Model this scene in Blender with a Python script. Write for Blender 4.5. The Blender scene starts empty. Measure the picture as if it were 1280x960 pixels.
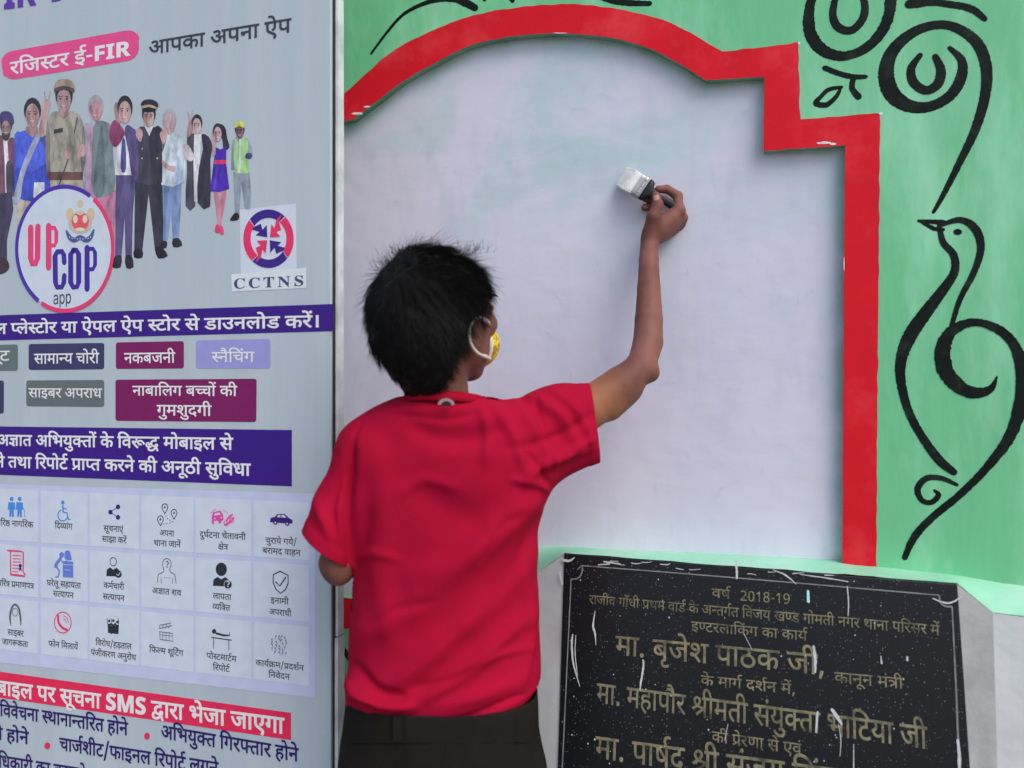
import bpy, math, random
import numpy as np
from mathutils import Vector, Matrix, noise as mnoise
random.seed(7); np.random.seed(7)
R = math.radians
SC = bpy.context.scene
COL = SC.collection

# ------------------------------------------------------------------ camera, sky, sun, exposure
CAMZ, FPX = 1.30, 1000.0
cam_d = bpy.data.cameras.new('camera'); cam = bpy.data.objects.new('camera', cam_d); COL.objects.link(cam)
cam.location = (0, 0, CAMZ); cam.rotation_euler = (R(90), 0, 0)
cam_d.sensor_width = 36; cam_d.lens = 36 * FPX / 1280
cam_d.clip_start = .02; cam_d.clip_end = 500
cam_d.dof.use_dof = True; cam_d.dof.focus_distance = 1.62; cam_d.dof.aperture_fstop = 1.8
SC.camera = cam
world = bpy.data.worlds.new('World'); SC.world = world; world.use_nodes = True
nt = world.node_tree; bg = nt.nodes['Background']
sky = nt.nodes.new('ShaderNodeTexSky'); sky.sky_type = 'NISHITA'; sky.sun_disc = False
SUN_EL, SUN_AZ = R(50), R(144)          # azimuth clockwise from +Y: behind the camera, to the right
sky.sun_elevation = SUN_EL; sky.sun_rotation = SUN_AZ; sky.air_density = 1.0; sky.dust_density = 3.0; sky.ozone_density = 1.0
bg.inputs['Strength'].default_value = .15
nt.links.new(sky.outputs[0], bg.inputs[0])
sun_d = bpy.data.lights.new('sun', 'SUN'); sun_d.energy = 1.0; sun_d.angle = R(34); sun_d.color = (1, .98, .96)
sun = bpy.data.objects.new('sun', sun_d); COL.objects.link(sun)
sd = Vector((math.sin(SUN_AZ) * math.cos(SUN_EL), math.cos(SUN_AZ) * math.cos(SUN_EL), math.sin(SUN_EL)))
sun.rotation_euler = sd.to_track_quat('Z', 'Y').to_euler()
SC.view_settings.view_transform = 'Standard'; SC.view_settings.look = 'None'
SC.view_settings.exposure = 0.25; SC.view_settings.gamma = 1

# ------------------------------------------------------------------ object helpers
def thing(name, label, cat, loc=(0, 0, 0), rz=0, group=None):
    o = bpy.data.objects.new(name, None); COL.objects.link(o)
    o.location = loc; o.rotation_euler = (0, 0, rz); o.empty_display_size = .1
    o['label'] = label; o['category'] = cat
    if group: o['group'] = group
    return o
def root_matrix(p):
    m = Matrix.Identity(4)
    while p is not None:
        m = Matrix.LocRotScale(p.location, p.rotation_euler, p.scale) @ m; p = p.parent
    return m
def obj(name, V, F, mat, parent=None, smooth=False, label=None, kind=None):
    """V in world metres; stored relative to the parent's frame"""
    me = bpy.data.meshes.new(name)
    V = np.asarray([tuple(v) for v in V], dtype=float).reshape(-1, 3)
    if parent is not None:
        mi = np.array(root_matrix(parent).inverted())
        V = V @ mi[:3, :3].T + mi[:3, 3]
    if isinstance(F, np.ndarray):
        n = len(F); k = F.shape[1]
        me.vertices.add(len(V)); me.vertices.foreach_set('co', V.astype(np.float32).ravel())
        me.loops.add(n * k); me.loops.foreach_set('vertex_index', F.astype(np.int32).ravel())
        me.polygons.add(n); me.polygons.foreach_set('loop_start', np.arange(0, n * k, k, dtype=np.int32))
        me.update(calc_edges=True)
    else:
        me.from_pydata(V.tolist(), [], F)
    me.validate()
    if smooth: me.polygons.foreach_set('use_smooth', [True] * len(me.polygons))
    if isinstance(mat, (list, tuple)):
        for m in mat: me.materials.append(m)
    else: me.materials.append(mat)
    o = bpy.data.objects.new(name, me); COL.objects.link(o)
    if parent is not None: o.parent = parent
    if label: o['label'] = label
    if kind: o['kind'] = kind
    return o

def round_edge(o, w):
    k = o.modifiers.new('edge', 'BEVEL'); k.width = w; k.segments = 2

# ------------------------------------------------------------------ materials
def lin(c): return tuple(((x / 255) / 12.92 if x / 255 <= .04045 else ((x / 255 + .055) / 1.055) ** 2.4) for x in c)
GAIN = .72                                   # how bright a white surface comes out in this light
def alb(r, g, b): return tuple(min(.88, x / GAIN) for x in lin((r, g, b))) + (1,)
def mat(name, c, rough=.6, var=.06, scale=8., bump=0., bscale=60., spec=.22, c2=None, mixscale=3., mixlo=.45, mixhi=.6,
        stretch=(1, 1, 1), metal=0., sheen=0., detail=6., sub=0.):
    m = bpy.data.materials.new(name); m.use_nodes = True
    N, L = m.node_tree.nodes, m.node_tree.links
    b = N['Principled BSDF']; b.inputs['Roughness'].default_value = rough; b.inputs['Metallic'].default_value = metal
    b.inputs['Specular IOR Level'].default_value = spec
    if sheen: b.inputs['Sheen Weight'].default_value = sheen; b.inputs['Sheen Roughness'].default_value = .5
    if sub:
        b.inputs['Subsurface Weight'].default_value = sub; b.inputs['Subsurface Radius'].default_value = (1, .35, .2); b.inputs['Subsurface Scale'].default_value = .004
    tc = N.new('ShaderNodeTexCoord'); mp = N.new('ShaderNodeMapping'); mp.inputs['Scale'].default_value = stretch
    L.new(tc.outputs['Object'], mp.inputs[0])
    n1 = N.new('ShaderNodeTexNoise'); n1.inputs['Scale'].default_value = scale; n1.inputs['Detail'].default_value = detail
    L.new(mp.outputs[0], n1.inputs[0])
    hsv = N.new('ShaderNodeHueSaturation')
    mr = N.new('ShaderNodeMapRange'); mr.inputs['From Min'].default_value = .3; mr.inputs['From Max'].default_value = .7
    mr.inputs['To Min'].default_value = 1 - var; mr.inputs['To Max'].default_value = 1 + var
    L.new(n1.outputs[0], mr.inputs[0]); L.new(mr.outputs[0], hsv.inputs['Value'])
    if c2 is not None:
        n2 = N.new('ShaderNodeTexNoise'); n2.inputs['Scale'].default_value = mixscale; n2.inputs['Detail'].default_value = 7; n2.inputs['Roughness'].default_value = .62
        L.new(mp.outputs[0], n2.inputs[0])
        r2 = N.new('ShaderNodeMapRange'); r2.inputs['From Min'].default_value = mixlo; r2.inputs['From Max'].default_value = mixhi
        L.new(n2.outputs[0], r2.inputs[0])
        mx = N.new('ShaderNodeMix'); mx.data_type = 'RGBA'; mx.inputs[6].default_value = c; mx.inputs[7].default_value = c2
        L.new(r2.outputs[0], mx.inputs[0]); L.new(mx.outputs[2], hsv.inputs['Color'])
    else: hsv.inputs['Color'].default_value = c
    L.new(hsv.outputs[0], b.inputs['Base Color'])
    if bump:
        n3 = N.new('ShaderNodeTexNoise'); n3.inputs['Scale'].default_value = bscale; n3.inputs['Detail'].default_value = 8
        L.new(mp.outputs[0], n3.inputs[0])
        bp = N.new('ShaderNodeBump'); bp.inputs['Strength'].default_value = 1; bp.inputs['Distance'].default_value = bump
        L.new(n3.outputs[0], bp.inputs['Height']); L.new(bp.outputs[0], b.inputs['Normal'])
    m['bsdf'] = b.name
    return m

# ------------------------------------------------------------------ the wall's frame and traced planes
TH = R(17.4); YW = 1.72
U = Vector((math.cos(TH), -math.sin(TH), 0)); NV = Vector((-math.sin(TH), -math.cos(TH), 0)); Z = Vector((0, 0, 1))
CAM = Vector((0, 0, CAMZ))
def ray(px, py): return Vector(((px - 640) / FPX, 1, (480 - py) / FPX))
def W(px, py, d): return CAM + ray(px, py) * d
class Plane:
    """a flat face standing in the place; at() finds the point of it that a traced photograph point shows"""
    def __init__(s, p0, n, up): s.p0, s.n, s.up = Vector(p0), Vector(n).normalized(), Vector(up).normalized(); s.x = s.up.cross(s.n).normalized(); s.hs = 1.
    def at(s, px, py, h=0.):
        r = ray(px, py); q = s.p0 + s.n * (h * s.hs)
        return CAM + r * ((q - CAM).dot(s.n) / r.dot(s.n))
    def uv(s, P): d = P - s.p0; return (d.dot(s.x), d.dot(s.up))
    def pt(s, u, v, h=0.): return s.p0 + s.x * u + s.up * v + s.n * (h * s.hs)
    def px(s, px, py): return s.uv(s.at(px, py))
    def metres(s, px, py, n): return n * (s.at(px, py) - CAM).y / FPX
def wall_plane(e): return Plane(Vector((0, YW, CAMZ)) + NV * e, NV, Z)
WP = wall_plane(0.)
RP = wall_plane(-.035)

def catmull(P, n=6, closed=False):
    P = [tuple(p) for p in P]; out = []; m = len(P)
    rng = range(m) if closed else range(m - 1)
    for i in rng:
        g = (lambda k: P[k % m]) if closed else (lambda k: P[min(max(k, 0), m - 1)])
        a, b, c, d = g(i - 1), g(i), g(i + 1), g(i + 2)
        for j in range(n):
            t = j / n
            out.append(tuple(.5 * (2 * b[k] + (c[k] - a[k]) * t + (2 * a[k] - 5 * b[k] + 4 * c[k] - d[k]) * t * t + (3 * b[k] - a[k] - 3 * c[k] + d[k]) * t ** 3) for k in range(len(b))))
    if not closed: out.append(P[-1])
    return out
class Sheet:
    """collects flat printed / painted shapes on one plane into one mesh"""
    def __init__(s, plane, h): s.pl, s.h, s.V, s.F = plane, h, [], []; s.q = 0
    def poly2(s, loops, h=None, rim=0.):
        v, f = fill2d(loops); n = len(s.V); hh = (s.h if h is None else h)
        s.V += [s.pl.pt(a, b, hh) for a, b in v]; s.F += [tuple(n + k for k in t) for t in f]
        if rim:
            for lp in loops:
                n = len(s.V); m = len(lp)
                s.V += [s.pl.pt(a, b, hh) for a, b in lp] + [s.pl.pt(a, b, hh - rim) for a, b in lp]
                s.F += [(n + k, n + (k + 1) % m, n + m + (k + 1) % m, n + m + k) for k in range(m)]
        return s
    def poly(s, pts, smooth=0, h=None, rim=0.):
        if smooth: pts = catmull(pts, smooth, True)
        return s.poly2([[s.pl.px(x, y) for x, y in pts]], h, rim)
    def ell(s, cx, cy, rx, ry, n=20, h=None, a0=0): return s.poly([(cx + rx * math.cos(2 * math.pi * k / n + a0), cy + ry * math.sin(2 * math.pi * k / n + a0)) for k in range(n)], 0, h)
    def stroke(s, pts, w=None, smooth=5, jit=0., h=None, cap=True):
        """pts: (px, py[, width px])"""
        P = [(p[0], p[1], p[2] if len(p) > 2 else w) for p in pts]
        if smooth and len(P) > 2: P = catmull(P, smooth)
        Q = [s.pl.px(p[0], p[1]) + (s.pl.metres(p[0], p[1], max(.3, p[2])) / 2,) for p in P]
        L_, R_ = [], []; m = len(Q); sd_ = random.random() * 50
        for k in range(m):
            a, b = Q[max(k - 1, 0)], Q[min(k + 1, m - 1)]
            dx, dy = b[0] - a[0], b[1] - a[1]; l = math.hypot(dx, dy) or 1
            nx, ny = -dy / l, dx / l
            r1 = Q[k][2] * (1 + jit * mnoise.noise(Vector((k * .9, sd_, 0)))); r2 = Q[k][2] * (1 + jit * mnoise.noise(Vector((k * .9, sd_, 9))))
            L_.append((Q[k][0] + nx * r1, Q[k][1] + ny * r1)); R_.append((Q[k][0] - nx * r2, Q[k][1] - ny * r2))
        hh = s.h if h is None else h
        n = len(s.V)
        for k in range(m): s.V += [s.pl.pt(*L_[k], hh), s.pl.pt(*R_[k], hh)]
        s.F += [(n + 2 * k, n + 2 * k + 1, n + 2 * k + 3, n + 2 * k + 2) for k in range(m - 1)]
        if cap:
            for k, sg in ((0, -1), (m - 1, 1)):
                a, b = Q[max(k - 1, 0)], Q[min(k + 1, m - 1)]; th = math.atan2((b[1] - a[1]) * sg, (b[0] - a[0]) * sg)
                i0 = len(s.V); s.V += [s.pl.pt(Q[k][0] + Q[k][2] * math.cos(th + t), Q[k][1] + Q[k][2] * math.sin(th + t), hh) for t in (-math.pi / 2, -math.pi / 4, 0, math.pi / 4, math.pi / 2)]
                s.F.append(tuple(range(i0, i0 + 5)))
        return s
    def ring(s, cx, cy, rx, ry, w, a0=0, a1=360, n=28, h=None):
        return s.stroke([(cx + rx * math.cos(R(a0 + (a1 - a0) * k / n)), cy - ry * math.sin(R(a0 + (a1 - a0) * k / n)), w) for k in range(n + 1)], smooth=0, h=h, cap=False)
    def build(s, name, m, parent, label=None): return obj(name, s.V, s.F, m, parent, label=label)
def text(line, pl, h, x0, x1, y, H, m, parent, weight=12, y1=None, name='printed_text', xfull=None):
    """a line of lettering: baseline from (x0, y) to (x1, y1) of the photograph; y1 None = level line with y at its middle"""
    V, Fc, w = line_mesh(line, weight)
    if y1 is None:
        zz = pl.uv(pl.at((x0 + x1) / 2, y))[1]
        def onlevel(px):
            a = pl.px(px, y)[0]; return (a, zz)
        a = onlevel(x0)
        # walk to the right end on the level line
        b = (pl.px(x1, y)[0], zz)
    else: a, b = pl.px(x0, y), pl.px(x1, y1)
    Hm = pl.metres((x0 + x1) / 2, y, H); s = Hm / 622
    dx, dy = (b[0] - a[0]) / w, (b[1] - a[1]) / w
    VV = [pl.pt(a[0] + dx * v[0], a[1] + dy * v[0] + s * v[1], h + v[2] * 2.5e-5) for v in V]
    return obj(name, VV, Fc, m, parent)
def box(V, F, c, sx, sy, sz, ax=(1, 0, 0), ay=(0, 1, 0), az=(0, 0, 1)):
    ax, ay, az = Vector(ax), Vector(ay), Vector(az); n = len(V)
    for k in range(8):
        V.append(Vector(c) + ax * (sx / 2 * (1 if k & 1 else -1)) + ay * (sy / 2 * (1 if k & 2 else -1)) + az * (sz / 2 * (1 if k & 4 else -1)))
    F += [tuple(n + i for i in f) for f in ((0, 2, 3, 1), (4, 5, 7, 6), (0, 1, 5, 4), (2, 6, 7, 3), (0, 4, 6, 2), (1, 3, 7, 5))]
def tube(V, F, pts, rad, n=8, closed=False):
    P = [Vector(p) for p in pts]; m = len(P); i0 = len(V); ref = Vector((.3, .2, .9))
    for k in range(m):
        a, b = (P[k - 1], P[(k + 1) % m]) if closed else (P[max(k - 1, 0)], P[min(k + 1, m - 1)])
        t = (b - a).normalized(); x = t.cross(ref).normalized(); y = t.cross(x)
        r = rad[k] if isinstance(rad, (list, tuple)) else rad
        for j in range(n): V.append(P[k] + x * (r * math.cos(2 * math.pi * j / n)) + y * (r * math.sin(2 * math.pi * j / n)))
    for k in range(m if closed else m - 1):
        for j in range(n): F.append((i0 + k * n + j, i0 + k * n + (j + 1) % n, i0 + ((k + 1) % m) * n + (j + 1) % n, i0 + ((k + 1) % m) * n + j))
    if not closed: F.append(tuple(i0 + j for j in range(n))[::-1]); F.append(tuple(i0 + (m - 1) * n + j for j in range(n)))
# ------------------------------------------------------------------ lettering: outlines and set lines
# each row is one letter shape: closed loops of x, y and a flag that is 1 on the curve and 0 off it
LETTER_SHAPES = [
[[470,218,1,470,148,0,379,80,0,312,80,1,226,80,0,92,208,0,29,356,1,100,382,1,143,276,0,243,153,0,305,153,1,343,153,0,391,188,0,391,227,1,391,264,0,350,322,0,318,347,1,291,342,0,260,341,1,255,411,1,323,413,0,380,457,0,380,494,1,380,530,0,333,562,0,302,562,1,265,562,0,205,542,0,171,525,1,146,594,1,172,608,0,249,632,0,298,632,1,376,632,0,459,554,0,459,495,1,459,417,0,392,375,1,403,365,0,412,355,1,450,350,0,486,350,1,518,350,0,568,356,0,594,363,1,594,551,1,521,551,1,521,622,1,1038,622,1,1038,551,1,934,551,1,934,0,1,853,0,1,853,551,1,675,551,1,675,0,1,594,0,1,594,290,1,570,284,0,524,279,0,498,279,1,481,279,0,455,282,1,470,252,0]],
[[194,622,1,275,622,1,275,0,1,194,0,1]],
[[271,222,1,242,222,0,184,208,0,161,197,1,114,225,0,50,301,0,50,352,1,50,380,0,70,420,0,87,433,1,110,450,0,172,465,0,221,465,1,314,465,1,314,551,1,0,551,1,0,622,1,505,622,1,505,551,1,395,551,1,395,394,1,211,394,1,180,394,0,154,388,0,145,381,1,130,369,0,130,347,1,130,323,0,158,290,0,174,277,1,220,294,0,275,294,1,349,294,0,447,219,0,447,154,1,447,89,0,364,14,0,289,4,1,318,-8,0,381,-30,0,415,-40,1,382,-110,1,325,-84,0,221,-27,0,176,1,1,117,4,0,48,33,0,48,65,1,48,87,0,75,116,0,101,116,1,121,116,0,164,95,0,194,70,1,208,68,0,219,68,1,289,68,0,366,109,0,366,153,1,366,186,0,317,222,0]],
[[271,222,1,242,222,0,184,208,0,161,197,1,114,225,0,50,301,0,50,352,1,50,380,0,70,420,0,87,433,1,110,450,0,172,465,0,221,465,1,314,465,1,314,551,1,0,551,1,0,622,1,505,622,1,505,551,1,395,551,1,395,394,1,211,394,1,180,394,0,154,388,0,145,381,1,130,369,0,130,347,1,130,323,0,158,290,0,174,277,1,220,294,0,275,294,1,349,294,0,447,219,0,447,154,1,447,89,0,364,14,0,289,4,1,318,-8,0,381,-30,0,415,-40,1,382,-110,1,325,-84,0,221,-27,0,176,1,1,117,4,0,48,33,0,48,65,1,48,87,0,75,116,0,101,116,1,121,116,0,164,95,0,194,70,1,208,68,0,219,68,1,289,68,0,366,109,0,366,153,1,366,186,0,317,222,0], [293,615,1,272,650,0,243,726,0,243,762,1,243,829,0,332,896,0,398,896,1,430,896,0,484,883,0,504,872,1,482,806,1,465,815,0,427,827,0,405,827,1,365,827,0,323,782,0,323,747,1,323,714,0,350,651,0,375,615,1]],
[[0,622,1,563,622,1,563,551,1,453,551,1,485,512,0,485,464,1,485,374,0,406,328,1,442,296,0,499,211,0,499,152,1,499,102,0,454,34,0,376,0,0,328,0,1,271,0,0,168,61,0,73,199,0,29,313,1,100,338,1,128,260,0,195,141,0,274,74,0,320,74,1,361,74,0,414,111,0,414,160,1,414,201,0,369,270,0,329,301,1,299,295,0,264,294,1,259,364,1,333,366,0,404,414,0,404,463,1,404,493,0,374,538,0,351,551,1,0,551,1]],
[[623,551,1,623,0,1,542,0,1,542,325,1,511,310,0,440,293,0,390,293,1,340,293,0,257,313,0,225,326,1,178,297,0,128,244,0,128,208,1,128,188,0,148,147,0,200,120,0,247,120,1,258,120,0,269,121,1,263,139,0,263,157,1,263,189,0,303,216,0,328,216,1,369,216,0,413,164,0,413,136,1,413,108,0,388,76,0,365,66,1,383,43,0,421,2,0,448,-24,1,390,-65,1,363,-34,0,314,27,0,298,53,1,286,51,0,258,50,0,245,50,1,186,50,0,96,91,0,46,162,0,46,205,1,46,260,0,115,333,0,164,361,1,120,390,0,74,461,0,74,507,1,74,560,0,155,632,0,231,632,1,293,632,0,382,574,0,382,515,1,382,467,0,336,401,0,295,373,1,314,368,0,357,364,0,379,364,1,425,364,0,504,385,0,542,411,1,542,551,1,453,551,1,453,622,1,727,622,1,727,551,1], [153,502,1,153,469,0,195,416,0,228,399,1,303,448,0,303,506,1,303,530,0,269,566,0,229,566,1,195,566,0,153,532,0]],
[[268,224,1,268,271,0,183,345,0,87,374,1,111,441,1,471,441,1,471,551,1,0,551,1,0,622,1,656,622,1,656,551,1,552,551,1,552,0,1,471,0,1,471,370,1,326,370,1,292,370,0,246,373,0,233,375,1,293,344,0,347,266,0,347,218,1,347,167,0,290,101,0,245,88,1,273,72,0,347,41,0,381,31,1,348,-39,1,298,-19,0,200,41,0,159,73,1,105,75,0,35,101,0,35,136,1,35,159,0,62,188,0,88,188,1,109,188,0,152,168,0,183,142,1,223,147,0,268,193,0]],
[[-190,615,1,-211,650,0,-240,726,0,-240,762,1,-240,829,0,-151,896,0,-85,896,1,-53,896,0,1,883,0,21,872,1,-1,806,1,-18,815,0,-56,827,0,-78,827,1,-118,827,0,-160,782,0,-160,747,1,-160,714,0,-133,651,0,-108,615,1]],
[[618,551,1,452,551,1,452,334,1,474,349,0,528,368,0,567,368,1,631,368,1,631,297,1,580,297,1,534,297,0,482,277,0,452,253,1,452,0,1,371,0,1,371,174,1,347,154,0,276,118,0,226,118,1,179,118,0,96,156,0,46,233,0,46,290,1,46,370,0,156,464,0,244,464,1,267,464,0,324,457,0,339,454,1,333,381,1,317,385,0,268,391,0,249,391,1,191,391,0,127,339,0,127,292,1,127,239,0,188,188,0,228,188,1,272,188,0,341,230,0,371,260,1,371,551,1,0,551,1,0,622,1,618,622,1]],
[[568,551,1,474,551,1,474,380,1,474,329,0,459,269,0,441,246,1,404,198,0,323,192,1,307,266,1,329,270,0,360,281,0,370,292,1,382,304,0,393,339,0,393,380,1,393,551,1,160,551,1,160,353,1,160,307,0,166,249,0,186,211,0,226,180,0,260,160,1,370,98,1,433,62,0,486,-3,0,486,-53,1,486,-93,0,453,-164,0,439,-184,1,367,-142,1,380,-122,0,403,-77,0,403,-55,1,403,-36,0,387,-7,0,339,28,0,290,56,1,203,106,1,164,129,0,109,178,0,95,212,1,79,248,0,79,316,1,79,551,1,0,551,1,0,622,1,568,622,1]],
[[251,146,1,158,146,0,114,205,1,97,228,0,79,298,0,79,352,1,79,551,1,0,551,1,0,622,1,481,622,1,481,551,1,420,551,1,420,321,1,420,279,0,403,221,0,385,198,1,364,173,0,298,146,0], [249,217,1,301,217,0,321,249,1,332,266,0,339,310,0,339,353,1,339,551,1,160,551,1,160,353,1,160,314,0,168,268,0,178,251,1,189,235,0,222,217,0]],
[[0,622,1,363,622,1,363,551,1,0,551,1], [45,242,1,45,277,0,72,333,0,93,351,1,122,376,0,204,399,0,272,399,1,380,399,1,380,328,1,291,328,1,230,328,0,169,316,0,150,299,1,126,280,0,126,237,1,126,188,0,200,97,0,271,40,1,217,-12,1,171,28,0,92,108,0,45,194,0]],
[[568,551,1,474,551,1,474,380,1,474,329,0,459,269,0,441,246,1,404,198,0,323,192,1,307,266,1,329,270,0,360,281,0,370,292,1,382,304,0,393,339,0,393,380,1,393,551,1,160,551,1,160,353,1,160,307,0,166,249,0,186,211,0,226,180,0,260,160,1,370,98,1,433,62,0,486,-3,0,486,-53,1,486,-93,0,453,-164,0,439,-184,1,367,-142,1,380,-122,0,403,-77,0,403,-55,1,403,-36,0,387,-7,0,339,28,0,290,56,1,203,106,1,164,129,0,109,178,0,95,212,1,79,248,0,79,316,1,79,551,1,0,551,1,0,622,1,568,622,1], [394,615,1,373,694,0,332,785,0,282,823,0,248,823,1,226,823,0,192,814,0,178,809,1,154,882,1,193,896,0,245,896,1,299,896,0,378,845,0,441,722,0,469,615,1]],
[[0,622,1,373,622,1,373,551,1,0,551,1], [204,298,1,204,244,1,204,216,0,176,188,0,153,188,1,129,188,0,75,230,0,37,290,0,37,318,1,37,341,0,64,369,0,98,369,1,385,369,1,385,298,1]],
[[160,551,1,160,369,1,160,328,0,166,280,0,179,251,0,190,240,1,213,217,0,263,217,1,304,217,0,375,257,0,400,282,1,436,214,1,396,186,0,313,146,0,254,146,1,214,146,0,149,173,0,128,194,1,103,221,0,79,294,0,79,358,1,79,551,1,0,551,1,0,622,1,322,622,1,322,551,1]],
[[626,551,1,460,551,1,460,337,1,483,352,0,536,368,0,576,368,1,640,368,1,640,297,1,588,297,1,542,297,0,490,283,0,460,257,1,460,0,1,379,0,1,379,193,1,356,174,0,292,146,0,248,146,1,208,146,0,144,175,0,125,197,1,100,226,0,79,297,0,79,354,1,79,551,1,0,551,1,0,622,1,626,622,1], [160,551,1,160,360,1,160,305,0,172,257,0,188,240,1,208,217,0,248,217,1,290,217,0,353,252,0,379,279,1,379,551,1]],
[[0,622,1,515,622,1,515,551,1,0,551,1], [537,349,1,517,356,0,494,356,1,470,356,0,420,332,0,374,269,0,356,208,1,279,232,1,291,278,0,311,313,1,288,331,0,239,353,0,209,353,1,169,353,0,126,307,0,126,271,1,126,233,0,169,164,0,251,89,0,309,40,1,255,-12,1,197,38,0,101,129,0,45,222,0,45,275,1,45,328,0,94,395,0,167,426,0,204,426,1,248,426,0,321,397,0,354,370,1,413,426,0,500,426,1,514,426,0,545,422,0,556,417,1]],
[[369,322,1,400,322,0,450,327,0,478,332,1,486,260,1,461,255,0,409,251,0,380,251,1,338,251,0,245,266,0,212,277,1,192,264,0,167,253,1,208,201,0,319,91,0,380,42,1,326,-12,1,270,37,0,171,137,0,95,225,0,73,256,1,51,287,0,40,323,0,40,340,1,40,359,0,70,393,0,104,393,1,129,393,0,166,370,0,181,350,1,202,369,0,217,428,0,217,458,1,217,488,0,208,536,0,201,551,1,0,551,1,0,622,1,403,622,1,403,551,1,281,551,1,288,534,0,298,488,0,298,458,1,298,416,0,279,354,0,262,333,1,314,322,0]],
[[777,551,1,452,551,1,452,349,1,500,399,0,569,399,1,634,399,0,716,316,0,716,239,1,716,193,0,686,89,0,651,39,1,579,80,1,604,112,0,636,196,0,636,237,1,636,284,0,597,330,0,562,330,1,508,330,0,452,258,1,452,0,1,371,0,1,371,174,1,347,154,0,276,118,0,226,118,1,179,118,0,96,156,0,46,233,0,46,290,1,46,370,0,156,464,0,244,464,1,267,464,0,324,457,0,339,454,1,333,381,1,317,385,0,268,391,0,249,391,1,191,391,0,127,339,0,127,292,1,127,239,0,188,188,0,228,188,1,272,188,0,341,230,0,371,260,1,371,551,1,0,551,1,0,622,1,777,622,1]],
[[46,53,1,174,127,1,120,139,0,46,220,0,46,290,1,46,370,0,156,464,0,244,464,1,267,464,0,324,457,0,339,454,1,333,381,1,317,385,0,268,391,0,249,391,1,191,391,0,127,339,0,127,292,1,127,239,0,188,188,0,228,188,1,272,188,0,341,230,0,371,260,1,371,551,1,0,551,1,0,622,1,777,622,1,777,551,1,452,551,1,452,350,1,477,373,0,534,399,0,569,399,1,634,399,0,716,316,0,716,239,1,716,193,0,686,89,0,651,39,1,579,80,1,604,112,0,636,196,0,636,237,1,636,284,0,597,330,0,562,330,1,535,330,0,480,293,0,452,258,1,452,0,1,371,0,1,371,173,1,363,167,0,343,153,0,331,146,1,93,-12,1]],
[[729,551,1,729,0,1,648,0,1,648,45,1,613,26,0,530,7,0,488,7,1,380,7,0,183,114,0,85,239,1,58,274,0,40,319,0,40,338,1,40,359,0,70,393,0,104,393,1,129,393,0,166,370,0,181,350,1,202,369,0,217,428,0,217,458,1,217,484,0,210,531,0,201,551,1,0,551,1,0,622,1,833,622,1,833,551,1], [534,232,1,569,232,0,627,261,0,648,280,1,648,551,1,281,551,1,298,514,0,298,458,1,298,376,0,228,280,0,166,253,1,236,169,0,391,79,0,490,79,1,533,79,0,611,99,0,648,122,1,648,198,1,625,184,0,561,164,0,521,164,1,474,164,0,399,203,0,356,273,0,356,319,1,356,392,0,452,473,0,531,473,1,548,473,0,602,468,0,616,463,1,610,394,1,595,398,0,558,404,0,540,404,1,492,404,0,437,360,0,437,316,1,437,273,0,492,232,0]],
[[127,65,1,80,132,1,326,281,1,284,335,0,223,380,0,181,380,1,153,380,0,96,364,0,55,343,1,27,417,1,61,433,0,135,456,0,179,456,1,219,456,0,283,431,0,345,374,0,382,326,1,382,551,1,0,551,1,0,622,1,566,622,1,566,551,1,463,551,1,463,0,1,382,0,1,382,234,1]],
[[208,551,1,208,234,1,208,208,0,183,178,0,160,178,1,134,178,0,79,220,0,41,280,0,41,308,1,41,331,0,68,359,0,102,359,1,127,359,1,127,551,1,0,551,1,0,622,1,578,622,1,578,551,1,474,551,1,474,0,1,393,0,1,393,551,1]],
[[45,53,1,214,153,1,160,162,0,128,194,1,103,221,0,79,294,0,79,358,1,79,551,1,0,551,1,0,622,1,583,622,1,583,551,1,479,551,1,479,0,1,398,0,1,398,193,1,92,-13,1], [398,551,1,160,551,1,160,369,1,160,328,0,166,280,0,179,251,0,190,240,1,213,217,0,262,217,1,301,217,0,373,255,0,398,280,1]],
[[605,551,1,502,551,1,502,0,1,421,0,1,421,166,1,390,146,0,314,118,0,259,118,1,182,118,0,86,199,0,86,266,1,86,294,0,106,346,0,128,366,1,88,385,0,42,455,0,42,497,1,42,528,0,52,551,1,0,551,1,0,622,1,605,622,1], [167,269,1,167,227,0,223,188,0,267,188,1,319,188,0,396,231,0,421,260,1,421,551,1,145,551,1,123,527,0,123,494,1,123,457,0,166,417,0,200,412,1,228,419,0,263,419,1,290,419,0,308,417,1,302,347,1,295,348,0,279,348,0,273,348,1,224,348,0,167,308,0]],
[[243,40,1,195,107,1,447,258,1,389,270,0,295,298,0,257,314,1,214,286,0,123,229,0,76,202,1,28,270,1,69,290,0,146,333,0,183,354,1,130,392,0,89,464,0,89,503,1,89,556,0,174,632,0,247,632,1,313,632,0,399,559,0,399,500,1,399,457,0,354,388,0,319,361,1,363,344,0,483,316,0,537,310,1,537,551,1,461,551,1,461,622,1,722,622,1,722,551,1,618,551,1,618,0,1,537,0,1,537,234,1], [168,497,1,168,473,0,202,419,0,248,393,1,281,415,0,318,469,0,318,500,1,318,534,0,278,566,0,244,566,1,215,566,0,168,532,0]],
[[649,551,1,545,551,1,545,0,1,465,0,1,465,165,1,439,148,0,367,118,0,317,118,1,240,118,0,141,204,0,141,275,1,141,304,0,166,355,0,185,371,1,38,369,1,38,441,1,331,441,1,349,441,0,385,440,0,389,440,1,382,370,1,350,370,1,292,370,0,221,321,0,221,274,1,221,231,0,279,188,0,317,188,1,367,188,0,438,231,0,465,260,1,465,551,1,0,551,1,0,622,1,649,622,1]],
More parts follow.
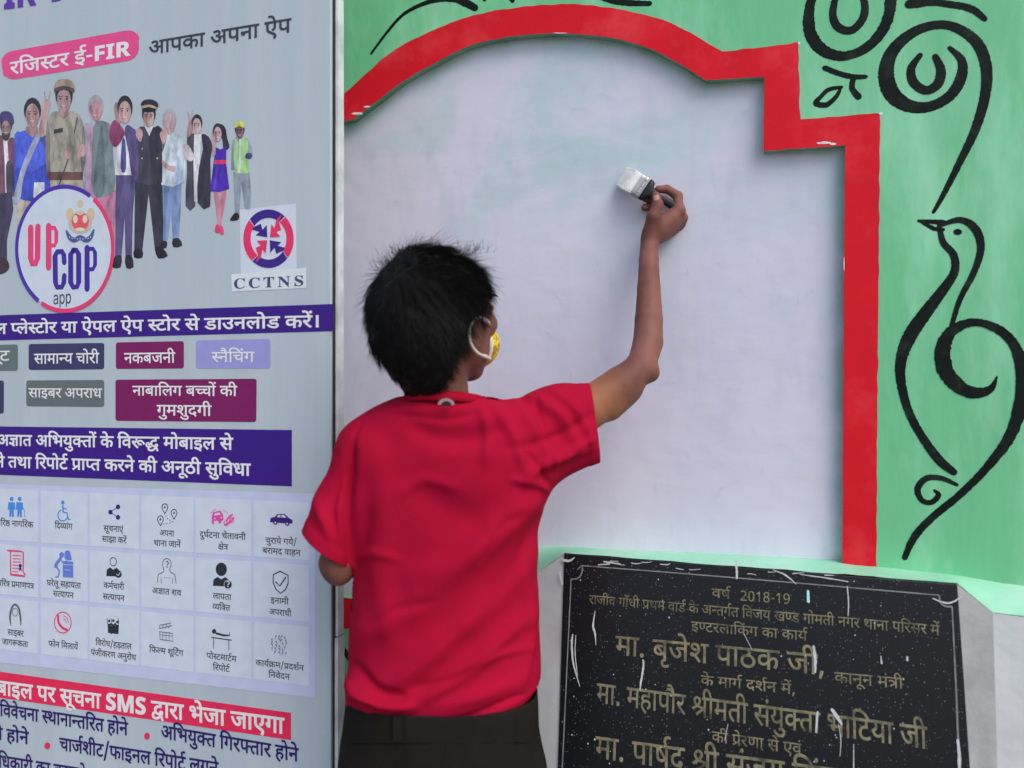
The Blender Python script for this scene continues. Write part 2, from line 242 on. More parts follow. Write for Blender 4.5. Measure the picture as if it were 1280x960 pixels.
[[653,551,1,653,0,1,572,0,1,572,370,1,435,370,1,394,370,0,378,373,1,414,343,0,458,263,0,458,218,1,458,172,0,417,110,0,350,80,0,310,80,1,257,80,0,161,141,0,73,282,0,31,401,1,102,426,1,148,292,0,248,153,0,306,153,1,338,153,0,379,187,0,379,227,1,379,271,0,318,349,0,273,377,1,302,441,1,572,441,1,572,551,1,0,551,1,0,622,1,757,622,1,757,551,1]],
[[271,222,1,242,222,0,184,208,0,161,197,1,114,225,0,50,301,0,50,352,1,50,380,0,70,420,0,87,433,1,110,450,0,167,465,0,218,465,1,314,465,1,314,551,1,0,551,1,0,622,1,771,622,1,771,551,1,667,551,1,667,0,1,586,0,1,586,209,1,561,202,0,513,197,0,484,197,1,464,197,0,438,202,1,447,180,0,447,154,1,447,89,0,364,14,0,289,4,1,318,-8,0,381,-30,0,415,-40,1,382,-110,1,325,-84,0,221,-27,0,176,1,1,117,4,0,48,33,0,48,65,1,48,87,0,75,116,0,101,116,1,121,116,0,164,95,0,194,70,1,208,68,0,219,68,1,289,68,0,366,109,0,366,153,1,366,186,0,317,222,0], [480,268,1,534,268,0,586,283,1,586,551,1,395,551,1,395,394,1,211,394,1,180,394,0,154,388,0,145,381,1,130,369,0,130,347,1,130,323,0,158,290,0,174,277,1,220,294,0,275,294,1,317,294,0,352,281,1,380,275,0,441,268,0]],
[[519,551,1,371,551,1,371,349,1,316,349,1,268,349,0,204,333,0,181,318,1,126,280,0,126,215,1,126,167,0,170,104,0,241,74,0,283,74,1,337,74,0,413,99,0,455,121,1,482,47,1,438,27,0,339,0,0,286,0,1,217,0,0,108,52,0,46,150,0,46,220,1,46,285,0,114,374,0,225,420,0,288,420,1,290,420,1,290,551,1,0,551,1,0,622,1,519,622,1]],
[[600,551,1,371,551,1,371,414,1,451,384,0,539,271,0,539,198,1,539,128,0,473,41,0,363,0,0,297,0,1,184,0,0,46,113,0,46,216,1,46,283,0,114,374,0,225,420,0,287,420,1,290,420,1,290,551,1,0,551,1,0,622,1,600,622,1], [293,72,1,364,72,0,458,133,0,458,200,1,458,248,0,400,325,0,343,349,1,308,349,1,234,349,0,187,321,1,159,304,0,126,249,0,126,210,1,126,140,0,221,72,0]],
[[358,222,1,329,222,0,271,208,0,248,197,1,201,225,0,137,301,0,137,352,1,137,380,0,157,420,0,174,433,1,197,450,0,259,465,0,308,465,1,401,465,1,401,551,1,0,551,1,0,622,1,592,622,1,592,551,1,482,551,1,482,394,1,298,394,1,267,394,0,241,388,0,232,381,1,217,369,0,217,347,1,217,323,0,245,290,0,261,277,1,307,294,0,362,294,1,436,294,0,534,219,0,534,154,1,534,87,0,436,0,0,337,0,1,239,0,0,84,88,0,25,158,1,86,207,1,143,139,0,262,74,0,337,74,1,453,74,0,453,152,1,453,187,0,404,222,0]],
[[634,551,1,634,0,1,553,0,1,553,551,1,420,551,1,420,321,1,420,279,0,403,221,0,385,198,1,364,173,0,298,146,0,251,146,1,158,146,0,114,205,1,97,228,0,79,298,0,79,352,1,79,551,1,0,551,1,0,622,1,737,622,1,737,551,1], [249,217,1,301,217,0,321,249,1,332,266,0,339,310,0,339,353,1,339,551,1,160,551,1,160,353,1,160,314,0,168,268,0,178,251,1,189,235,0,222,217,0]],
[[481,551,1,481,0,1,400,0,1,400,328,1,291,328,1,230,328,0,169,316,0,150,299,1,126,280,0,126,237,1,126,188,0,200,97,0,271,40,1,217,-12,1,171,28,0,92,108,0,45,194,0,45,242,1,45,277,0,72,333,0,93,351,1,122,376,0,204,399,0,272,399,1,400,399,1,400,551,1,0,551,1,0,622,1,584,622,1,584,551,1]],
[[553,551,1,553,0,1,472,0,1,472,180,1,443,161,0,363,132,0,308,132,1,223,132,0,104,229,0,83,322,1,178,342,0,255,413,0,255,467,1,255,517,0,208,568,0,171,568,1,146,568,0,114,544,0,114,521,1,114,470,0,195,461,1,187,391,1,122,400,0,46,461,0,46,519,1,46,575,0,119,632,0,172,632,1,213,632,0,288,597,0,336,525,0,336,469,1,336,395,0,256,303,0,182,274,1,205,238,0,263,203,0,314,203,1,366,203,0,440,243,0,472,275,1,472,551,1,390,551,1,390,622,1,656,622,1,656,551,1]],
[[498,159,1,438,159,0,358,237,0,358,300,1,358,303,0,358,304,1,343,312,0,306,324,0,284,326,1,262,303,0,202,268,0,167,254,1,212,202,0,331,91,0,395,42,1,341,-12,1,282,37,0,178,137,0,98,225,0,75,256,1,53,287,0,40,323,0,40,340,1,40,359,0,70,393,0,104,393,1,129,393,0,166,370,0,181,349,1,220,369,0,256,429,0,256,468,1,256,491,0,246,536,0,239,551,1,0,551,1,0,622,1,801,622,1,801,551,1,320,551,1,336,516,0,336,458,1,336,421,0,325,390,1,353,384,0,378,373,1,396,401,0,461,437,0,510,437,1,571,437,0,664,382,0,736,289,0,764,232,1,701,198,1,655,284,0,567,369,0,512,369,1,469,369,0,429,326,0,429,298,1,429,261,0,471,230,0,500,230,1,515,230,0,544,235,0,561,242,1,585,175,1,560,165,0,516,159,0]],
[[296,-12,1,335,5,0,378,9,1,367,27,0,349,59,0,342,73,1,330,71,0,302,68,0,287,68,1,245,68,0,160,89,0,89,136,0,46,215,0,46,272,1,46,316,0,77,379,0,102,401,1,135,430,0,231,456,0,290,456,1,295,456,1,295,551,1,0,551,1,0,622,1,534,622,1,534,551,1,376,551,1,376,385,1,327,385,1,269,385,0,198,371,0,173,355,1,151,340,0,126,294,0,126,262,1,126,209,0,205,140,0,287,140,1,293,140,0,305,140,0,312,141,1,306,161,0,306,176,1,306,211,0,348,240,0,373,240,1,416,240,0,461,191,0,461,162,1,461,130,0,432,95,0,410,86,1,420,68,0,443,29,0,459,5,1,510,-7,0,566,-78,0,566,-129,1,566,-190,0,473,-268,0,387,-268,1,290,-268,0,149,-176,0,89,-100,1,150,-57,1,189,-105,0,259,-167,0,338,-196,0,387,-196,1,493,-196,0,493,-122,1,493,-89,0,444,-57,0,413,-57,1,386,-57,0,343,-68,0,322,-79,1]],
[[413,-58,1,392,-24,0,354,46,0,342,73,1,330,71,0,302,68,0,287,68,1,245,68,0,160,89,0,89,136,0,46,215,0,46,272,1,46,316,0,77,379,0,102,401,1,135,430,0,231,456,0,290,456,1,295,456,1,295,551,1,0,551,1,0,622,1,534,622,1,534,551,1,376,551,1,376,385,1,327,385,1,269,385,0,198,371,0,173,355,1,151,340,0,126,294,0,126,262,1,126,209,0,205,140,0,287,140,1,293,140,0,305,140,0,312,141,1,306,161,0,306,176,1,306,211,0,348,240,0,373,240,1,416,240,0,461,191,0,461,162,1,461,130,0,432,95,0,410,86,1,422,62,0,455,11,0,480,-24,1]],
[[630,551,1,526,551,1,526,0,1,445,0,1,445,150,1,414,130,0,341,103,0,283,103,1,206,103,0,111,184,0,111,251,1,111,278,0,129,328,0,148,348,1,101,366,0,42,437,0,42,493,1,42,553,0,124,632,0,187,632,1,240,632,0,311,576,0,311,531,1,311,484,0,271,443,1,210,482,1,221,492,0,230,515,0,230,526,1,230,541,0,210,568,0,184,568,1,156,568,0,116,524,0,116,489,1,116,457,0,147,418,0,196,400,0,223,397,1,253,405,0,288,405,1,299,405,0,326,403,0,333,402,1,326,332,1,320,333,0,303,333,0,298,333,1,248,333,0,191,292,0,191,254,1,191,213,0,248,173,0,292,173,1,345,173,0,419,216,0,445,245,1,445,551,1,383,551,1,383,622,1,630,622,1]],
[[0,622,1,569,622,1,569,551,1,466,551,1,466,0,1,385,0,1,385,298,1,204,298,1,204,244,1,204,216,0,176,188,0,153,188,1,129,188,0,75,230,0,37,290,0,37,318,1,37,341,0,64,369,0,98,369,1,385,369,1,385,551,1,0,551,1]],
[[-169,615,1,-190,694,0,-231,785,0,-281,823,0,-315,823,1,-337,823,0,-371,814,0,-385,809,1,-409,882,1,-370,896,0,-318,896,1,-264,896,0,-185,845,0,-122,722,0,-94,615,1], [-113,821,1,-113,845,0,-80,879,0,-58,879,1,-35,879,0,-2,845,0,-2,821,1,-2,797,0,-35,763,0,-58,763,1,-80,763,0,-113,797,0]],
[[479,551,1,479,0,1,398,0,1,398,191,1,369,172,0,301,146,0,254,146,1,214,146,0,149,173,0,128,194,1,103,221,0,79,294,0,79,358,1,79,551,1,0,551,1,0,622,1,583,622,1,583,551,1], [398,551,1,160,551,1,160,369,1,160,328,0,166,280,0,179,251,0,190,240,1,213,217,0,263,217,1,303,217,0,373,255,0,398,280,1]],
[[170,551,1,170,0,1,89,0,1,89,551,1,0,551,1,0,622,1,273,622,1,273,551,1], [90,615,1,69,694,0,28,785,0,-22,823,0,-56,823,1,-78,823,0,-112,814,0,-126,809,1,-150,882,1,-111,896,0,-59,896,1,-5,896,0,74,845,0,137,722,0,165,615,1], [146,821,1,146,845,0,179,879,0,201,879,1,224,879,0,257,845,0,257,821,1,257,797,0,224,763,0,201,763,1,179,763,0,146,797,0]],
[[460,551,1,460,349,1,485,373,0,543,399,0,578,399,1,643,399,0,725,316,0,725,239,1,725,193,0,695,89,0,660,39,1,588,80,1,613,112,0,645,196,0,645,237,1,645,284,0,605,330,0,570,330,1,517,330,0,460,257,1,460,0,1,379,0,1,379,193,1,355,174,0,291,146,0,248,146,1,208,146,0,144,175,0,125,197,1,100,226,0,79,297,0,79,354,1,79,551,1,0,551,1,0,622,1,786,622,1,786,551,1], [160,551,1,160,360,1,160,305,0,172,257,0,188,240,1,208,217,0,248,217,1,289,217,0,353,251,0,379,278,1,379,551,1]],
[[585,551,1,482,551,1,482,0,1,401,0,1,401,165,1,374,147,0,297,118,0,241,118,1,185,118,0,96,160,0,46,235,0,46,286,1,46,372,0,167,464,0,265,464,1,279,464,0,319,461,0,358,457,0,369,454,1,363,385,1,343,389,0,293,395,0,268,395,1,248,395,0,230,392,1,365,224,1,384,238,0,401,256,1,401,551,1,0,551,1,0,622,1,585,622,1], [127,287,1,127,235,0,194,184,0,242,184,1,260,184,0,293,190,0,308,195,1,168,370,1,127,342,0]],
[[174,632,1,211,632,0,269,611,0,291,586,1,309,567,0,332,499,0,332,437,1,332,321,1,533,321,1,533,551,1,402,551,1,402,622,1,717,622,1,717,551,1,614,551,1,614,0,1,533,0,1,533,250,1,332,250,1,332,213,1,332,180,0,303,151,0,283,151,1,264,151,0,222,176,0,186,215,0,164,259,0,164,278,1,164,296,0,191,321,0,224,321,1,253,321,1,253,426,1,253,473,0,243,523,0,232,538,1,212,568,0,169,568,1,142,568,0,114,542,0,114,521,1,114,493,0,161,463,0,218,460,1,210,389,1,135,395,0,46,456,0,46,520,1,46,579,0,122,632,0]],
[[-188,847,1,-188,868,0,-159,896,0,-139,896,1,-118,896,0,-89,868,0,-89,847,1,-89,826,0,-118,797,0,-139,797,1,-159,797,0,-188,826,0], [69,863,1,46,763,0,-61,680,0,-138,680,1,-210,680,0,-318,769,0,-352,863,1,-283,887,1,-257,817,0,-189,747,0,-135,747,1,-77,747,0,-21,822,0,-5,889,1]],
[[509,551,1,509,0,1,428,0,1,428,250,1,207,250,1,207,213,1,207,180,0,178,151,0,159,151,1,140,151,0,98,176,0,62,215,0,39,259,0,39,278,1,39,296,0,66,321,0,100,321,1,126,321,1,126,551,1,0,551,1,0,622,1,612,622,1,612,551,1], [428,551,1,207,551,1,207,321,1,428,321,1]],
[[0,622,1,1013,622,1,1013,551,1,909,551,1,909,0,1,829,0,1,829,165,1,803,148,0,731,118,0,681,118,1,604,118,0,505,204,0,505,275,1,505,304,0,530,355,0,549,371,1,412,369,1,412,441,1,695,441,1,713,441,0,749,440,0,753,440,1,746,370,1,714,370,1,656,370,0,585,321,0,585,274,1,585,231,0,643,188,0,681,188,1,731,188,0,802,231,0,829,260,1,829,551,1,0,551,1], [505,198,1,487,183,0,434,145,0,363,118,0,317,118,1,240,118,0,141,204,0,141,275,1,141,304,0,166,355,0,185,371,1,38,369,1,38,441,1,320,441,1,338,441,0,374,440,0,378,440,1,371,370,1,350,370,1,292,370,0,221,321,0,221,274,1,221,231,0,279,188,0,317,188,1,367,188,0,437,231,0,465,260,1]],
[[595,622,1,595,551,1,491,551,1,491,0,1,410,0,1,410,179,1,382,161,0,304,132,0,253,132,1,163,132,0,52,253,0,38,353,1,100,366,0,160,413,0,160,457,1,160,485,0,137,533,0,123,551,1,0,551,1,0,622,1], [129,301,1,149,252,0,210,203,0,259,203,1,309,203,0,383,245,0,410,274,1,410,551,1,211,551,1,240,499,0,240,445,1,240,337,0]],
[[395,42,1,341,-12,1,282,37,0,178,137,0,98,225,0,75,256,1,53,287,0,40,323,0,40,340,1,40,359,0,70,393,0,104,393,1,129,393,0,166,370,0,181,349,1,220,369,0,256,429,0,256,468,1,256,491,0,246,536,0,239,551,1,0,551,1,0,622,1,424,622,1,424,551,1,320,551,1,336,516,0,336,458,1,336,403,0,292,327,0,216,274,0,167,254,1,212,202,0,331,91,0]],
[[227,-125,1,171,-125,0,87,-84,0,40,-13,0,40,33,1,40,92,0,106,171,0,163,187,1,146,224,0,146,272,1,146,316,0,177,379,0,202,401,1,236,430,0,331,456,0,390,456,1,395,456,1,395,551,1,0,551,1,0,622,1,634,622,1,634,551,1,476,551,1,476,385,1,427,385,1,369,385,0,298,371,0,273,355,1,227,324,0,227,262,1,227,209,0,306,140,0,390,140,1,394,140,0,404,140,0,411,141,1,406,161,0,406,176,1,406,211,0,448,240,0,473,240,1,516,240,0,561,191,0,561,162,1,561,130,0,527,93,0,501,83,1,585,-138,1,516,-166,1,459,-6,1,417,-54,0,308,-125,0], [119,34,1,119,-15,0,186,-56,0,229,-56,1,273,-56,0,345,-18,0,404,40,0,428,72,1,418,71,0,400,70,0,394,70,1,346,70,0,247,96,0,210,127,1,171,118,0,119,70,0]],
[[757,-138,1,688,-166,1,631,-8,1,600,-49,0,516,-120,0,410,-164,0,345,-164,1,255,-164,0,159,-88,0,159,-30,1,159,-13,0,170,22,0,181,38,1,119,54,0,40,124,0,40,185,1,40,242,0,117,317,0,177,317,1,227,317,0,294,264,0,294,221,1,294,202,0,277,156,0,257,138,1,198,176,1,218,193,0,218,215,1,218,229,0,200,254,0,175,254,1,150,254,0,112,212,0,112,181,1,112,149,0,150,113,0,209,95,0,241,93,1,272,106,0,312,106,1,322,106,0,344,105,0,351,104,1,345,36,1,340,37,0,328,37,0,323,37,1,283,37,0,238,4,0,238,-25,1,238,-60,0,295,-95,0,338,-95,1,419,-95,0,547,-2,0,599,72,1,589,71,0,571,69,0,565,69,1,523,69,0,436,90,0,363,137,0,318,215,0,318,272,1,318,316,0,348,379,0,373,401,1,406,430,0,502,456,0,562,456,1,566,456,1,566,551,1,0,551,1,0,622,1,806,622,1,806,551,1,647,551,1,647,385,1,599,385,1,540,385,0,469,371,0,445,355,1,423,340,0,398,294,0,398,262,1,398,209,0,478,140,0,562,140,1,565,140,0,575,140,0,582,141,1,580,150,0,578,169,0,578,176,1,578,211,0,619,240,0,645,240,1,687,240,0,732,191,0,732,162,1,732,130,0,699,93,0,672,83,1]],
[[0,551,1,0,622,1,693,622,1,693,551,1,589,551,1,589,0,1,508,0,1,508,355,1,502,356,0,494,356,1,470,356,0,420,332,0,374,269,0,356,208,1,279,232,1,291,278,0,311,313,1,287,331,0,239,353,0,209,353,1,169,353,0,126,307,0,126,271,1,126,233,0,169,164,0,251,89,0,309,40,1,255,-12,1,197,38,0,101,129,0,45,222,0,45,275,1,45,328,0,94,395,0,168,426,0,204,426,1,248,426,0,321,397,0,354,370,1,412,426,0,499,426,1,504,426,0,508,426,1,508,551,1]],
[[255,464,1,268,464,0,307,461,0,344,457,0,354,454,1,349,381,1,330,385,0,282,391,0,259,391,1,197,391,0,127,337,0,127,287,1,127,236,0,191,188,0,240,188,1,284,188,0,369,233,0,400,274,1,386,310,0,380,353,1,442,366,0,502,413,0,502,457,1,502,485,0,479,533,0,465,551,1,0,551,1,0,622,1,937,622,1,937,551,1,833,551,1,833,0,1,752,0,1,752,179,1,724,161,0,646,132,0,595,132,1,546,132,0,468,170,0,440,204,1,416,182,0,359,143,0,284,118,0,233,118,1,181,118,0,96,160,0,46,235,0,46,286,1,46,372,0,161,464,0], [471,301,1,491,252,0,552,203,0,601,203,1,651,203,0,725,245,0,752,274,1,752,551,1,553,551,1,582,499,0,582,445,1,582,337,0]],
[[300,0,1,245,0,0,141,35,0,73,109,0,73,170,1,73,211,0,106,272,0,136,292,1,113,314,0,84,377,0,84,423,1,84,551,1,0,551,1,0,622,1,604,622,1,604,551,1,495,551,1,495,334,1,455,299,1,492,275,0,540,208,0,540,161,1,540,104,0,479,33,0,371,0,0], [414,356,1,414,551,1,219,551,1], [164,437,1,164,392,0,184,340,0,208,323,1,260,337,0,331,337,1,346,337,1,164,522,1], [305,71,1,377,71,0,460,115,0,460,164,1,460,196,0,428,238,0,380,265,0,354,272,1,321,272,1,285,272,0,224,262,0,201,250,1,179,238,0,153,200,0,153,171,1,153,134,0,195,90,0,265,71,0]],
[[380,42,1,326,-12,1,270,37,0,171,137,0,95,225,0,73,256,1,51,287,0,40,323,0,40,340,1,40,359,0,70,393,0,104,393,1,129,393,0,166,370,0,181,350,1,202,369,0,217,428,0,217,458,1,217,488,0,208,536,0,201,551,1,0,551,1,0,622,1,494,622,1,520,632,0,552,632,1,593,632,0,668,597,0,716,525,0,716,469,1,716,395,0,636,303,0,562,274,1,585,238,0,643,203,0,694,203,1,746,203,0,820,243,0,852,275,1,852,551,1,770,551,1,770,622,1,1036,622,1,1036,551,1,933,551,1,933,0,1,852,0,1,852,180,1,823,161,0,743,132,0,688,132,1,619,132,0,513,197,0,484,259,1,436,251,0,380,251,1,338,251,0,245,266,0,212,277,1,192,264,0,167,253,1,208,201,0,319,91,0], [369,322,1,410,322,0,479,328,0,519,337,1,582,358,0,635,422,0,635,467,1,635,517,0,588,568,0,551,568,1,526,568,0,494,544,0,494,521,1,494,470,0,575,461,1,567,391,1,502,400,0,426,461,0,426,519,1,426,536,0,430,551,1,281,551,1,288,534,0,298,488,0,298,458,1,298,416,0,279,354,0,262,333,1,314,322,0]],
[[571,551,1,467,551,1,467,0,1,387,0,1,387,165,1,361,147,0,286,118,0,233,118,1,179,118,0,95,160,0,46,235,0,46,286,1,46,372,0,161,464,0,255,464,1,268,464,0,307,461,0,344,457,0,354,454,1,349,381,1,330,385,0,282,391,0,259,391,1,197,391,0,127,337,0,127,287,1,127,236,0,190,188,0,235,188,1,287,188,0,362,233,0,387,260,1,387,551,1,0,551,1,0,622,1,571,622,1]],
[[122,189,1,87,189,0,40,224,0,40,255,1,40,284,0,76,314,0,104,314,1,122,314,0,161,299,0,191,276,1,241,292,0,305,378,0,305,443,1,305,499,0,246,566,0,199,566,1,168,566,0,138,539,0,138,516,1,138,501,0,157,466,0,214,442,0,270,440,1,253,370,1,159,376,0,66,459,0,66,517,1,66,568,0,137,632,0,204,632,1,251,632,0,333,589,0,384,504,0,384,440,1,384,371,0,315,254,0,254,221,1,299,182,0,383,87,0,414,43,1,350,-1,1,299,71,0,216,164,0,179,194,1,152,189,0], [591,551,1,591,0,1,510,0,1,510,551,1,421,551,1,421,622,1,695,622,1,695,551,1]],
[[593,622,1,593,551,1,489,551,1,489,0,1,408,0,1,408,191,1,378,174,0,304,146,0,254,146,1,214,146,0,149,173,0,128,194,1,103,221,0,79,294,0,79,358,1,79,551,1,0,551,1,0,622,1], [408,551,1,205,551,1,408,287,1], [189,240,1,212,217,0,262,217,1,288,217,0,338,233,0,360,245,1,159,507,1,159,369,1,159,328,0,165,280,0,178,251,0]],
[[-185,772,1,-185,796,0,-152,830,0,-130,830,1,-107,830,0,-75,796,0,-75,772,1,-75,748,0,-107,714,0,-130,714,1,-152,714,0,-185,748,0]],
[[587,551,1,587,0,1,506,0,1,506,266,1,477,257,0,419,251,0,380,251,1,338,251,0,245,266,0,212,277,1,192,264,0,167,253,1,208,201,0,319,91,0,380,42,1,326,-12,1,270,37,0,171,137,0,95,225,0,73,256,1,51,287,0,40,323,0,40,340,1,40,359,0,70,393,0,104,393,1,129,393,0,166,370,0,181,350,1,202,369,0,217,428,0,217,458,1,217,488,0,208,536,0,201,551,1,0,551,1,0,622,1,691,622,1,691,551,1], [369,322,1,408,322,0,472,330,0,506,339,1,506,551,1,281,551,1,288,534,0,298,488,0,298,458,1,298,416,0,279,354,0,262,333,1,314,322,0]],
[[321,69,1,357,80,0,403,116,0,403,148,1,403,186,0,345,229,0,280,229,1,211,229,0,138,172,0,138,124,1,138,93,0,161,35,0,232,-36,0,302,-89,1,248,-142,1,157,-71,0,58,53,0,58,130,1,58,168,0,89,227,0,115,248,1,96,266,0,69,318,0,69,352,1,69,380,0,89,420,0,106,433,1,129,450,0,188,465,0,229,465,1,361,465,1,361,551,1,0,551,1,0,622,1,546,622,1,546,551,1,442,551,1,442,394,1,230,394,1,199,394,0,173,388,0,164,381,1,149,369,0,149,347,1,149,327,0,169,296,0,183,284,1,230,300,0,284,300,1,353,300,0,440,258,0,481,191,0,481,153,1,481,95,0,413,19,0,348,2,1]],
[[170,551,1,170,0,1,89,0,1,89,551,1,0,551,1,0,622,1,273,622,1,273,551,1]],
[[89,551,1,0,551,1,0,622,1,80,622,1,68,644,0,53,694,0,53,724,1,53,802,0,169,896,0,266,896,1,407,896,0,625,743,0,704,615,1,620,615,1,467,824,0,283,824,1,213,824,0,134,765,0,134,714,1,134,684,0,153,639,0,165,622,1,273,622,1,273,551,1,170,551,1,170,0,1,89,0,1]],
[[-185,615,1,-202,650,0,-220,714,0,-220,748,1,-220,813,0,-136,896,0,-61,896,1,-1,896,0,79,839,0,137,718,0,163,622,1,273,622,1,273,551,1,170,551,1,170,0,1,89,0,1,89,551,1,0,551,1,0,622,1,87,622,1,59,726,0,-2,825,0,-57,825,1,-97,825,0,-139,776,0,-139,733,1,-139,699,0,-119,644,0,-105,615,1]],
[[-248,-12,1,-194,11,0,-136,11,1,-61,11,0,22,-66,0,22,-129,1,22,-190,0,-71,-268,0,-157,-268,1,-254,-268,0,-395,-176,0,-455,-100,1,-394,-57,1,-355,-105,0,-285,-167,0,-206,-196,0,-157,-196,1,-51,-196,0,-51,-122,1,-51,-89,0,-100,-57,0,-131,-57,1,-158,-57,0,-201,-68,0,-222,-79,1]],
[[-63,-245,1,-88,-255,0,-145,-268,0,-173,-268,1,-248,-268,0,-333,-189,0,-333,-126,1,-333,-69,0,-241,11,0,-162,11,1,-87,11,0,25,-45,0,111,-136,0,145,-189,1,83,-228,1,29,-145,0,-83,-57,0,-156,-57,1,-207,-57,0,-259,-96,0,-259,-128,1,-259,-166,0,-209,-196,0,-178,-196,1,-151,-196,0,-109,-185,0,-88,-175,1]],
[[27,-233,1,2,-246,0,-65,-268,0,-106,-268,1,-181,-268,0,-266,-189,0,-266,-126,1,-266,-70,0,-177,13,0,-89,18,1,-82,-48,1,-140,-55,0,-192,-99,0,-192,-132,1,-192,-166,0,-142,-197,0,-111,-197,1,-79,-197,0,-32,-182,0,2,-164,1]],
[[-169,615,1,-190,694,0,-231,785,0,-281,823,0,-315,823,1,-337,823,0,-371,814,0,-385,809,1,-409,882,1,-370,896,0,-318,896,1,-264,896,0,-185,845,0,-122,722,0,-94,615,1]],
[[-179,615,1,-206,655,0,-251,692,0,-294,703,0,-320,703,1,-340,703,0,-382,691,0,-402,682,1,-428,751,1,-405,761,0,-355,773,0,-326,773,1,-281,773,0,-211,730,0,-187,692,1,-183,694,1,-203,746,0,-241,803,0,-285,827,0,-316,827,1,-340,827,0,-372,819,0,-386,813,1,-409,882,1,-370,896,0,-318,896,1,-264,896,0,-185,845,0,-122,722,0,-94,615,1]],
[[170,551,1,170,0,1,89,0,1,89,551,1,0,551,1,0,622,1,273,622,1,273,551,1], [90,615,1,69,694,0,28,785,0,-22,823,0,-56,823,1,-78,823,0,-112,814,0,-126,809,1,-150,882,1,-111,896,0,-59,896,1,-5,896,0,74,845,0,137,722,0,165,615,1]],
[[181,201,1,156,714,1,263,714,1,238,201,1], [147,54,1,147,91,0,183,121,0,209,121,1,234,121,0,271,91,0,271,54,1,271,18,0,234,-14,0,209,-14,1,183,-14,0,147,18,0]],
[[46,-129,1,61,-70,0,88,64,0,95,116,1,192,116,1,199,105,1,186,52,0,138,-74,0,113,-129,1]],
[[170,551,1,170,0,1,89,0,1,89,551,1,0,551,1,0,622,1,273,622,1,273,551,1], [80,615,1,53,655,0,8,692,0,-35,703,0,-61,703,1,-81,703,0,-123,691,0,-143,682,1,-169,751,1,-146,761,0,-96,773,0,-67,773,1,-22,773,0,48,730,0,72,692,1,76,694,1,56,746,0,18,803,0,-26,827,0,-57,827,1,-81,827,0,-113,819,0,-127,813,1,-150,882,1,-111,896,0,-59,896,1,-5,896,0,74,845,0,137,722,0,165,615,1]],
[[49,338,1,291,338,1,291,256,1,49,256,1]],
[[72,54,1,72,91,0,108,121,0,133,121,1,159,121,0,196,91,0,196,54,1,196,18,0,159,-14,0,133,-14,1,108,-14,0,72,18,0]],
[[305,833,1,387,833,1,125,-166,1,42,-166,1]],
[[275,-10,1,160,-10,0,48,185,0,48,358,1,48,474,0,93,638,0,193,725,0,275,725,1,391,725,0,504,532,0,504,358,1,504,243,0,459,78,0,358,-10,0], [275,66,1,350,66,0,414,210,0,414,358,1,414,504,0,350,649,0,275,649,1,200,649,0,138,504,0,138,358,1,138,212,0,200,66,0]],
[[261,0,1,261,446,1,261,488,0,264,589,0,265,622,1,249,605,0,226,584,0,206,567,1,134,508,1,87,568,1,274,714,1,347,714,1,347,0,1]],
[[47,76,1,218,262,1,267,315,0,336,399,0,374,481,0,374,530,1,374,587,0,310,649,0,259,649,1,213,649,0,138,611,0,104,582,1,54,640,1,93,675,0,196,724,0,260,724,1,354,724,0,464,622,0,464,533,1,464,478,0,420,380,0,343,284,0,293,231,1,156,85,1,156,81,1,492,81,1,492,0,1,47,0,1]],
[[276,-10,1,169,-10,0,52,93,0,52,182,1,52,255,0,133,346,0,190,374,1,142,405,0,75,490,0,75,554,1,75,611,0,131,687,0,223,725,0,276,725,1,331,725,0,422,687,0,477,611,0,477,553,1,477,488,0,404,406,0,349,378,1,387,358,0,456,305,0,500,234,0,500,186,1,500,126,0,443,38,0,343,-10,0], [277,414,1,324,436,0,390,497,0,390,550,1,390,600,0,329,651,0,275,651,1,223,651,0,162,600,0,162,550,1,162,495,0,227,438,0], [274,64,1,343,64,0,413,130,0,413,185,1,413,233,0,340,304,0,263,340,1,202,311,0,139,235,0,139,181,1,139,129,0,204,64,0]],
[[190,-10,1,171,-10,0,123,-5,0,106,-1,1,106,75,1,123,69,0,166,63,0,187,63,1,253,63,0,339,109,0,387,188,0,409,292,0,411,350,1,405,350,1,386,315,0,313,267,0,255,267,1,163,267,0,52,381,0,52,484,1,52,596,0,169,724,0,269,724,1,335,724,0,440,656,0,502,516,0,502,409,1,502,348,0,487,227,0,447,120,0,377,37,0,268,-10,0], [267,337,1,311,337,0,377,376,0,413,436,0,413,467,1,413,511,0,381,594,0,318,649,0,270,649,1,212,649,0,138,569,0,138,484,1,138,416,0,203,337,0]],
[[190,202,1,190,220,1,190,258,0,204,313,0,241,363,0,273,390,1,304,417,0,343,459,0,361,507,0,361,541,1,361,588,0,304,646,0,250,646,1,210,646,0,136,621,0,102,604,1,71,675,1,111,695,0,203,724,0,250,724,1,341,724,0,446,628,0,446,542,1,446,499,0,423,435,0,376,381,0,341,350,1,308,321,0,272,280,0,258,240,0,258,211,1,258,202,1], [167,54,1,167,92,0,203,122,0,229,122,1,255,122,0,291,92,0,291,54,1,291,18,0,255,-14,0,229,-14,1,203,-14,0,167,18,0]],
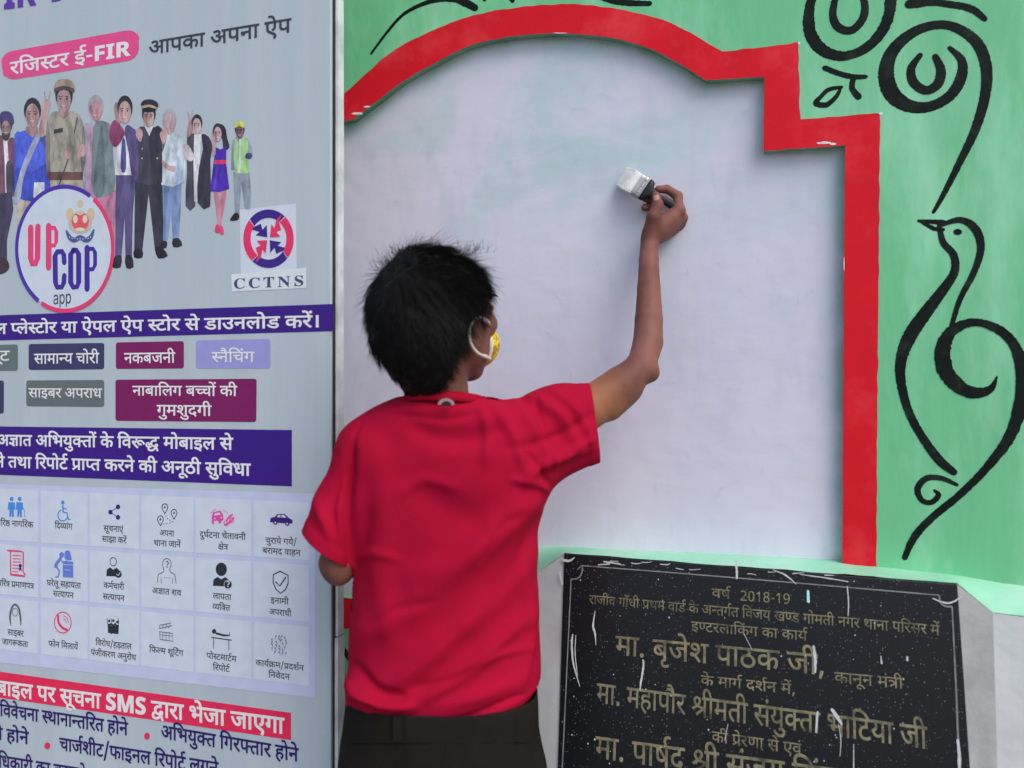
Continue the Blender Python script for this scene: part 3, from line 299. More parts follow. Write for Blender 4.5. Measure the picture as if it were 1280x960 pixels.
[[470,218,1,470,148,0,379,80,0,312,80,1,226,80,0,92,208,0,29,356,1,100,382,1,143,276,0,243,153,0,305,153,1,343,153,0,391,188,0,391,227,1,391,264,0,350,322,0,318,347,1,291,342,0,260,341,1,255,411,1,323,413,0,380,457,0,380,494,1,380,530,0,333,562,0,302,562,1,265,562,0,205,542,0,171,525,1,146,594,1,172,608,0,249,632,0,298,632,1,376,632,0,459,554,0,459,495,1,459,417,0,392,375,1,403,365,0,412,355,1,450,350,0,486,350,1,518,350,0,568,356,0,594,363,1,594,551,1,521,551,1,521,622,1,779,622,1,779,551,1,675,551,1,675,0,1,594,0,1,594,290,1,570,284,0,524,279,0,498,279,1,481,279,0,455,282,1,470,252,0]],
[[358,222,1,329,222,0,271,208,0,248,197,1,201,225,0,137,301,0,137,352,1,137,380,0,157,420,0,174,433,1,197,450,0,259,465,0,308,465,1,401,465,1,401,551,1,0,551,1,0,622,1,592,622,1,592,551,1,482,551,1,482,394,1,298,394,1,267,394,0,241,388,0,232,381,1,217,369,0,217,347,1,217,323,0,245,290,0,261,277,1,307,294,0,362,294,1,436,294,0,534,219,0,534,154,1,534,87,0,436,0,0,337,0,1,239,0,0,84,88,0,25,158,1,86,207,1,143,139,0,262,74,0,337,74,1,453,74,0,453,152,1,453,187,0,404,222,0], [257,-134,1,257,-110,0,290,-76,0,312,-76,1,335,-76,0,367,-110,0,367,-134,1,367,-159,0,335,-192,0,312,-192,1,290,-192,0,257,-159,0]],
[[90,0,1,90,714,1,499,714,1,499,590,1,239,590,1,239,406,1,481,406,1,481,282,1,239,282,1,239,0,1]],
[[32,0,1,32,86,1,119,126,1,119,588,1,32,628,1,32,714,1,357,714,1,357,628,1,270,588,1,270,126,1,357,86,1,357,0,1]],
[[90,0,1,90,714,1,296,714,1,465,168,1,468,168,1,647,714,1,853,714,1,853,0,1,712,0,1,712,338,1,712,372,0,715,460,0,718,539,0,719,559,1,715,559,1,531,0,1,392,0,1,220,560,1,216,560,1,218,540,0,222,460,0,225,369,0,225,332,1,225,0,1]],
[[90,0,1,90,714,1,298,714,1,444,714,0,583,608,0,583,500,1,583,451,0,546,378,0,485,327,0,450,311,1,660,0,1,492,0,1,322,274,1,241,274,1,241,0,1], [241,397,1,290,397,1,365,397,0,430,447,0,430,496,1,430,547,0,361,590,0,287,590,1,241,590,1]],
[[248,-10,1,135,-10,0,46,33,1,46,174,1,97,152,0,206,115,0,260,115,1,316,115,0,363,158,0,363,191,1,363,231,0,283,281,0,224,308,1,199,319,0,141,352,0,88,402,0,54,472,0,54,521,1,54,617,0,184,724,0,296,724,1,352,724,0,453,698,0,508,674,1,459,556,1,410,576,0,332,598,0,291,598,1,248,598,0,202,558,0,202,526,1,202,488,0,270,444,0,337,412,1,392,387,0,469,330,0,511,254,0,511,198,1,511,103,0,374,-10,0]],
[[600,-16,1,159,521,1,159,117,1,159,64,0,194,28,0,248,26,1,248,0,1,27,0,1,27,26,1,62,27,0,99,42,0,113,81,0,113,117,1,113,578,1,62,641,0,54,645,1,44,650,0,27,653,1,27,678,1,233,678,1,582,251,1,582,562,1,582,598,0,568,635,0,530,650,0,493,653,1,493,678,1,714,678,1,714,653,1,662,651,0,628,614,0,628,561,1,628,-16,1]],
[[64,-16,1,64,235,1,93,235,1,117,126,0,215,22,0,293,22,1,350,22,0,415,85,0,415,133,1,415,199,0,335,238,1,242,284,1,155,327,0,74,425,0,74,494,1,74,555,0,126,644,0,217,694,0,275,694,1,305,694,0,378,680,0,420,667,1,428,665,0,440,662,0,446,662,1,472,662,0,477,694,1,505,694,1,505,475,1,480,475,1,466,531,0,408,615,0,331,662,0,289,662,1,238,662,0,178,608,0,178,566,1,178,527,0,230,475,0,281,451,1,377,406,1,438,378,0,507,316,0,535,244,0,535,198,1,535,134,0,474,38,0,362,-15,0,286,-15,1,261,-15,0,211,-8,0,187,1,1,162,10,0,131,18,0,126,18,1,110,18,0,96,3,0,91,-16,1]],
[[137,0,1,137,26,1,191,26,0,232,66,0,232,120,1,232,645,1,222,645,1,143,645,0,51,556,0,43,473,1,16,473,1,16,678,1,611,678,1,611,472,1,586,472,1,569,645,0,400,645,1,392,645,1,392,120,1,392,64,0,431,26,0,488,26,1,488,0,1]],
[[230,-13,1,178,-13,0,94,26,0,44,102,0,44,155,1,44,202,0,81,261,0,143,294,0,218,311,0,256,316,1,305,322,0,367,329,0,396,346,0,396,366,1,396,369,1,396,403,0,371,450,0,320,476,0,282,476,1,243,476,0,188,451,0,153,415,0,144,396,1,60,423,1,81,473,0,152,529,0,238,553,0,280,553,1,307,553,0,377,540,0,442,500,0,484,424,0,484,360,1,484,0,1,398,0,1,398,74,1,392,74,1,383,55,0,342,15,0,276,-13,0], [245,65,1,294,65,0,361,103,0,396,164,0,396,197,1,396,273,1,391,267,0,355,256,0,309,249,0,265,243,0,252,242,1,221,238,0,166,219,0,132,182,0,132,151,1,132,123,0,162,84,0,212,65,0]],
[[77,-204,1,77,546,1,162,546,1,162,458,1,172,458,1,181,473,0,214,518,0,277,553,0,330,553,1,398,553,0,502,484,0,562,358,0,562,271,1,562,185,0,503,58,0,399,-12,0,331,-12,1,279,-12,0,215,24,0,181,69,0,172,84,1,165,84,1,165,-204,1], [317,67,1,369,67,0,438,122,0,472,215,0,472,272,1,472,329,0,438,420,0,369,474,0,317,474,1,267,474,0,199,423,0,164,333,0,164,272,1,164,212,0,199,119,0,268,67,0]],
[[382,-16,1,282,-16,0,127,75,0,39,236,0,39,340,1,39,443,0,128,602,0,285,693,0,386,693,1,454,693,0,547,655,1,562,648,0,577,648,1,614,648,0,624,693,1,650,693,1,650,459,1,625,459,1,591,552,0,470,660,0,395,660,1,214,660,0,214,337,1,214,35,0,414,35,1,474,35,0,592,98,0,638,158,1,666,132,1,563,-16,0]],
]
# each line of lettering: advance width, then letter shape number, x, y
LINES = {
 'FIR': (1598, [86,0,0, 87,549,0, 89,938,0]),
 'CCTNS': (4140, [96,0,0, 96,857,0, 93,1714,0, 91,2504,0, 92,3399,0]),
 'रजिस्टर ई-FIR': (5401, [50,0,0, 64,409,0, 27,668,0, 17,1410,0, 29,1799,0, 50,2303,0, 3,2972,0, 75,3463,0, 86,3803,0, 87,4352,0, 89,4741,0]),
 'आपका अपना ऐप': (6399, [0,0,0, 41,1023,0, 18,1591,0, 63,2353,0, 84,2872,0, 41,3636,0, 39,4204,0, 63,4759,0, 12,5278,0, 41,5831,0]),
 'app': (1786, [94,0,0, 95,562,0, 95,1174,0]),
 'गूगल प्लेस्टोर या ऐपल ऐप स्टोर से डाउनलोड करें।': (17430, [22,0,0, 67,563,0, 22,563,0, 53,1126,0, 14,2064,0, 53,2372,0, 69,3050,0, 17,3050,0, 29,3439,0, 71,3943,0, 50,4202,0, 49,4871,0, 63,5451,0, 12,5970,0, 41,6523,0, 53,7091,0, 12,8029,0, 41,8582,0, 17,9410,0, 29,9799,0, 71,10303,0, 50,10562,0, 61,11231,0, 69,11907,0, 31,12167,0, 63,12744,0, 4,13003,0, 39,13551,0, 53,14106,0, 71,14784,0, 31,15043,0, 18,15880,0, 50,16642,0, 40,17051,0, 1,17051,0]),
 'लूट': (1182, [53,0,0, 67,678,0, 29,678,0]),
 'सामान्य चोरी': (4551, [61,0,0, 63,676,0, 47,935,0, 63,1533,0, 13,1792,0, 49,2150,0, 26,2990,0, 71,3624,0, 50,3883,0, 65,4292,0]),
 'नकबजनी': (3444, [39,0,0, 18,555,0, 44,1317,0, 27,1888,0, 39,2630,0, 65,3185,0]),
 'स्नैचिंग': (2400, [17,0,0, 39,389,0, 70,944,0, 64,944,0, 26,1203,0, 60,1837,0, 22,1837,0]),
 'साइबर अपराध': (5281, [61,0,0, 63,676,0, 2,935,0, 44,1426,0, 50,1997,0, 84,2666,0, 41,3430,0, 50,3998,0, 63,4407,0, 38,4666,0]),
 'नाबालिग बच्चों की': (6513, [39,0,0, 63,555,0, 44,814,0, 63,1385,0, 64,1644,0, 53,1903,0, 22,2581,0, 44,3404,0, 48,3975,0, 42,4973,0, 18,5492,0, 65,6254,0]),
 'गुमशुदगी': (3183, [22,0,0, 66,563,0, 47,563,0, 58,1161,0, 66,1841,0, 37,1841,0, 22,2361,0, 65,2924,0]),
 'अज्ञात अभियुक्तों के विरूद्ध मोबाइल से': (13959, [84,0,0, 6,764,0, 63,1405,0, 33,1664,0, 84,2494,0, 64,3258,0, 45,3517,0, 49,4220,0, 66,4800,0, 8,4800,0, 33,5403,0, 42,5973,0, 18,6492,0, 69,7033,0, 64,7514,0, 57,7773,0, 35,8329,0, 52,9116,0, 47,10167,0, 71,10765,0, 44,11024,0, 63,11595,0, 2,11854,0, 53,12345,0, 61,13283,0, 69,13959,0]),
 'ने तथा रिपोर्ट प्राप्त करने की अनूठी सुविधा': (14825, [39,0,0, 69,555,0, 33,815,0, 34,1385,0, 63,2027,0, 64,2546,0, 50,2805,0, 41,3214,0, 71,3782,0, 29,4041,0, 7,4501,0, 23,4805,0, 63,5373,0, 14,5632,0, 33,5940,0, 18,6770,0, 50,7532,0, 39,7941,0, 69,8496,0, 18,8756,0, 65,9518,0, 84,10037,0, 39,10801,0, 67,11356,0, 30,11356,0, 65,11941,0, 61,12460,0, 66,13136,0, 64,13136,0, 57,13395,0, 38,13951,0, 63,14566,0]),
 'वरिष्ठ नागरिक': (4880, [57,0,0, 64,556,0, 50,815,0, 55,1224,0, 39,2073,0, 63,2628,0, 22,2887,0, 64,3450,0, 50,3709,0, 18,4118,0]),
 'दिव्यांग': (2523, [64,0,0, 37,259,0, 54,779,0, 63,1701,0, 60,1960,0, 22,1960,0]),
 'सूचनाएं': (2677, [61,0,0, 67,676,0, 26,676,0, 39,1310,0, 63,1865,0, 9,2124,0, 60,2689,0]),
 'साझा करें': (3381, [61,0,0, 63,676,0, 28,935,0, 63,1691,0, 18,2210,0, 50,2972,0, 40,3381,0]),
 'अपना': (2146, [84,0,0, 41,764,0, 39,1332,0, 63,1887,0]),
 'थाना जानें': (3531, [34,0,0, 63,642,0, 39,901,0, 63,1456,0, 27,1975,0, 63,2717,0, 39,2976,0, 40,3531,0]),
 'दुर्घटना चेतावनी': (5522, [36,0,0, 24,520,0, 7,1111,0, 29,1111,0, 39,1615,0, 63,2170,0, 26,2689,0, 69,3323,0, 33,3323,0, 63,3893,0, 57,4152,0, 39,4708,0, 65,5263,0]),
 'क्षेत्र': (1264, [5,0,0, 69,712,0, 21,712,0]),
 'चुराये गये/': (3714, [26,0,0, 66,634,0, 50,634,0, 63,1043,0, 49,1302,0, 69,1882,0, 22,2142,0, 49,2705,0, 69,3285,0, 77,3285,0]),
 'बरामद वाहन': (4518, [44,0,0, 50,571,0, 63,980,0, 47,1239,0, 37,1837,0, 57,2617,0, 63,3173,0, 62,3432,0, 39,3963,0]),
 'चरित्र प्रमाणपत्र': (5382, [26,0,0, 64,634,0, 50,893,0, 21,1302,0, 23,2114,0, 47,2682,0, 63,3280,0, 32,3539,0, 41,4262,0, 21,4830,0]),
 'घरेलू सहायता': (4813, [24,0,0, 50,591,0, 69,1000,0, 53,1000,0, 67,1678,0, 61,1938,0, 62,2614,0, 63,3145,0, 49,3404,0, 33,3984,0, 63,4554,0]),
 'सत्यापन': (2987, [61,0,0, 11,676,0, 49,1025,0, 63,1605,0, 41,1864,0, 39,2432,0]),
 'कर्मचारी': (2921, [18,0,0, 47,762,0, 7,1360,0, 26,1360,0, 63,1994,0, 50,2253,0, 65,2662,0]),
 'अज्ञात शव': (3730, [84,0,0, 6,764,0, 63,1405,0, 33,1664,0, 58,2494,0, 57,3174,0]),
 'लापता': (2334, [53,0,0, 63,678,0, 41,937,0, 33,1505,0, 63,2075,0]),
 'व्यक्ति': (2354, [54,0,0, 64,922,0, 8,1181,0, 33,1784,0]),
 'इनामी': (2162, [2,0,0, 39,491,0, 63,1046,0, 47,1305,0, 65,1903,0]),
 'अपराधी': (2874, [84,0,0, 41,764,0, 50,1332,0, 63,1741,0, 38,2000,0, 65,2615,0]),
 'साइबर': (2406, [61,0,0, 63,676,0, 2,935,0, 44,1426,0, 50,1997,0]),
 'जागरूकता': (3942, [27,0,0, 63,742,0, 22,1001,0, 35,1564,0, 18,2351,0, 33,3113,0, 63,3683,0]),
 'फोन मिलायें': (4219, [43,0,0, 71,771,0, 39,1030,0, 64,1845,0, 47,2104,0, 53,2702,0, 63,3380,0, 49,3639,0, 40,4219,0]),
 'विरोध/हड़ताल': (5142, [64,0,0, 57,259,0, 50,815,0, 71,1224,0, 38,1483,0, 77,2098,0, 62,2527,0, 85,3058,0, 33,3635,0, 63,4205,0, 53,4464,0]),
 'पंजीकरण अनुरोध': (6325, [41,0,0, 60,568,0, 27,568,0, 65,1310,0, 18,1569,0, 50,2331,0, 32,2740,0, 84,3723,0, 39,4487,0, 66,5042,0, 50,5042,0, 71,5451,0, 38,5710,0]),
 'फिल्म शूटिंग': (4394, [64,0,0, 43,259,0, 16,1030,0, 47,1530,0, 58,2388,0, 67,3068,0, 64,3068,0, 29,3327,0, 60,3787,0, 22,3831,0]),
 'पोस्टमार्टम': (3679, [41,0,0, 71,568,0, 17,827,0, 29,1216,0, 47,1720,0, 63,2318,0, 29,2577,0, 7,3037,0, 47,3081,0]),
 'रिपोर्ट': (1999, [64,0,0, 50,259,0, 41,668,0, 71,1236,0, 29,1495,0, 7,1955,0]),
 'कार्यक्रम/प्रदर्शन': (5713, [18,0,0, 63,762,0, 49,1021,0, 7,1601,0, 19,1601,0, 47,2363,0, 77,2961,0, 23,3390,0, 37,3958,0, 58,4478,0, 7,5158,0, 39,5158,0]),
 'निवेदन': (2445, [64,0,0, 39,259,0, 57,814,0, 69,1370,0, 37,1370,0, 39,1890,0]),
 'मोबाइल पर सूचना SMS द्वारा भेजा जाएगा': (15189, [47,0,0, 71,598,0, 44,857,0, 63,1428,0, 2,1687,0, 53,2178,0, 41,3116,0, 50,3684,0, 61,4353,0, 67,5029,0, 26,5029,0, 39,5663,0, 63,6218,0, 90,6737,0, 88,7288,0, 90,8231,0, 51,9042,0, 63,9662,0, 50,9921,0, 63,10330,0, 45,10849,0, 69,11552,0, 27,11552,0, 63,12294,0, 27,12813,0, 63,13555,0, 9,13814,0, 22,14367,0, 63,14930,0]),
 'विवेचना स्थानान्तरित होने': (8945, [64,0,0, 57,259,0, 57,815,0, 69,1371,0, 26,1371,0, 39,2005,0, 63,2560,0, 56,3079,0, 63,4101,0, 39,4360,0, 63,4915,0, 13,5174,0, 33,5532,0, 64,6102,0, 50,6361,0, 33,6770,0, 62,7600,0, 71,8131,0, 39,8390,0, 69,8945,0]),
 'अभियुक्त गिरफ्तार होने': (8425, [84,0,0, 64,764,0, 45,1023,0, 49,1726,0, 66,2306,0, 8,2306,0, 33,2909,0, 64,3739,0, 22,3998,0, 50,4561,0, 15,4970,0, 33,5582,0, 63,6152,0, 50,6411,0, 62,7080,0, 71,7611,0, 39,7870,0, 69,8425,0]),
 'की होने': (2626, [18,0,0, 65,762,0, 62,1281,0, 71,1812,0, 39,2071,0, 69,2626,0]),
 'चार्जशीट/फाइनल रिपोर्ट लगने': (10576, [26,0,0, 63,634,0, 27,893,0, 7,1635,0, 58,1635,0, 65,2315,0, 29,2574,0, 77,3078,0, 43,3507,0, 63,4278,0, 2,4537,0, 39,5028,0, 53,5583,0, 64,6521,0, 50,6780,0, 41,7189,0, 71,7757,0, 29,8016,0, 7,8476,0, 53,8780,0, 22,9458,0, 39,10021,0, 69,10576,0]),
 'अधिकारी का बदलने': (7192, [84,0,0, 64,764,0, 38,1023,0, 18,1638,0, 63,2400,0, 50,2659,0, 65,3068,0, 18,3587,0, 63,4349,0, 44,4868,0, 37,5439,0, 53,5959,0, 39,6637,0, 69,7192,0]),
 'वर्ष': (1134, [57,0,0, 59,556,0, 7,1134,0]),
 '2018-19': (3646, [80,0,0, 78,551,0, 79,1102,0, 81,1653,0, 75,2204,0, 79,2544,0, 82,3095,0]),
 'राजीव गाँधी प्रथम वार्ड के अन्तर्गत विजय खण्ड गोमती नगर थाना परिसर में': (26237, [50,0,0, 63,409,0, 27,668,0, 65,1410,0, 57,1669,0, 22,2485,0, 63,3048,0, 46,3307,0, 38,3307,0, 65,3922,0, 23,4441,0, 34,5009,0, 47,5651,0, 57,6509,0, 63,7065,0, 31,7324,0, 7,7895,0, 18,8161,0, 69,8702,0, 84,9183,0, 13,9947,0, 33,10305,0, 22,10875,0, 7,11438,0, 33,11438,0, 64,12268,0, 57,12527,0, 27,13083,0, 49,13825,0, 20,14665,0, 10,15483,0, 31,15950,0, 22,16787,0, 71,17350,0, 47,17609,0, 33,18207,0, 65,18777,0, 39,19296,0, 22,19851,0, 50,20414,0, 34,21083,0, 63,21725,0, 39,21984,0, 63,22539,0, 41,23058,0, 64,23626,0, 50,23885,0, 61,24294,0, 50,24970,0, 47,25639,0, 40,26237,0]),
 'इण्टरलाकिंग का कार्य': (7534, [2,0,0, 10,491,0, 29,958,0, 50,1462,0, 53,1871,0, 63,2549,0, 64,2808,0, 18,3067,0, 60,3608,0, 22,3829,0, 18,4652,0, 63,5414,0, 18,5933,0, 63,6695,0, 49,6954,0, 7,7534,0]),
 'मा. बृजेश पाठक जी,': (7341, [47,0,0, 63,598,0, 76,857,0, 44,1385,0, 68,1956,0, 27,1956,0, 69,2698,0, 58,2698,0, 41,3638,0, 63,4206,0, 30,4465,0, 18,5050,0, 27,6072,0, 65,6814,0, 73,7073,0]),
 'कानून मंत्री': (3800, [18,0,0, 63,762,0, 39,1021,0, 67,1576,0, 39,1576,0, 47,2391,0, 60,2989,0, 21,2989,0, 65,3541,0]),
 'के मार्ग दर्शन में,': (5583, [18,0,0, 69,541,0, 47,1022,0, 63,1620,0, 22,1879,0, 7,2442,0, 37,2702,0, 58,3222,0, 7,3902,0, 39,3902,0, 47,4717,0, 40,5315,0, 73,5315,0]),
 'मा. महापौर श्रीमती संयुक्ता भाटिया जी': (13695, [47,0,0, 63,598,0, 76,857,0, 47,1385,0, 62,1983,0, 63,2514,0, 41,2773,0, 74,3341,0, 50,3600,0, 25,4269,0, 65,4976,0, 47,5235,0, 33,5833,0, 65,6403,0, 61,6922,0, 60,7598,0, 49,7598,0, 66,8178,0, 8,8178,0, 33,8781,0, 63,9351,0, 45,9870,0, 63,10573,0, 64,10832,0, 29,11091,0, 49,11595,0, 63,12175,0, 27,12694,0, 65,13436,0]),
 'की प्रेरणा से एवं': (5545, [18,0,0, 65,762,0, 23,1281,0, 69,1849,0, 50,1849,0, 32,2258,0, 63,2981,0, 61,3500,0, 69,4176,0, 9,4436,0, 57,4989,0, 60,5545,0]),
 'मा. पार्षद श्री संजय सिंह': (8520, [47,0,0, 63,598,0, 76,857,0, 41,1385,0, 63,1953,0, 59,2212,0, 7,2790,0, 37,2790,0, 25,3570,0, 65,4277,0, 61,4796,0, 60,5472,0, 27,5472,0, 49,6214,0, 64,7054,0, 61,7313,0, 60,7989,0, 62,7989,0]),
 '?': (518, [83,0,0]),
 '!': (383, [72,0,0]),
}
_gc={}
def glyph_poly(i,weight=0,res=3):
    """closed polylines (list of lists) of glyph i, flattened quadratics"""
    key=(i,weight)
    if key in _gc:return _gc[key]
    out=[]
    for ct in LETTER_SHAPES[i]:
        p=[(ct[k],ct[k+1],ct[k+2]) for k in range(0,len(ct),3)]
        q=[]
        n=len(p)
        for k in range(n):
            x,y,o=p[k];x2,y2,o2=p[(k+1)%n]
            q.append((x,y,o))
            if not o and not o2:q.append(((x+x2)/2,(y+y2)/2,1))
        s=next((k for k in range(len(q)) if q[k][2]),0);q=q[s:]+q[:s]
        r=[];k=0;n=len(q)
        while k<n:
            if q[k][2]:r.append((q[k][0],q[k][1]));k+=1
            else:
                a=q[k-1];c=q[(k+1)%n];b=q[k]
                for j in range(1,res+1):
                    t=j/(res+1);r.append(((1-t)**2*a[0]+2*t*(1-t)*b[0]+t*t*c[0],(1-t)**2*a[1]+2*t*(1-t)*b[1]+t*t*c[1]))
                k+=1
        s=[r[0]]
        for v in r[1:]:
            if abs(v[0]-s[-1][0])+abs(v[1]-s[-1][1])>1.5:s.append(v)
        if len(s)>2 and abs(s[0][0]-s[-1][0])+abs(s[0][1]-s[-1][1])<=1.5:s.pop()
        if len(s)>2:out.append(s)
    _gc[key]=out
    return out
_lc={}
import math
def _inside(p,pl):
    c=False;n=len(pl)
    for k in range(n):
        a,b=pl[k-1],pl[k]
        if (a[1]>p[1])!=(b[1]>p[1]) and p[0]<(b[0]-a[0])*(p[1]-a[1])/(b[1]-a[1])+a[0]:c=not c
    return c
def _area(pl):return sum(pl[k-1][0]*pl[k][1]-pl[k][0]*pl[k-1][1] for k in range(len(pl)))/2
def fill2d(loops):
    """triangulate closed 2-D loops (holes allowed) with Blender's curve filler"""
    cu=bpy.data.curves.new('g','CURVE');cu.dimensions='2D';cu.fill_mode='BOTH'
    for pl in loops:
        sp=cu.splines.new('POLY');sp.points.add(len(pl)-1);sp.use_cyclic_u=True
        for k,(x,y) in enumerate(pl):sp.points[k].co=(x,y,0,1)
    o=bpy.data.objects.new('g',cu);me=bpy.data.meshes.new_from_object(o)
    z=[a.co.z for a in me.vertices];z0=max(z) if z else 0
    v=[(a.co.x,a.co.y) for a in me.vertices];f=[tuple(p.vertices) for p in me.polygons if p.normal.length>0]
    bpy.data.meshes.remove(me);bpy.data.objects.remove(o);bpy.data.curves.remove(cu)
    return v,f
def offset_loop(s,w):
    z=[];n=len(s)
    for k in range(n):
        a,b,c=s[k-1],s[k],s[(k+1)%n]
        d1=(b[0]-a[0],b[1]-a[1]);d2=(c[0]-b[0],c[1]-b[1])
        l1=math.hypot(*d1) or 1;l2=math.hypot(*d2) or 1
        m=(-d1[1]/l1-d2[1]/l2,d1[0]/l1+d2[0]/l2);q=m[0]*m[0]+m[1]*m[1]
        f=2/max(q,1.0)
        z.append((b[0]+m[0]*f*w,b[1]+m[1]*f*w))
    return z
def glyph_mesh(i,weight):
    """letter face at height h, a slanted rim going out to the boldened outline at height 0"""
    key=(i,weight)
    if key in _lc:return _lc[key]
    pls=glyph_poly(i);outer=[p for p in pls if _area(p)<0];holes=[p for p in pls if _area(p)>=0]
    V=[];Fc=[]
    for q,o in enumerate(outer):
        v,f=fill2d([o]+[h for h in holes if _inside(h[0],o)])
        n=len(V);V+=[(a,b,6+q*3) for a,b in v];Fc+=[tuple(n+j for j in t) for t in f]
    if weight:
        for p in pls:
            r=offset_loop(p,weight);n=len(V);m=len(p)
            V+=[(a,b,6) for a,b in p]+[(a,b,0) for a,b in r]
            Fc+=[(n+k,n+(k+1)%m,n+m+(k+1)%m,n+m+k) for k in range(m)]
    _lc[key]=(V,Fc);return V,Fc
def line_mesh(t,weight=0):
    """(x, y, height) vertices in font units, faces, and the advance width"""
    w,s=LINES[t];V=[];Fc=[]
    for q,k in enumerate(range(0,len(s),3)):
        g,x,y=s[k:k+3]
        v,f=glyph_mesh(g,weight);n=len(V);dz=(q%3)*3
        V+=[(a+x,b+y,c+dz) for a,b,c in v];Fc+=[tuple(n+j for j in u) for u in f]
    return V,Fc,w
# ================================================================== THE GROUND
V, F = [], []
n = 60
for i in range(n + 1):
    for j in range(n + 1):
        x = (i / n - .5) * 2; y = (j / n - .5) * 2
        x = 60 * abs(x) ** 2.2 * (1 if x > 0 else -1); y = 60 * abs(y) ** 2.2 * (1 if y > 0 else -1) + 1.2
        V.append((x, y, .004 * mnoise.noise(Vector((x * 2, y * 2, 0)))))
for i in range(n):
    for j in range(n): F.append((i * (n + 1) + j, (i + 1) * (n + 1) + j, (i + 1) * (n + 1) + j + 1, i * (n + 1) + j + 1))
m_ground = mat('concrete ground', (.22, .21, .19, 1), .9, .15, 3, .002, 40, c2=(.15, .14, .125, 1))
g = obj('ground', V, F, m_ground, kind='structure'); g.name = 'ground'

# ================================================================== THE PAINTED WALL
m_green = mat('green wall paint', alb(104, 178, 132), .55, .05, 5, .0009, 26, .16, c2=alb(142, 202, 166), mixscale=3.0, mixlo=.46, mixhi=.74, stretch=(2.4, 1, .7))
m_red = mat('red border paint', alb(196, 24, 38), .5, .07, 9, .0006, 40, .12, c2=alb(218, 66, 72), mixscale=7, mixlo=.5, mixhi=.8)
m_black = mat('black paint', alb(16, 22, 20), .6, .3, 14, .0004, 60, .12, c2=alb(34, 50, 42), mixscale=26, mixlo=.5, mixhi=.75)
m_white = mat('white limewash', alb(178, 181, 183), .7, .05, 6, .0015, 30, .3, c2=alb(164, 168, 170), mixscale=4, mixlo=.5, mixhi=.72)
m_rim = mat('pale green reveal paint', alb(128, 156, 138), .7, .12, 20, .001, 60, .3, c2=alb(96, 140, 112), mixscale=9)
m_bare = mat('bare pale plaster', alb(205, 205, 205), .8, .1, 60, .001, 90, .3)

# recess paint: lilac white brushed over the old green, strokes running mostly across
m_lilac = mat('brushed lilac white paint', alb(191, 190, 207), .5, .02, 3, 0, 40, .3)
N, L = m_lilac.node_tree.nodes, m_lilac.node_tree.links
b = N['Principled BSDF']; tc = N.new('ShaderNodeTexCoord')
def nz(scale, det, st, rough=.55, dist=0.):
    mp = N.new('ShaderNodeMapping'); mp.inputs['Scale'].default_value = st; L.new(tc.outputs['Object'], mp.inputs[0])
    q = N.new('ShaderNodeTexNoise'); q.inputs['Scale'].default_value = scale; q.inputs['Detail'].default_value = det; q.inputs['Roughness'].default_value = rough
    q.inputs['Distortion'].default_value = dist
    L.new(mp.outputs[0], q.inputs[0]); return q.outputs[0]
def rng(s, a, c, lo=0., hi=1.):
    q = N.new('ShaderNodeMapRange'); q.inputs['From Min'].default_value = a; q.inputs['From Max'].default_value = c
    q.inputs['To Min'].default_value = lo; q.inputs['To Max'].default_value = hi; L.new(s, q.inputs[0]); return q.outputs[0]
def mth(op, a, c):
    q = N.new('ShaderNodeMath'); q.operation = op
    for k, x in enumerate((a, c)):
        if isinstance(x, (int, float)): q.inputs[k].default_value = x
        else: L.new(x, q.inputs[k])
    return q.outputs[0]
def mixc(f, A, B):
    q = N.new('ShaderNodeMix'); q.data_type = 'RGBA'; L.new(f, q.inputs[0])
    for k, x in ((6, A), (7, B)):
        if isinstance(x, tuple): q.inputs[k].default_value = x
        else: L.new(x, q.inputs[k])
    return q.outputs[2]
big = rng(nz(1.6, 3, (1, 1, 1)), .38, .62)
stroke = rng(nz(2.6, 6, (1, 1, 1.9), .56, .8), .42, .64)
strokev = rng(nz(5, 8, (2.6, 1, .8), .62, .5), .5, .7)
sepz = N.new('ShaderNodeSeparateXYZ'); L.new(tc.outputs['Object'], sepz.inputs[0])
up = rng(sepz.outputs[2], 1.35, 1.9)
c1 = mixc(mth('MULTIPLY', big, .8), alb(196, 193, 208), alb(187, 188, 205))
c1 = mixc(mth('MULTIPLY', mth('MULTIPLY', stroke, up), .9), c1, alb(158, 186, 188))
c1 = mixc(mth('MULTIPLY', strokev, .42), c1, alb(168, 173, 190))
c1 = mixc(mth('MULTIPLY', rng(nz(38, 6, (1, 1, .35), .7), .62, .74), .22), c1, alb(140, 150, 160))
ed = N.new('ShaderNodeAttribute'); ed.attribute_name = 'edge'
over = mth('MULTIPLY', ed.outputs['Fac'], rng(nz(9, 6, (1, 1, 1), .6), .36, .58))
c1 = mixc(mth('MINIMUM', mth('MULTIPLY', over, 1.0), .6), c1, alb(136, 170, 152))
for l in list(b.inputs['Base Color'].links): L.remove(l)
L.new(c1, b.inputs['Base Color'])
bp = N.new('ShaderNodeBump'); bp.inputs['Distance'].default_value = .0007; bp.inputs['Strength'].default_value = .8
L.new(mth('ADD', nz(22, 6, (1, 1, 2), .5, .4), mth('MULTIPLY', nz(6, 4, (1, 1, 1)), 1.5)), bp.inputs['Height']); L.new(bp.outputs[0], b.inputs['Normal'])

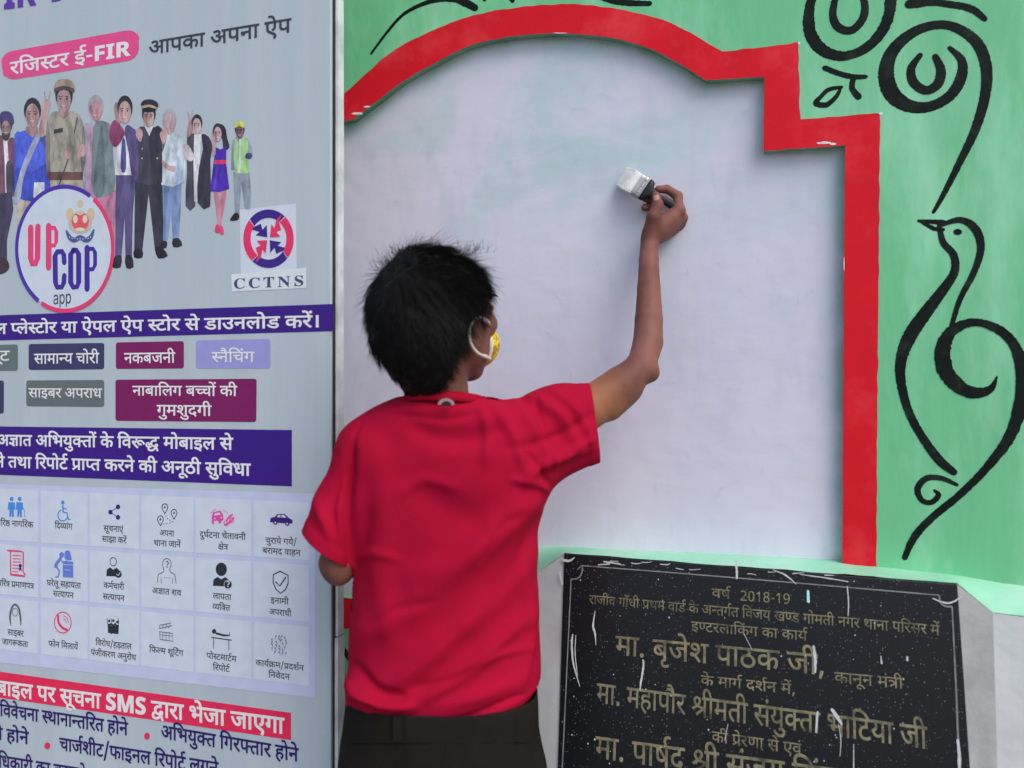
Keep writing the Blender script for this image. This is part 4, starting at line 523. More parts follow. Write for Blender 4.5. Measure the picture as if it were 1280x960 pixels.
RD = -.023                              # depth of the recess
wall = thing('painted_wall', 'green plastered wall with a red bordered arched recess and black painted scrolls', 'wall', (0, YW, 0), -TH)
arc_in = catmull([(440, 149), (468, 128), (496, 106), (518, 92), (549, 75), (578, 60), (612, 49.5), (659, 42.5), (706, 41), (752, 44.5), (784, 51), (815, 61), (848, 78), (883, 100)], 5)
arc_out = catmull([(437, 111), (487, 67), (534, 41), (581, 22.5), (627, 12), (674, 6.5), (721, 5.5), (768, 10.5), (815, 21), (845, 32), (874, 47), (903, 65)], 5)
LEFTX = 250
zbot_in = WP.px(432, 748)[1]; zbot_out = WP.px(432, 785)[1]
def wp(pts): return [WP.px(*p) for p in pts]
ul = WP.px(330, 480)[0]
top_step = WP.px(405, 152)[1]
inner = [(ul, zbot_in), (ul, top_step), WP.px(427, 151)] + wp(arc_in + [(908, 98), (956, 95), (955, 188), (1057, 181)]) + [(WP.px(1053, 700)[0], zbot_in)]
outer = [(ul - .06, zbot_out), (ul - .06, top_step + .06), WP.px(426, 121)] + wp(arc_out + [(998, 53), (1000, 150), (1100, 141)]) + [(WP.px(1094, 712)[0], zbot_out)]
def densify(lp, step=.02, j=0.):
    o = []
    for k in range(len(lp)):
        a, b_ = lp[k], lp[(k + 1) % len(lp)]; l = math.hypot(b_[0] - a[0], b_[1] - a[1]); m_ = max(1, int(l / step))
        for q in range(m_):
            t = q / m_; x, y = a[0] + (b_[0] - a[0]) * t, a[1] + (b_[1] - a[1]) * t
            if j: x += j * mnoise.noise(Vector((x * 40, y * 40, 1))); y += j * mnoise.noise(Vector((x * 40, y * 40, 7)))
            o.append((x, y))
    return o
inner = densify(inner, .012, .0012); 
UMIN, UMAX, ZTOP = -3.2, 2.6, 2.3
zb = -CAMZ
dado = WP.px(432, 857)[1]
sh = Sheet(WP, 0.); sh.poly2([[(UMIN, dado), (UMAX, dado), (UMAX, ZTOP), (UMIN, ZTOP)], inner]).build('green_face', m_green, wall)
# reveal of the recess
V, F = [], []; m_ = len(inner)
for k, p in enumerate(inner): V += [WP.pt(*p, 0), WP.pt(*p, -.005), WP.pt(*p, RD - .003)]
for k in range(m_):
    k2 = (k + 1) % m_
    F += [(3 * k, 3 * k + 1, 3 * k2 + 1, 3 * k2), (3 * k + 1, 3 * k + 2, 3 * k2 + 2, 3 * k2 + 1)]
obj('recess_reveal', V, F, m_rim, wall)
iu = [p[0] for p in inner]; iz = [p[1] for p in inner]
GN = 220
gu, gz = np.linspace(min(iu) - .04, max(iu) + .04, GN), np.linspace(min(iz) - .04, max(iz) + .04, GN)
V, F, edge = [], [], []
IC = np.array(inner)
for a in range(GN):
    for c in range(GN):
        V.append(WP.pt(gu[a], gz[c], RD + .0012 * mnoise.noise(Vector((gu[a] * 5, gz[c] * 5, 0))) + .0005 * mnoise.noise(Vector((gu[a] * 26, gz[c] * 26, 4)))))
        edge.append(math.exp(-max(0., math.sqrt(float(((IC - (gu[a], gz[c])) ** 2).sum(1).min())) - .002) / .012))
for a in range(GN - 1):
    for c in range(GN - 1): F.append((a * GN + c, (a + 1) * GN + c, (a + 1) * GN + c + 1, a * GN + c + 1))
rp_ = obj('recess_panel', V, F, m_lilac, wall, smooth=True)
ea = rp_.data.attributes.new('edge', 'FLOAT', 'POINT'); ea.data.foreach_set('value', edge)      # where the old green still shows round the rim
Sheet(WP, .0004).poly2([densify(outer, .008, .0022), offset_loop(inner, -.0012)], rim=.0004).build('red_border', m_red, wall)
# trowel scrapes and dried brush ridges in the recess
m_scrape = mat('dried brush ridge', alb(176, 178, 196), .5, .08, 30, spec=.2)
for mm_, n_, x0_, y0_, x1_, y1_, wd_ in ((m_scrape, 60, 470, 90, 1040, 660, .8),):
    q = Sheet(WP, RD + .0024)
    for k in range(n_):
        x, y = random.uniform(x0_, x1_), random.uniform(y0_, y1_)
        if y < 100 + abs(x - 706) * .14 or (x > 945 and y < 196): continue
        an = random.gauss(0, .5) + (1.45 if random.random() < .5 else 0); l_ = random.uniform(5, 26)
        q.stroke([(x + math.cos(an) * l_ * t + random.gauss(0, .8), y + math.sin(an) * l_ * t + random.gauss(0, .8), random.uniform(.2, 1.) * wd_ * (1.2 - t)) for t in (0, .35, .7, 1)], smooth=3, jit=.6, cap=False)
    q.build('brush_ridge', mm_, wall)['kind'] = 'stuff'
# body of the wall behind, lower white dado
V, F = [], []
box(V, F, WP.pt((UMIN + UMAX) / 2, (zb + ZTOP) / 2 - .002, -.14), UMAX - UMIN, ZTOP - zb - .004, .2, U, Z, NV)
obj('wall_core', V, F, m_white, wall)
V, F = [], []
box(V, F, WP.pt((UMIN + UMAX) / 2, (zb + dado) / 2, -.017), UMAX - UMIN, dado - zb, .046, U, Z, NV)
obj('white_dado', V, F, m_white, wall)
# end caps between face and core
V, F = [], []
for u_ in (UMIN, UMAX - .004): box(V, F, WP.pt(u_ + .002, (dado + ZTOP) / 2, -.02), .004, ZTOP - dado, .038, U, Z, NV)
box(V, F, WP.pt((UMIN + UMAX) / 2, ZTOP + .005, -.12), UMAX - UMIN, .01, .26, U, Z, NV)
obj('wall_edge', V, F, m_green, wall)
# small bare patches where the brush missed
bs = Sheet(WP, .0008)
for cx, cy, rx, ry in ((1032, 178.5, 7, 1.6), (1041, 180, 4, 1.4), (1024, 179, 3, 1.2), (447, 142, 7, 1.6), (459, 133.5, 4, 1.1), (1101, 142, 2.5, 2.0), (999, 54, 1.6, 2),  (1055, 330, .5, 9), (700, 41.5, 9, .4)):
    pts = [(cx + rx * math.cos(t) * (1 + .45 * mnoise.noise(Vector((t * 2, cx, 0)))), cy + ry * math.sin(t) * (1 + .45 * mnoise.noise(Vector((t * 2, cy, 3))))) for t in [2 * math.pi * k / 16 for k in range(16)]]
    bs.poly(pts)
bs.build('missed_paint_patch', m_bare, wall)

strokes = [
 ('painted_scroll', [[(464, 67, 3), (481, 44, 3.5), (502, 20, 4), (524, 7, 5), (546, 0, 6), (568, -1, 7), (581, 3, 9), (594, 10, 8)]]),
 ('painted_scroll', [[(600, -8, 5), (606, 0, 4)], [(634, -8, 6), (641, 1, 5)]]),
 ('painted_scroll', [[(740, -9, 4), (755, -2, 6), (771, 2, 7), (790, 4, 7), (812, 4.5, 6)]]),
 ('painted_spiral', [[(1020, -16, 8), (1012, 10, 11), (1012, 38, 13), (1022, 57, 13), (1037, 67, 12), (1056, 70, 11), (1081, 61, 11), (1101, 41, 12), (1111, 19, 12), (1113, -6, 12), (1106, -26, 8)],
                    [(1045, -6, 7), (1041, 16, 8), (1045, 31, 9), (1056, 38, 9), (1068, 36, 9), (1079, 22, 9), (1081, 6, 8), (1076, -8, 6)]]),
 ('painted_scroll', [[(1137, 5, 11), (1150, 4, 10), (1167, 3, 8), (1190, 6, 8), (1207, 9, 8), (1219, 14, 8), (1231, 24, 6)]]),
 ('painted_spiral', [[(1167, 265, 4), (1180, 242, 6), (1201, 200, 8), (1219, 162, 10), (1231, 121, 11), (1233, 87, 12), (1224, 58, 12), (1205, 40, 11), (1180, 31, 10), (1151, 36, 11), (1126, 52, 13), (1111, 73, 15), (1108, 98, 17), (1117, 120, 17), (1138, 133, 14), (1163, 133, 12), (1187, 120, 12), (1201, 98, 12), (1202, 76, 9), (1187, 60, 5)],
                    [(1150, 69, 6), (1139, 86, 9), (1142, 103, 10), (1157, 113, 10), (1172, 105, 11), (1176, 88, 10), (1169, 71, 7)]]),
 ('painted_leaf', [[(1031, 85, 5), (1049, 92, 5), (1066, 96, 5), (1082, 96, 4)], [(1067, 97, 5), (1065, 110, 5), (1073, 121, 6)],
                  [(1052, 109, 3), (1036, 112, 4), (1026, 121, 4), (1020, 129, 5), (1033, 131, 5), (1045, 121, 4), (1050, 112, 3)]]),
 ('painted_peacock', [[(1148, 276, 2), (1158, 281, 4), (1168, 286, 5), (1179, 287, 4)], [(1148, 276, 3), (1162, 277, 5), (1179, 278, 6)],
                  [(1174, 282, 5), (1200, 275, 7), (1219, 286, 9), (1226, 310, 8), (1217, 341, 7), (1200, 374, 6), (1189, 409, 5)],
                  [(1174, 283, 5), (1179, 303, 7), (1192, 319, 8), (1193, 340, 9), (1179, 362, 11), (1157, 391, 14), (1138, 419, 15), (1127, 447, 12), (1126, 475, 10), (1135, 512, 9), (1152, 545, 9), (1174, 575, 10), (1192, 590, 8)],
                  [(1246, 471, 2), (1238, 486, 8), (1219, 491, 13), (1198, 483, 15), (1181, 461, 17), (1179, 433, 16), (1192, 412, 12), (1219, 403, 9), (1248, 412, 10), (1268, 432, 11), (1278, 465, 14), (1276, 503, 14), (1262, 546, 12), (1233, 585, 9), (1200, 618, 8), (1166, 646, 8), (1143, 671, 8), (1131, 697, 6)]]),
 ('painted_curl', [[(1196, 606, 4), (1177, 598, 6), (1158, 598, 7), (1147, 611, 7), (1152, 625, 6), (1164, 628, 6), (1173, 619, 6), (1168, 613, 3)]]),
 ('painted_scroll', [[(421, 796, 4), (430, 812, 6), (440, 826, 8), (452, 833, 8)]]),
]
for nm, sts in strokes:
    s = Sheet(WP, .0003)
    for k, st in enumerate(sts): s.stroke([(q[0], q[1], q[2] * (1.35 if nm == 'painted_leaf' else 1.1)) for q in st], smooth=14, jit=.16, h=.0003 + .00012 * k)
    if nm == 'painted_peacock': s.ell(1197, 290, 5.5, 4, h=.0003)
    s.build(nm, m_black, wall)
s = Sheet(wall_plane(.006), .0005); s.stroke([(446, 868, 4), (438, 872, 5), (435, 882, 5), (438, 894, 5), (447, 896, 4)], smooth=6, jit=.15); s.build('painted_curl', m_black, wall)
# ================================================================== PLINTH WITH THE BLACK GRANITE PLAQUE
m_ledge = mat('pale green ledge paint', alb(128, 184, 156), .6, .06, 9, .0012, 40, .35, c2=alb(148, 192, 170), mixscale=6, mixlo=.45, mixhi=.65)
m_grey_render = mat('grey render', alb(140, 142, 143), .85, .06, 9, .002, 50, .3, c2=alb(122, 125, 127), mixscale=5)  # greyer colour, given to the right cheek alone
m_gold = mat('dull gilt engraving', alb(112, 108, 84), .6, .35, 60, .0004, 150, .2, c2=alb(52, 52, 46), mixscale=34, mixlo=.5, mixhi=.68)
m_line = mat('grey engraved line', alb(110, 112, 112), .6, .3, 60)
m_splash = mat('white paint splash', alb(172, 176, 178), .6, .12, 60)
m_granite = mat('polished black granite', (.006, .007, .009, 1), .34, .4, 40, 0, 60, .3)
N, L = m_granite.node_tree.nodes, m_granite.node_tree.links
b = N['Principled BSDF']; tc = N.new('ShaderNodeTexCoord')
def vor(scale, a, c, sd):
    mp = N.new('ShaderNodeMapping'); mp.inputs['Location'].default_value = (sd, sd, sd); L.new(tc.outputs['Object'], mp.inputs[0])
    v = N.new('ShaderNodeTexVoronoi'); v.inputs['Scale'].default_value = scale; L.new(mp.outputs[0], v.inputs[0])
    q = N.new('ShaderNodeMapRange'); q.inputs['From Min'].default_value = a; q.inputs['From Max'].default_value = c; q.inputs['To Min'].default_value = 1; q.inputs['To Max'].default_value = 0
    L.new(v.outputs['Distance'], q.inputs[0]); 
    w = N.new('ShaderNodeSeparateColor'); L.new(v.outputs['Color'], w.inputs[0])
    r = N.new('ShaderNodeMapRange'); r.inputs['From Min'].default_value = .55; r.inputs['From Max'].default_value = .95; L.new(w.outputs[0], r.inputs[0])
    t = N.new('ShaderNodeMath'); t.operation = 'MULTIPLY'; L.new(q.outputs[0], t.inputs[0]); L.new(r.outputs[0], t.inputs[1]); return t.outputs[0]
s1, s2 = vor(230, .12, .26, 0), vor(70, .035, .08, 3)
nz_ = N.new('ShaderNodeTexNoise'); nz_.inputs['Scale'].default_value = 5; L.new(tc.outputs['Object'], nz_.inputs[0])
mm = N.new('ShaderNodeMapRange'); mm.inputs['From Min'].default_value = .38; mm.inputs['From Max'].default_value = .62; mm.inputs['To Min'].default_value = .25; L.new(nz_.outputs[0], mm.inputs[0])
t1 = N.new('ShaderNodeMath'); t1.operation = 'MULTIPLY'; L.new(s1, t1.inputs[0]); L.new(mm.outputs[0], t1.inputs[1])
t2 = N.new('ShaderNodeMath'); t2.operation = 'MAXIMUM'; L.new(t1.outputs[0], t2.inputs[0]); L.new(s2, t2.inputs[1])
mx = N.new('ShaderNodeMix'); mx.data_type = 'RGBA'; L.new(t2.outputs[0], mx.inputs[0]); mx.inputs[6].default_value = (.007, .008, .011, 1); mx.inputs[7].default_value = (.34, .36, .38, 1)
for l in list(b.inputs['Base Color'].links): L.remove(l)
L.new(mx.outputs[2], b.inputs['Base Color'])

plinth = thing('plaque_plinth', 'pale rendered plinth holding the black inscribed plaque below the arched recess', 'plinth', WP.pt(.3, -CAMZ, .05), -TH)
TL = wall_plane(.07).at(705, 692); TR = wall_plane(.07).at(1197, 730)
n_p = (NV * math.cos(R(11)) + Z * math.sin(R(11))).normalized(); up_p = (Z * math.cos(R(11)) - NV * math.sin(R(11))).normalized()
PP = Plane(TL, n_p, up_p)
BLq, BRq = PP.at(697, 960), PP.at(1213, 960)
def ext(a, b_, k): return a + (b_ - a) * k
kz = 1.45
BL, BR = ext(TL, BLq, kz), ext(TR, BRq, kz)
# granite slab, 18 mm thick, edges slightly uneven
V, F = [], []
th = .018
for P in (TL, TR, BR, BL): V += [P + n_p * 0, P - n_p * th]
F = [(0, 2, 4, 6), (1, 7, 5, 3), (0, 1, 3, 2), (2, 3, 5, 4), (4, 5, 7, 6), (6, 7, 1, 0)]
slab = obj('granite_plaque', V, F, m_granite, plinth)
round_edge(slab, .0025)
# render body: hipped sides from behind the slab to the plinth front
OL = wall_plane(.062).at(662, 724); OR_ = wall_plane(.05).at(1241, 766)
OLb = wall_plane(.125).at(652, 960); ORb = wall_plane(.085).at(1247, 960)
OLb, ORb = ext(OL, OLb, kz + .1), ext(OR_, ORb, kz + .1)
def grid_face(A, B, C, D, nu, nv, jit, V, F):
    i0 = len(V)
    for i in range(nu + 1):
        for j in range(nv + 1):
            P = (A * (1 - i / nu) + B * (i / nu)) * (1 - j / nv) + (D * (1 - i / nu) + C * (i / nu)) * (j / nv)
            nrm = (B - A).cross(D - A).normalized()
            P = P + nrm * jit * mnoise.noise(P * 14) if 0 < i < nu and 0 < j < nv else P
            V.append(P)
    for i in range(nu):
        for j in range(nv):
            a = i0 + i * (nv + 1) + j; F.append((a, a + nv + 1, a + nv + 2, a + 1))
tl, tr, bl, br = TL - n_p * .004, TR - n_p * .004, BL - n_p * .004, BR - n_p * .004
V, F = [], []; grid_face(OL, tl, bl, OLb, 6, 24, .003, V, F)
obj('plinth_cheek', V, F, m_white, plinth, smooth=True, label='white left side of the plinth')
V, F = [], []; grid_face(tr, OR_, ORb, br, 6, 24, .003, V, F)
obj('plinth_cheek', V, F, m_grey_render, plinth, smooth=True, label='grey right side of the plinth')
FL = wall_plane(.062).at(560, 718); FR = wall_plane(.05).at(1500, 800)
zflo = lambda P: Vector((P.x, P.y, 0))
V, F = [], []
grid_face(FL, OL, OLb, Vector((FL.x, FL.y, OLb.z)), 4, 16, .002, V, F)
grid_face(OR_, FR, Vector((FR.x, FR.y, ORb.z)), ORb, 12, 16, .003, V, F)
a_, b_ = Vector((FL.x, FL.y, OLb.z)), Vector((FR.x, FR.y, ORb.z))
n0 = len(V); V += [a_, OLb, bl, br, ORb, b_, zflo(b_) + NV * .03, zflo(ORb) + NV * .03, zflo(br) , zflo(bl), zflo(OLb) + NV * .03, zflo(a_) + NV * .03]
F += [(n0, n0 + 1, n0 + 10, n0 + 11), (n0 + 1, n0 + 2, n0 + 9, n0 + 10), (n0 + 2, n0 + 3, n0 + 8, n0 + 9), (n0 + 3, n0 + 4, n0 + 7, n0 + 8), (n0 + 4, n0 + 5, n0 + 6, n0 + 7)]
for P, Q, S in ((FL, a_, zflo(a_) + NV * .03), (FR, b_, zflo(b_) + NV * .03)):
    k = len(V); V += [P, Q, S, S - NV * .15, P - NV * .1]; F.append((k, k + 1, k + 2, k + 3, k + 4))
obj('plinth_body', V, F, m_white, plinth, smooth=False)
# green painted ledge on top: back line against recess and wall, front line over the slab and cheeks
e_ = -.030
back = [wall_plane(e_).at(560, 679), wall_plane(e_).at(700, 682), wall_plane(e_).at(880, 690), wall_plane(e_).at(1056, 699), wall_plane(-.004).at(1110, 709), wall_plane(-.004).at(1200, 719), wall_plane(-.004).at(1260, 727), wall_plane(-.004).at(1500, 757)]
front = [FL, tl - up_p * 0 + Z * .0008, ext(tl, tr, .36) + Z * .0008, ext(tl, tr, .72) + Z * .0008, ext(tl, tr, .85) + Z * .0008, tr + Z * .0008, OR_, FR]
front.insert(1, OL); back.insert(1, wall_plane(e_).at(655, 681))
V, F = [], []; nb = len(back); NS = 8; rows = []
def lerp_line(L_, t):
    k = t * (len(L_) - 1); i = min(int(k), len(L_) - 2); return ext(L_[i], L_[i + 1], k - i)
nc = (nb - 1) * 6
for i in range(nc + 1):
    A, B = lerp_line(back, i / nc), lerp_line(front, i / nc)
    for j in range(NS + 1):
        P = ext(A, B, j / NS)
        if j in (NS,) and nc > i > 0: P = P + Z * .0022 * mnoise.noise(P * 35) + Z * .0006 + NV * .0025 * mnoise.noise(P * 50 + Vector((3, 3, 3)))
        elif 0 < j: P = P + Z * .002 * mnoise.noise(P * 22)
        V.append(P)
for i in range(nc):
    for j in range(NS):
        a = i * (NS + 1) + j; F.append((a, a + 1, a + NS + 2, a + NS + 1))
obj('ledge', V, F, m_ledge, plinth, smooth=True)
# dark lip of the slab below a thin green edge is the slab itself; engraved border
s = Sheet(PP, .0006)
s.stroke([(722, 712, 1.4), (727, 707, 1.4), (850, 716.5, 1.4), (1000, 729, 1.4), (1174, 744, 1.6)], smooth=0, cap=False)
s.stroke([(714, 724, 1.6), (722, 723, 1.6), (727, 717, 1.6), (728, 708, 1.5)], smooth=4, cap=False)
s.stroke([(714, 723, 1.4), (709, 830, 1.5), (703, 958, 1.6), (700, 1040, 1.6)], smooth=0, cap=False)
s.stroke([(1174, 744, 2), (1176, 754, 2), (1183, 758, 2), (1190, 758, 2)], smooth=4, cap=False)
s.stroke([(1190, 758, 1.6), (1195, 860, 2), (1199, 960, 2.4), (1202, 1050, 2.4)], smooth=0, cap=False)
s.build('engraved_border', m_line, slab)
def pt_(l, x0, x1, y0, y1, H, w=14): text(l, PP, .0006, x0, x1, y0, H, m_gold, slab, w, y1, name='engraved_text')
pt_('वर्ष', 889.5, 913, 746.5, 748.5, 10.5, 4)
pt_('2018-19', 925, 988, 750.5, 755, 10.6, 6)
pt_('राजीव गाँधी प्रथम वार्ड के अन्तर्गत विजय खण्ड गोमती नगर थाना परिसर में', 736, 1174.6, 754.5, 794, 11, 5)
pt_('इण्टरलाकिंग का कार्य', 864, 1009, 788, 801, 11, 5)
pt_('मा. बृजेश पाठक जी,', 769, 1032, 818, 844, 23, 8)
pt_('कानून मंत्री', 1043, 1129, 853, 861, 12.5, 5)
pt_('के मार्ग दर्शन में,', 876, 995, 856, 868, 11.5, 5)
pt_('मा. महापौर श्रीमती संयुक्ता भाटिया जी', 745.6, 1159, 878, 936, 24, 8)
pt_('की प्रेरणा से एवं', 889.6, 1002, 927, 943.5, 12.5, 5)
pt_('मा. पार्षद श्री संजय सिंह', 744, 1046, 947, 990, 26, 8)
s = Sheet(PP, .0012)
for st in ([(744, 764, 1), (741.5, 782, 3.5), (744, 792, 3), (745, 806, 1)], [(716, 793, 2), (715, 806, 3.5), (717, 830, 3), (725, 858, 1)], [(720, 794, 1), (719, 815, 1.6), (722, 845, 1)],
           [(804, 825, 2.5), (804.5, 833, 3.5), (802, 848, 3), (800, 862, 2.2)], [(920, 702, 3.5), (921, 712, 4.2), (921, 723, 3)], [(966, 712, 1), (982, 719, 2.6), (995, 730, 1)],
           [(755, 702, 2), (775, 705, 2.6)], [(748, 706, 1.5), (762, 705, 2.2)], [(704, 700, 5), (712, 701, 4), (718, 697, 2)], [(700, 716, 4), (703, 730, 3)],
           [(1059, 733, 1.6), (1060.5, 752, 1.8), (1060, 770, 1)], [(1017, 808, 4), (1019, 824, 4.6), (1019, 840, 3)], [(1040, 887, 5), (1047, 897, 6), (1052, 905, 3)],
           [(1166, 748, 2), (1185, 754, 3), (1202, 746, 2)], [(1101, 820, 1.2), (1102, 829, 3)], [(1134, 821, 3), (1134, 825, 3.5)], [(1067, 930, 1), (1067, 960, 1.6)], [(1048, 905, 1), (1051, 925, 1.4), (1050, 945, 1)],
           [(1197, 925, 4), (1199, 945, 5), (1199, 975, 4)], [(910, 905, 1), (906, 925, 1)], [(930, 792, 1), (940, 812, .8)], [(1022, 890, 3), (1020, 915, 3)],
           [(1000, 718, 1), (1030, 722, 2), (1060, 727, 1.5)]):
    s.stroke([(q[0], q[1], q[2] * .72) for q in st], smooth=5, jit=.5)
for k in range(46):
    x, y = random.uniform(712, 1190), random.uniform(715, 956)
    if (y - 700) < (x - 705) * .07: continue
    s.ell(x, y, random.uniform(.4, 1.1), random.uniform(.5, 1.5), 6)
for k in range(11):                                    # chipped, splashed top edge
    x = random.triangular(706, 1180, 760); y = 692 + (x - 705) * .0775 + random.uniform(1.5, 9)
    s.stroke([(x, y, 1), (x + random.uniform(2, 9), y + random.uniform(-.6, 1.8), random.uniform(.6, 1.5)), (x + random.uniform(8, 15), y + random.uniform(-1, 2.2), .6)], smooth=3)
s.build('paint_splash', m_splash, slab)['kind'] = 'stuff'
s = Sheet(PP, .0012); s.stroke([(1010, 739, 3), (1010.5, 752, 3.4)], smooth=0); s.build('paint_splash', mat('pale blue paint tick', alb(150, 205, 205), .5), slab, label='pale turquoise paint tick')
# ================================================================== THE PRINTED INFORMATION BOARD
m_vinyl = mat('pale grey vinyl sheet', alb(162, 174, 181), .42, .015, 2.2, .0012, 3.2, .25, stretch=(7, 1, .5), c2=alb(167, 178, 184), mixscale=2)
m_trim = mat('white painted board edge', alb(200, 204, 204), .6, .05, 12, .0008, 40, .3, c2=alb(170, 176, 177), mixscale=8)
m_gap = mat('dark rubber gasket', alb(42, 44, 48), .6, .2, 20)
_pm = {}
def ink(r, g, b):
    k = (r, g, b)
    if k not in _pm: _pm[k] = mat('printed ink', alb(r, g, b), .42, .05, 30, spec=.35)
    return _pm[k]
board = thing('information_board', 'tall white printed police app board with purple and red strips of Hindi lettering', 'notice board', WP.pt(-1.0, -CAMZ, .33), -TH)
BP = wall_plane(.33)
uR = BP.px(413.5, 480)[0]; uLft = BP.px(-460, 480)[0]
zt, zbm = 2.2, -1.12  # unseen top and left end of the panel drawn out to block sky light
V, F = [], []
box(V, F, BP.pt((uR + uLft) / 2, (zt + zbm) / 2, -.021), uR - uLft, zt - zbm, .042, U, Z, NV)
front = obj('board_panel', V, F, m_vinyl, board)
round_edge(front, .002)
V, F = [], []
box(V, F, BP.pt(uR + .0014, (zt + zbm) / 2, -.024), .0024, zt - zbm, .036, U, Z, NV)
obj('gasket', V, F, m_gap, board)
V, F = [], []
zs = BP.px(418, 800)[1]
wt = BP.px(427, 300)[0] - BP.px(418, 300)[0]
def strip(z0, z1, e0, w, wob):
    V, F = [], []; n_ = 40
    for k in range(n_ + 1):
        z = z0 + (z1 - z0) * k / n_; j = wob * mnoise.noise(Vector((z * 6, e0 * 99, 0))) + wob * .4 * mnoise.noise(Vector((z * 40, 5, 0)))
        for u_, h_ in ((uR + .0030, e0), (uR + .0030 + w + j, e0), (uR + .0030 + w + j, -.034), (uR + .0030, -.034)): V.append(BP.pt(u_, z, h_))
    for k in range(n_):
        for a in range(4): F.append((4 * k + a, 4 * k + (a + 1) % 4, 4 * k + 4 + (a + 1) % 4, 4 * k + 4 + a))
    F.append((0, 3, 2, 1)); F.append(tuple(4 * n_ + a for a in (0, 1, 2, 3)))
    obj('edge_trim', V, F, m_trim, board)
strip(zs + .003, zt, -.012, .0050, .0014)
strip(zbm, zs, -.009, .0066, .0014)
# stand legs under the panel
for u_ in (uR - .08, uLft + .1):
    V, F = [], []; box(V, F, BP.pt(u_, (-CAMZ + zbm) / 2 + .01, -.02), .04, CAMZ + zbm + .02, .03, U, Z, NV); obj('leg', V, F, m_trim, board)
BP.hs = .3                                  # the print lies almost flush on the vinyl
H1, H2, H3 = .0014, .0026, .0038
def strip_poly(name, pts, m, h=H1, parent=board, round_=0.):
    s = Sheet(BP, h)
    if round_:
        q = []
        n = len(pts)
        for k in range(n):
            a, b_, c = [Vector(pts[i % n]) for i in (k - 1, k, k + 1)]
            p1 = b_ + (a - b_).normalized() * round_; p2 = b_ + (c - b_).normalized() * round_
            for t in (0, .25, .5, .75, 1): q.append(tuple((p1 * (1 - t) + b_ * t) * (1 - t) + (b_ * (1 - t) + p2 * t) * t))
        pts = q
    return s.poly(pts).build(name, m, parent)
def T(l, x0, x1, y, H, m, w=10, y1=None, h=H2, parent=board): return text(l, BP, h, x0, x1, y, H, m, parent, w, y1)
white, purple, red, dark, navy = ink(208, 213, 222), ink(52, 20, 118), ink(222, 40, 82), ink(52, 56, 66), ink(38, 22, 92)
# ---- top
T('FIR', -16, 45, 14, 36, ink(88, 52, 150), 14, 6)
strip_poly('stray_mark', [(63, -6), (76, -8), (76, 1), (65, 3)], ink(88, 52, 150))
strip_poly('headline_pill', [(3, 66), (170, 36), (175, 50), (172, 74), (8, 101), (1, 85)], ink(226, 72, 128), round_=13)
T('रजिस्टर ई-FIR', 13, 163, 93.5, 15.5, white, 16, 69.5)
T('आपका अपना ऐप', 186, 364, 68.5, 16.5, dark, 12, 40)
# ---- printed group of people
_ph = {}
def photo_ink(r, g, b):
    k = (r, g, b)
    if k not in _ph:
        q = lambda c, f: int(c * f + 176 * .06)
        _ph[k] = mat('printed photograph ink', alb(q(r, .98), q(g, .98), q(b, .98)), .42, .26, 34, spec=.2, stretch=(1.4, 1, .55), c2=alb(q(r, .74), q(g, .74), q(b, .76)), mixscale=46, mixlo=.46, mixhi=.66, detail=4)
    return _ph[k]
def fig(name, shapes, label):
    root = None
    skin = {}
    order = 0
    by = []
    for colr, pts, sm in shapes: by.append((colr, pts, sm))
    s0 = None
    for k, (colr, pts, sm) in enumerate(by):
        s = Sheet(BP, H1 + .00022 * k)
        if len(pts) == 1 and len(pts[0]) == 4: s.ell(*pts[0], n=16)
        elif len(pts[0]) == 3: s.stroke(pts, smooth=5)
        else: s.poly(pts, sm)
        o = s.build(name if root is None else 'printed_patch', photo_ink(*colr), board if root is None else root)
        if root is None: root = o; o['label'] = label
SK, SK2, HR = (150, 118, 118), (172, 140, 140), (48, 46, 54)
def face(cx, cy, rx, ry, sk=SK2, hair=HR, ht=.55, smile=True, tache=False):
    o = [(hair, [(cx, cy - ry * .28, rx * 1.14, ry * .95)], 0), (sk, [(cx, cy + ry * .08, rx * .9, ry * .88)], 0), (tuple(int(c * .85) for c in sk), [(cx - rx * .9, cy - ry * .1), (cx - rx * .55, cy + ry * .6), (cx, cy + ry * .95), (cx - rx * .3, cy + ry * .3), (cx - rx * .5, cy - ry * .3)], 3),
         (hair, [(cx - rx * .62, cy - ry * .16, .7), (cx - rx * .2, cy - ry * .2, .9)], 0), (hair, [(cx + rx * .2, cy - ry * .2, .9), (cx + rx * .62, cy - ry * .16, .7)], 0),
         (hair, [(cx - rx * .4, cy - ry * .02, rx * .13, ry * .06)], 0), (hair, [(cx + rx * .4, cy - ry * .02, rx * .13, ry * .06)], 0),
         (tuple(int(c * .8) for c in sk), [(cx + rx * .06, cy, .6), (cx + rx * .14, cy + ry * .25, .9)], 0)]
    if tache: o.append((hair, [(cx - rx * .4, cy + ry * .42, 1), (cx, cy + ry * .36, 2), (cx + rx * .4, cy + ry * .42, 1)], 0))
    if smile: o.append(((206, 190, 194), [(cx - rx * .3, cy + ry * .46, .4), (cx, cy + ry * .52, .9), (cx + rx * .34, cy + ry * .46, .4)], 0))
    return o
MA, KH, GV, PU, BK = (112, 72, 88), (150, 146, 134), (108, 122, 126), (84, 74, 118), (52, 50, 62)
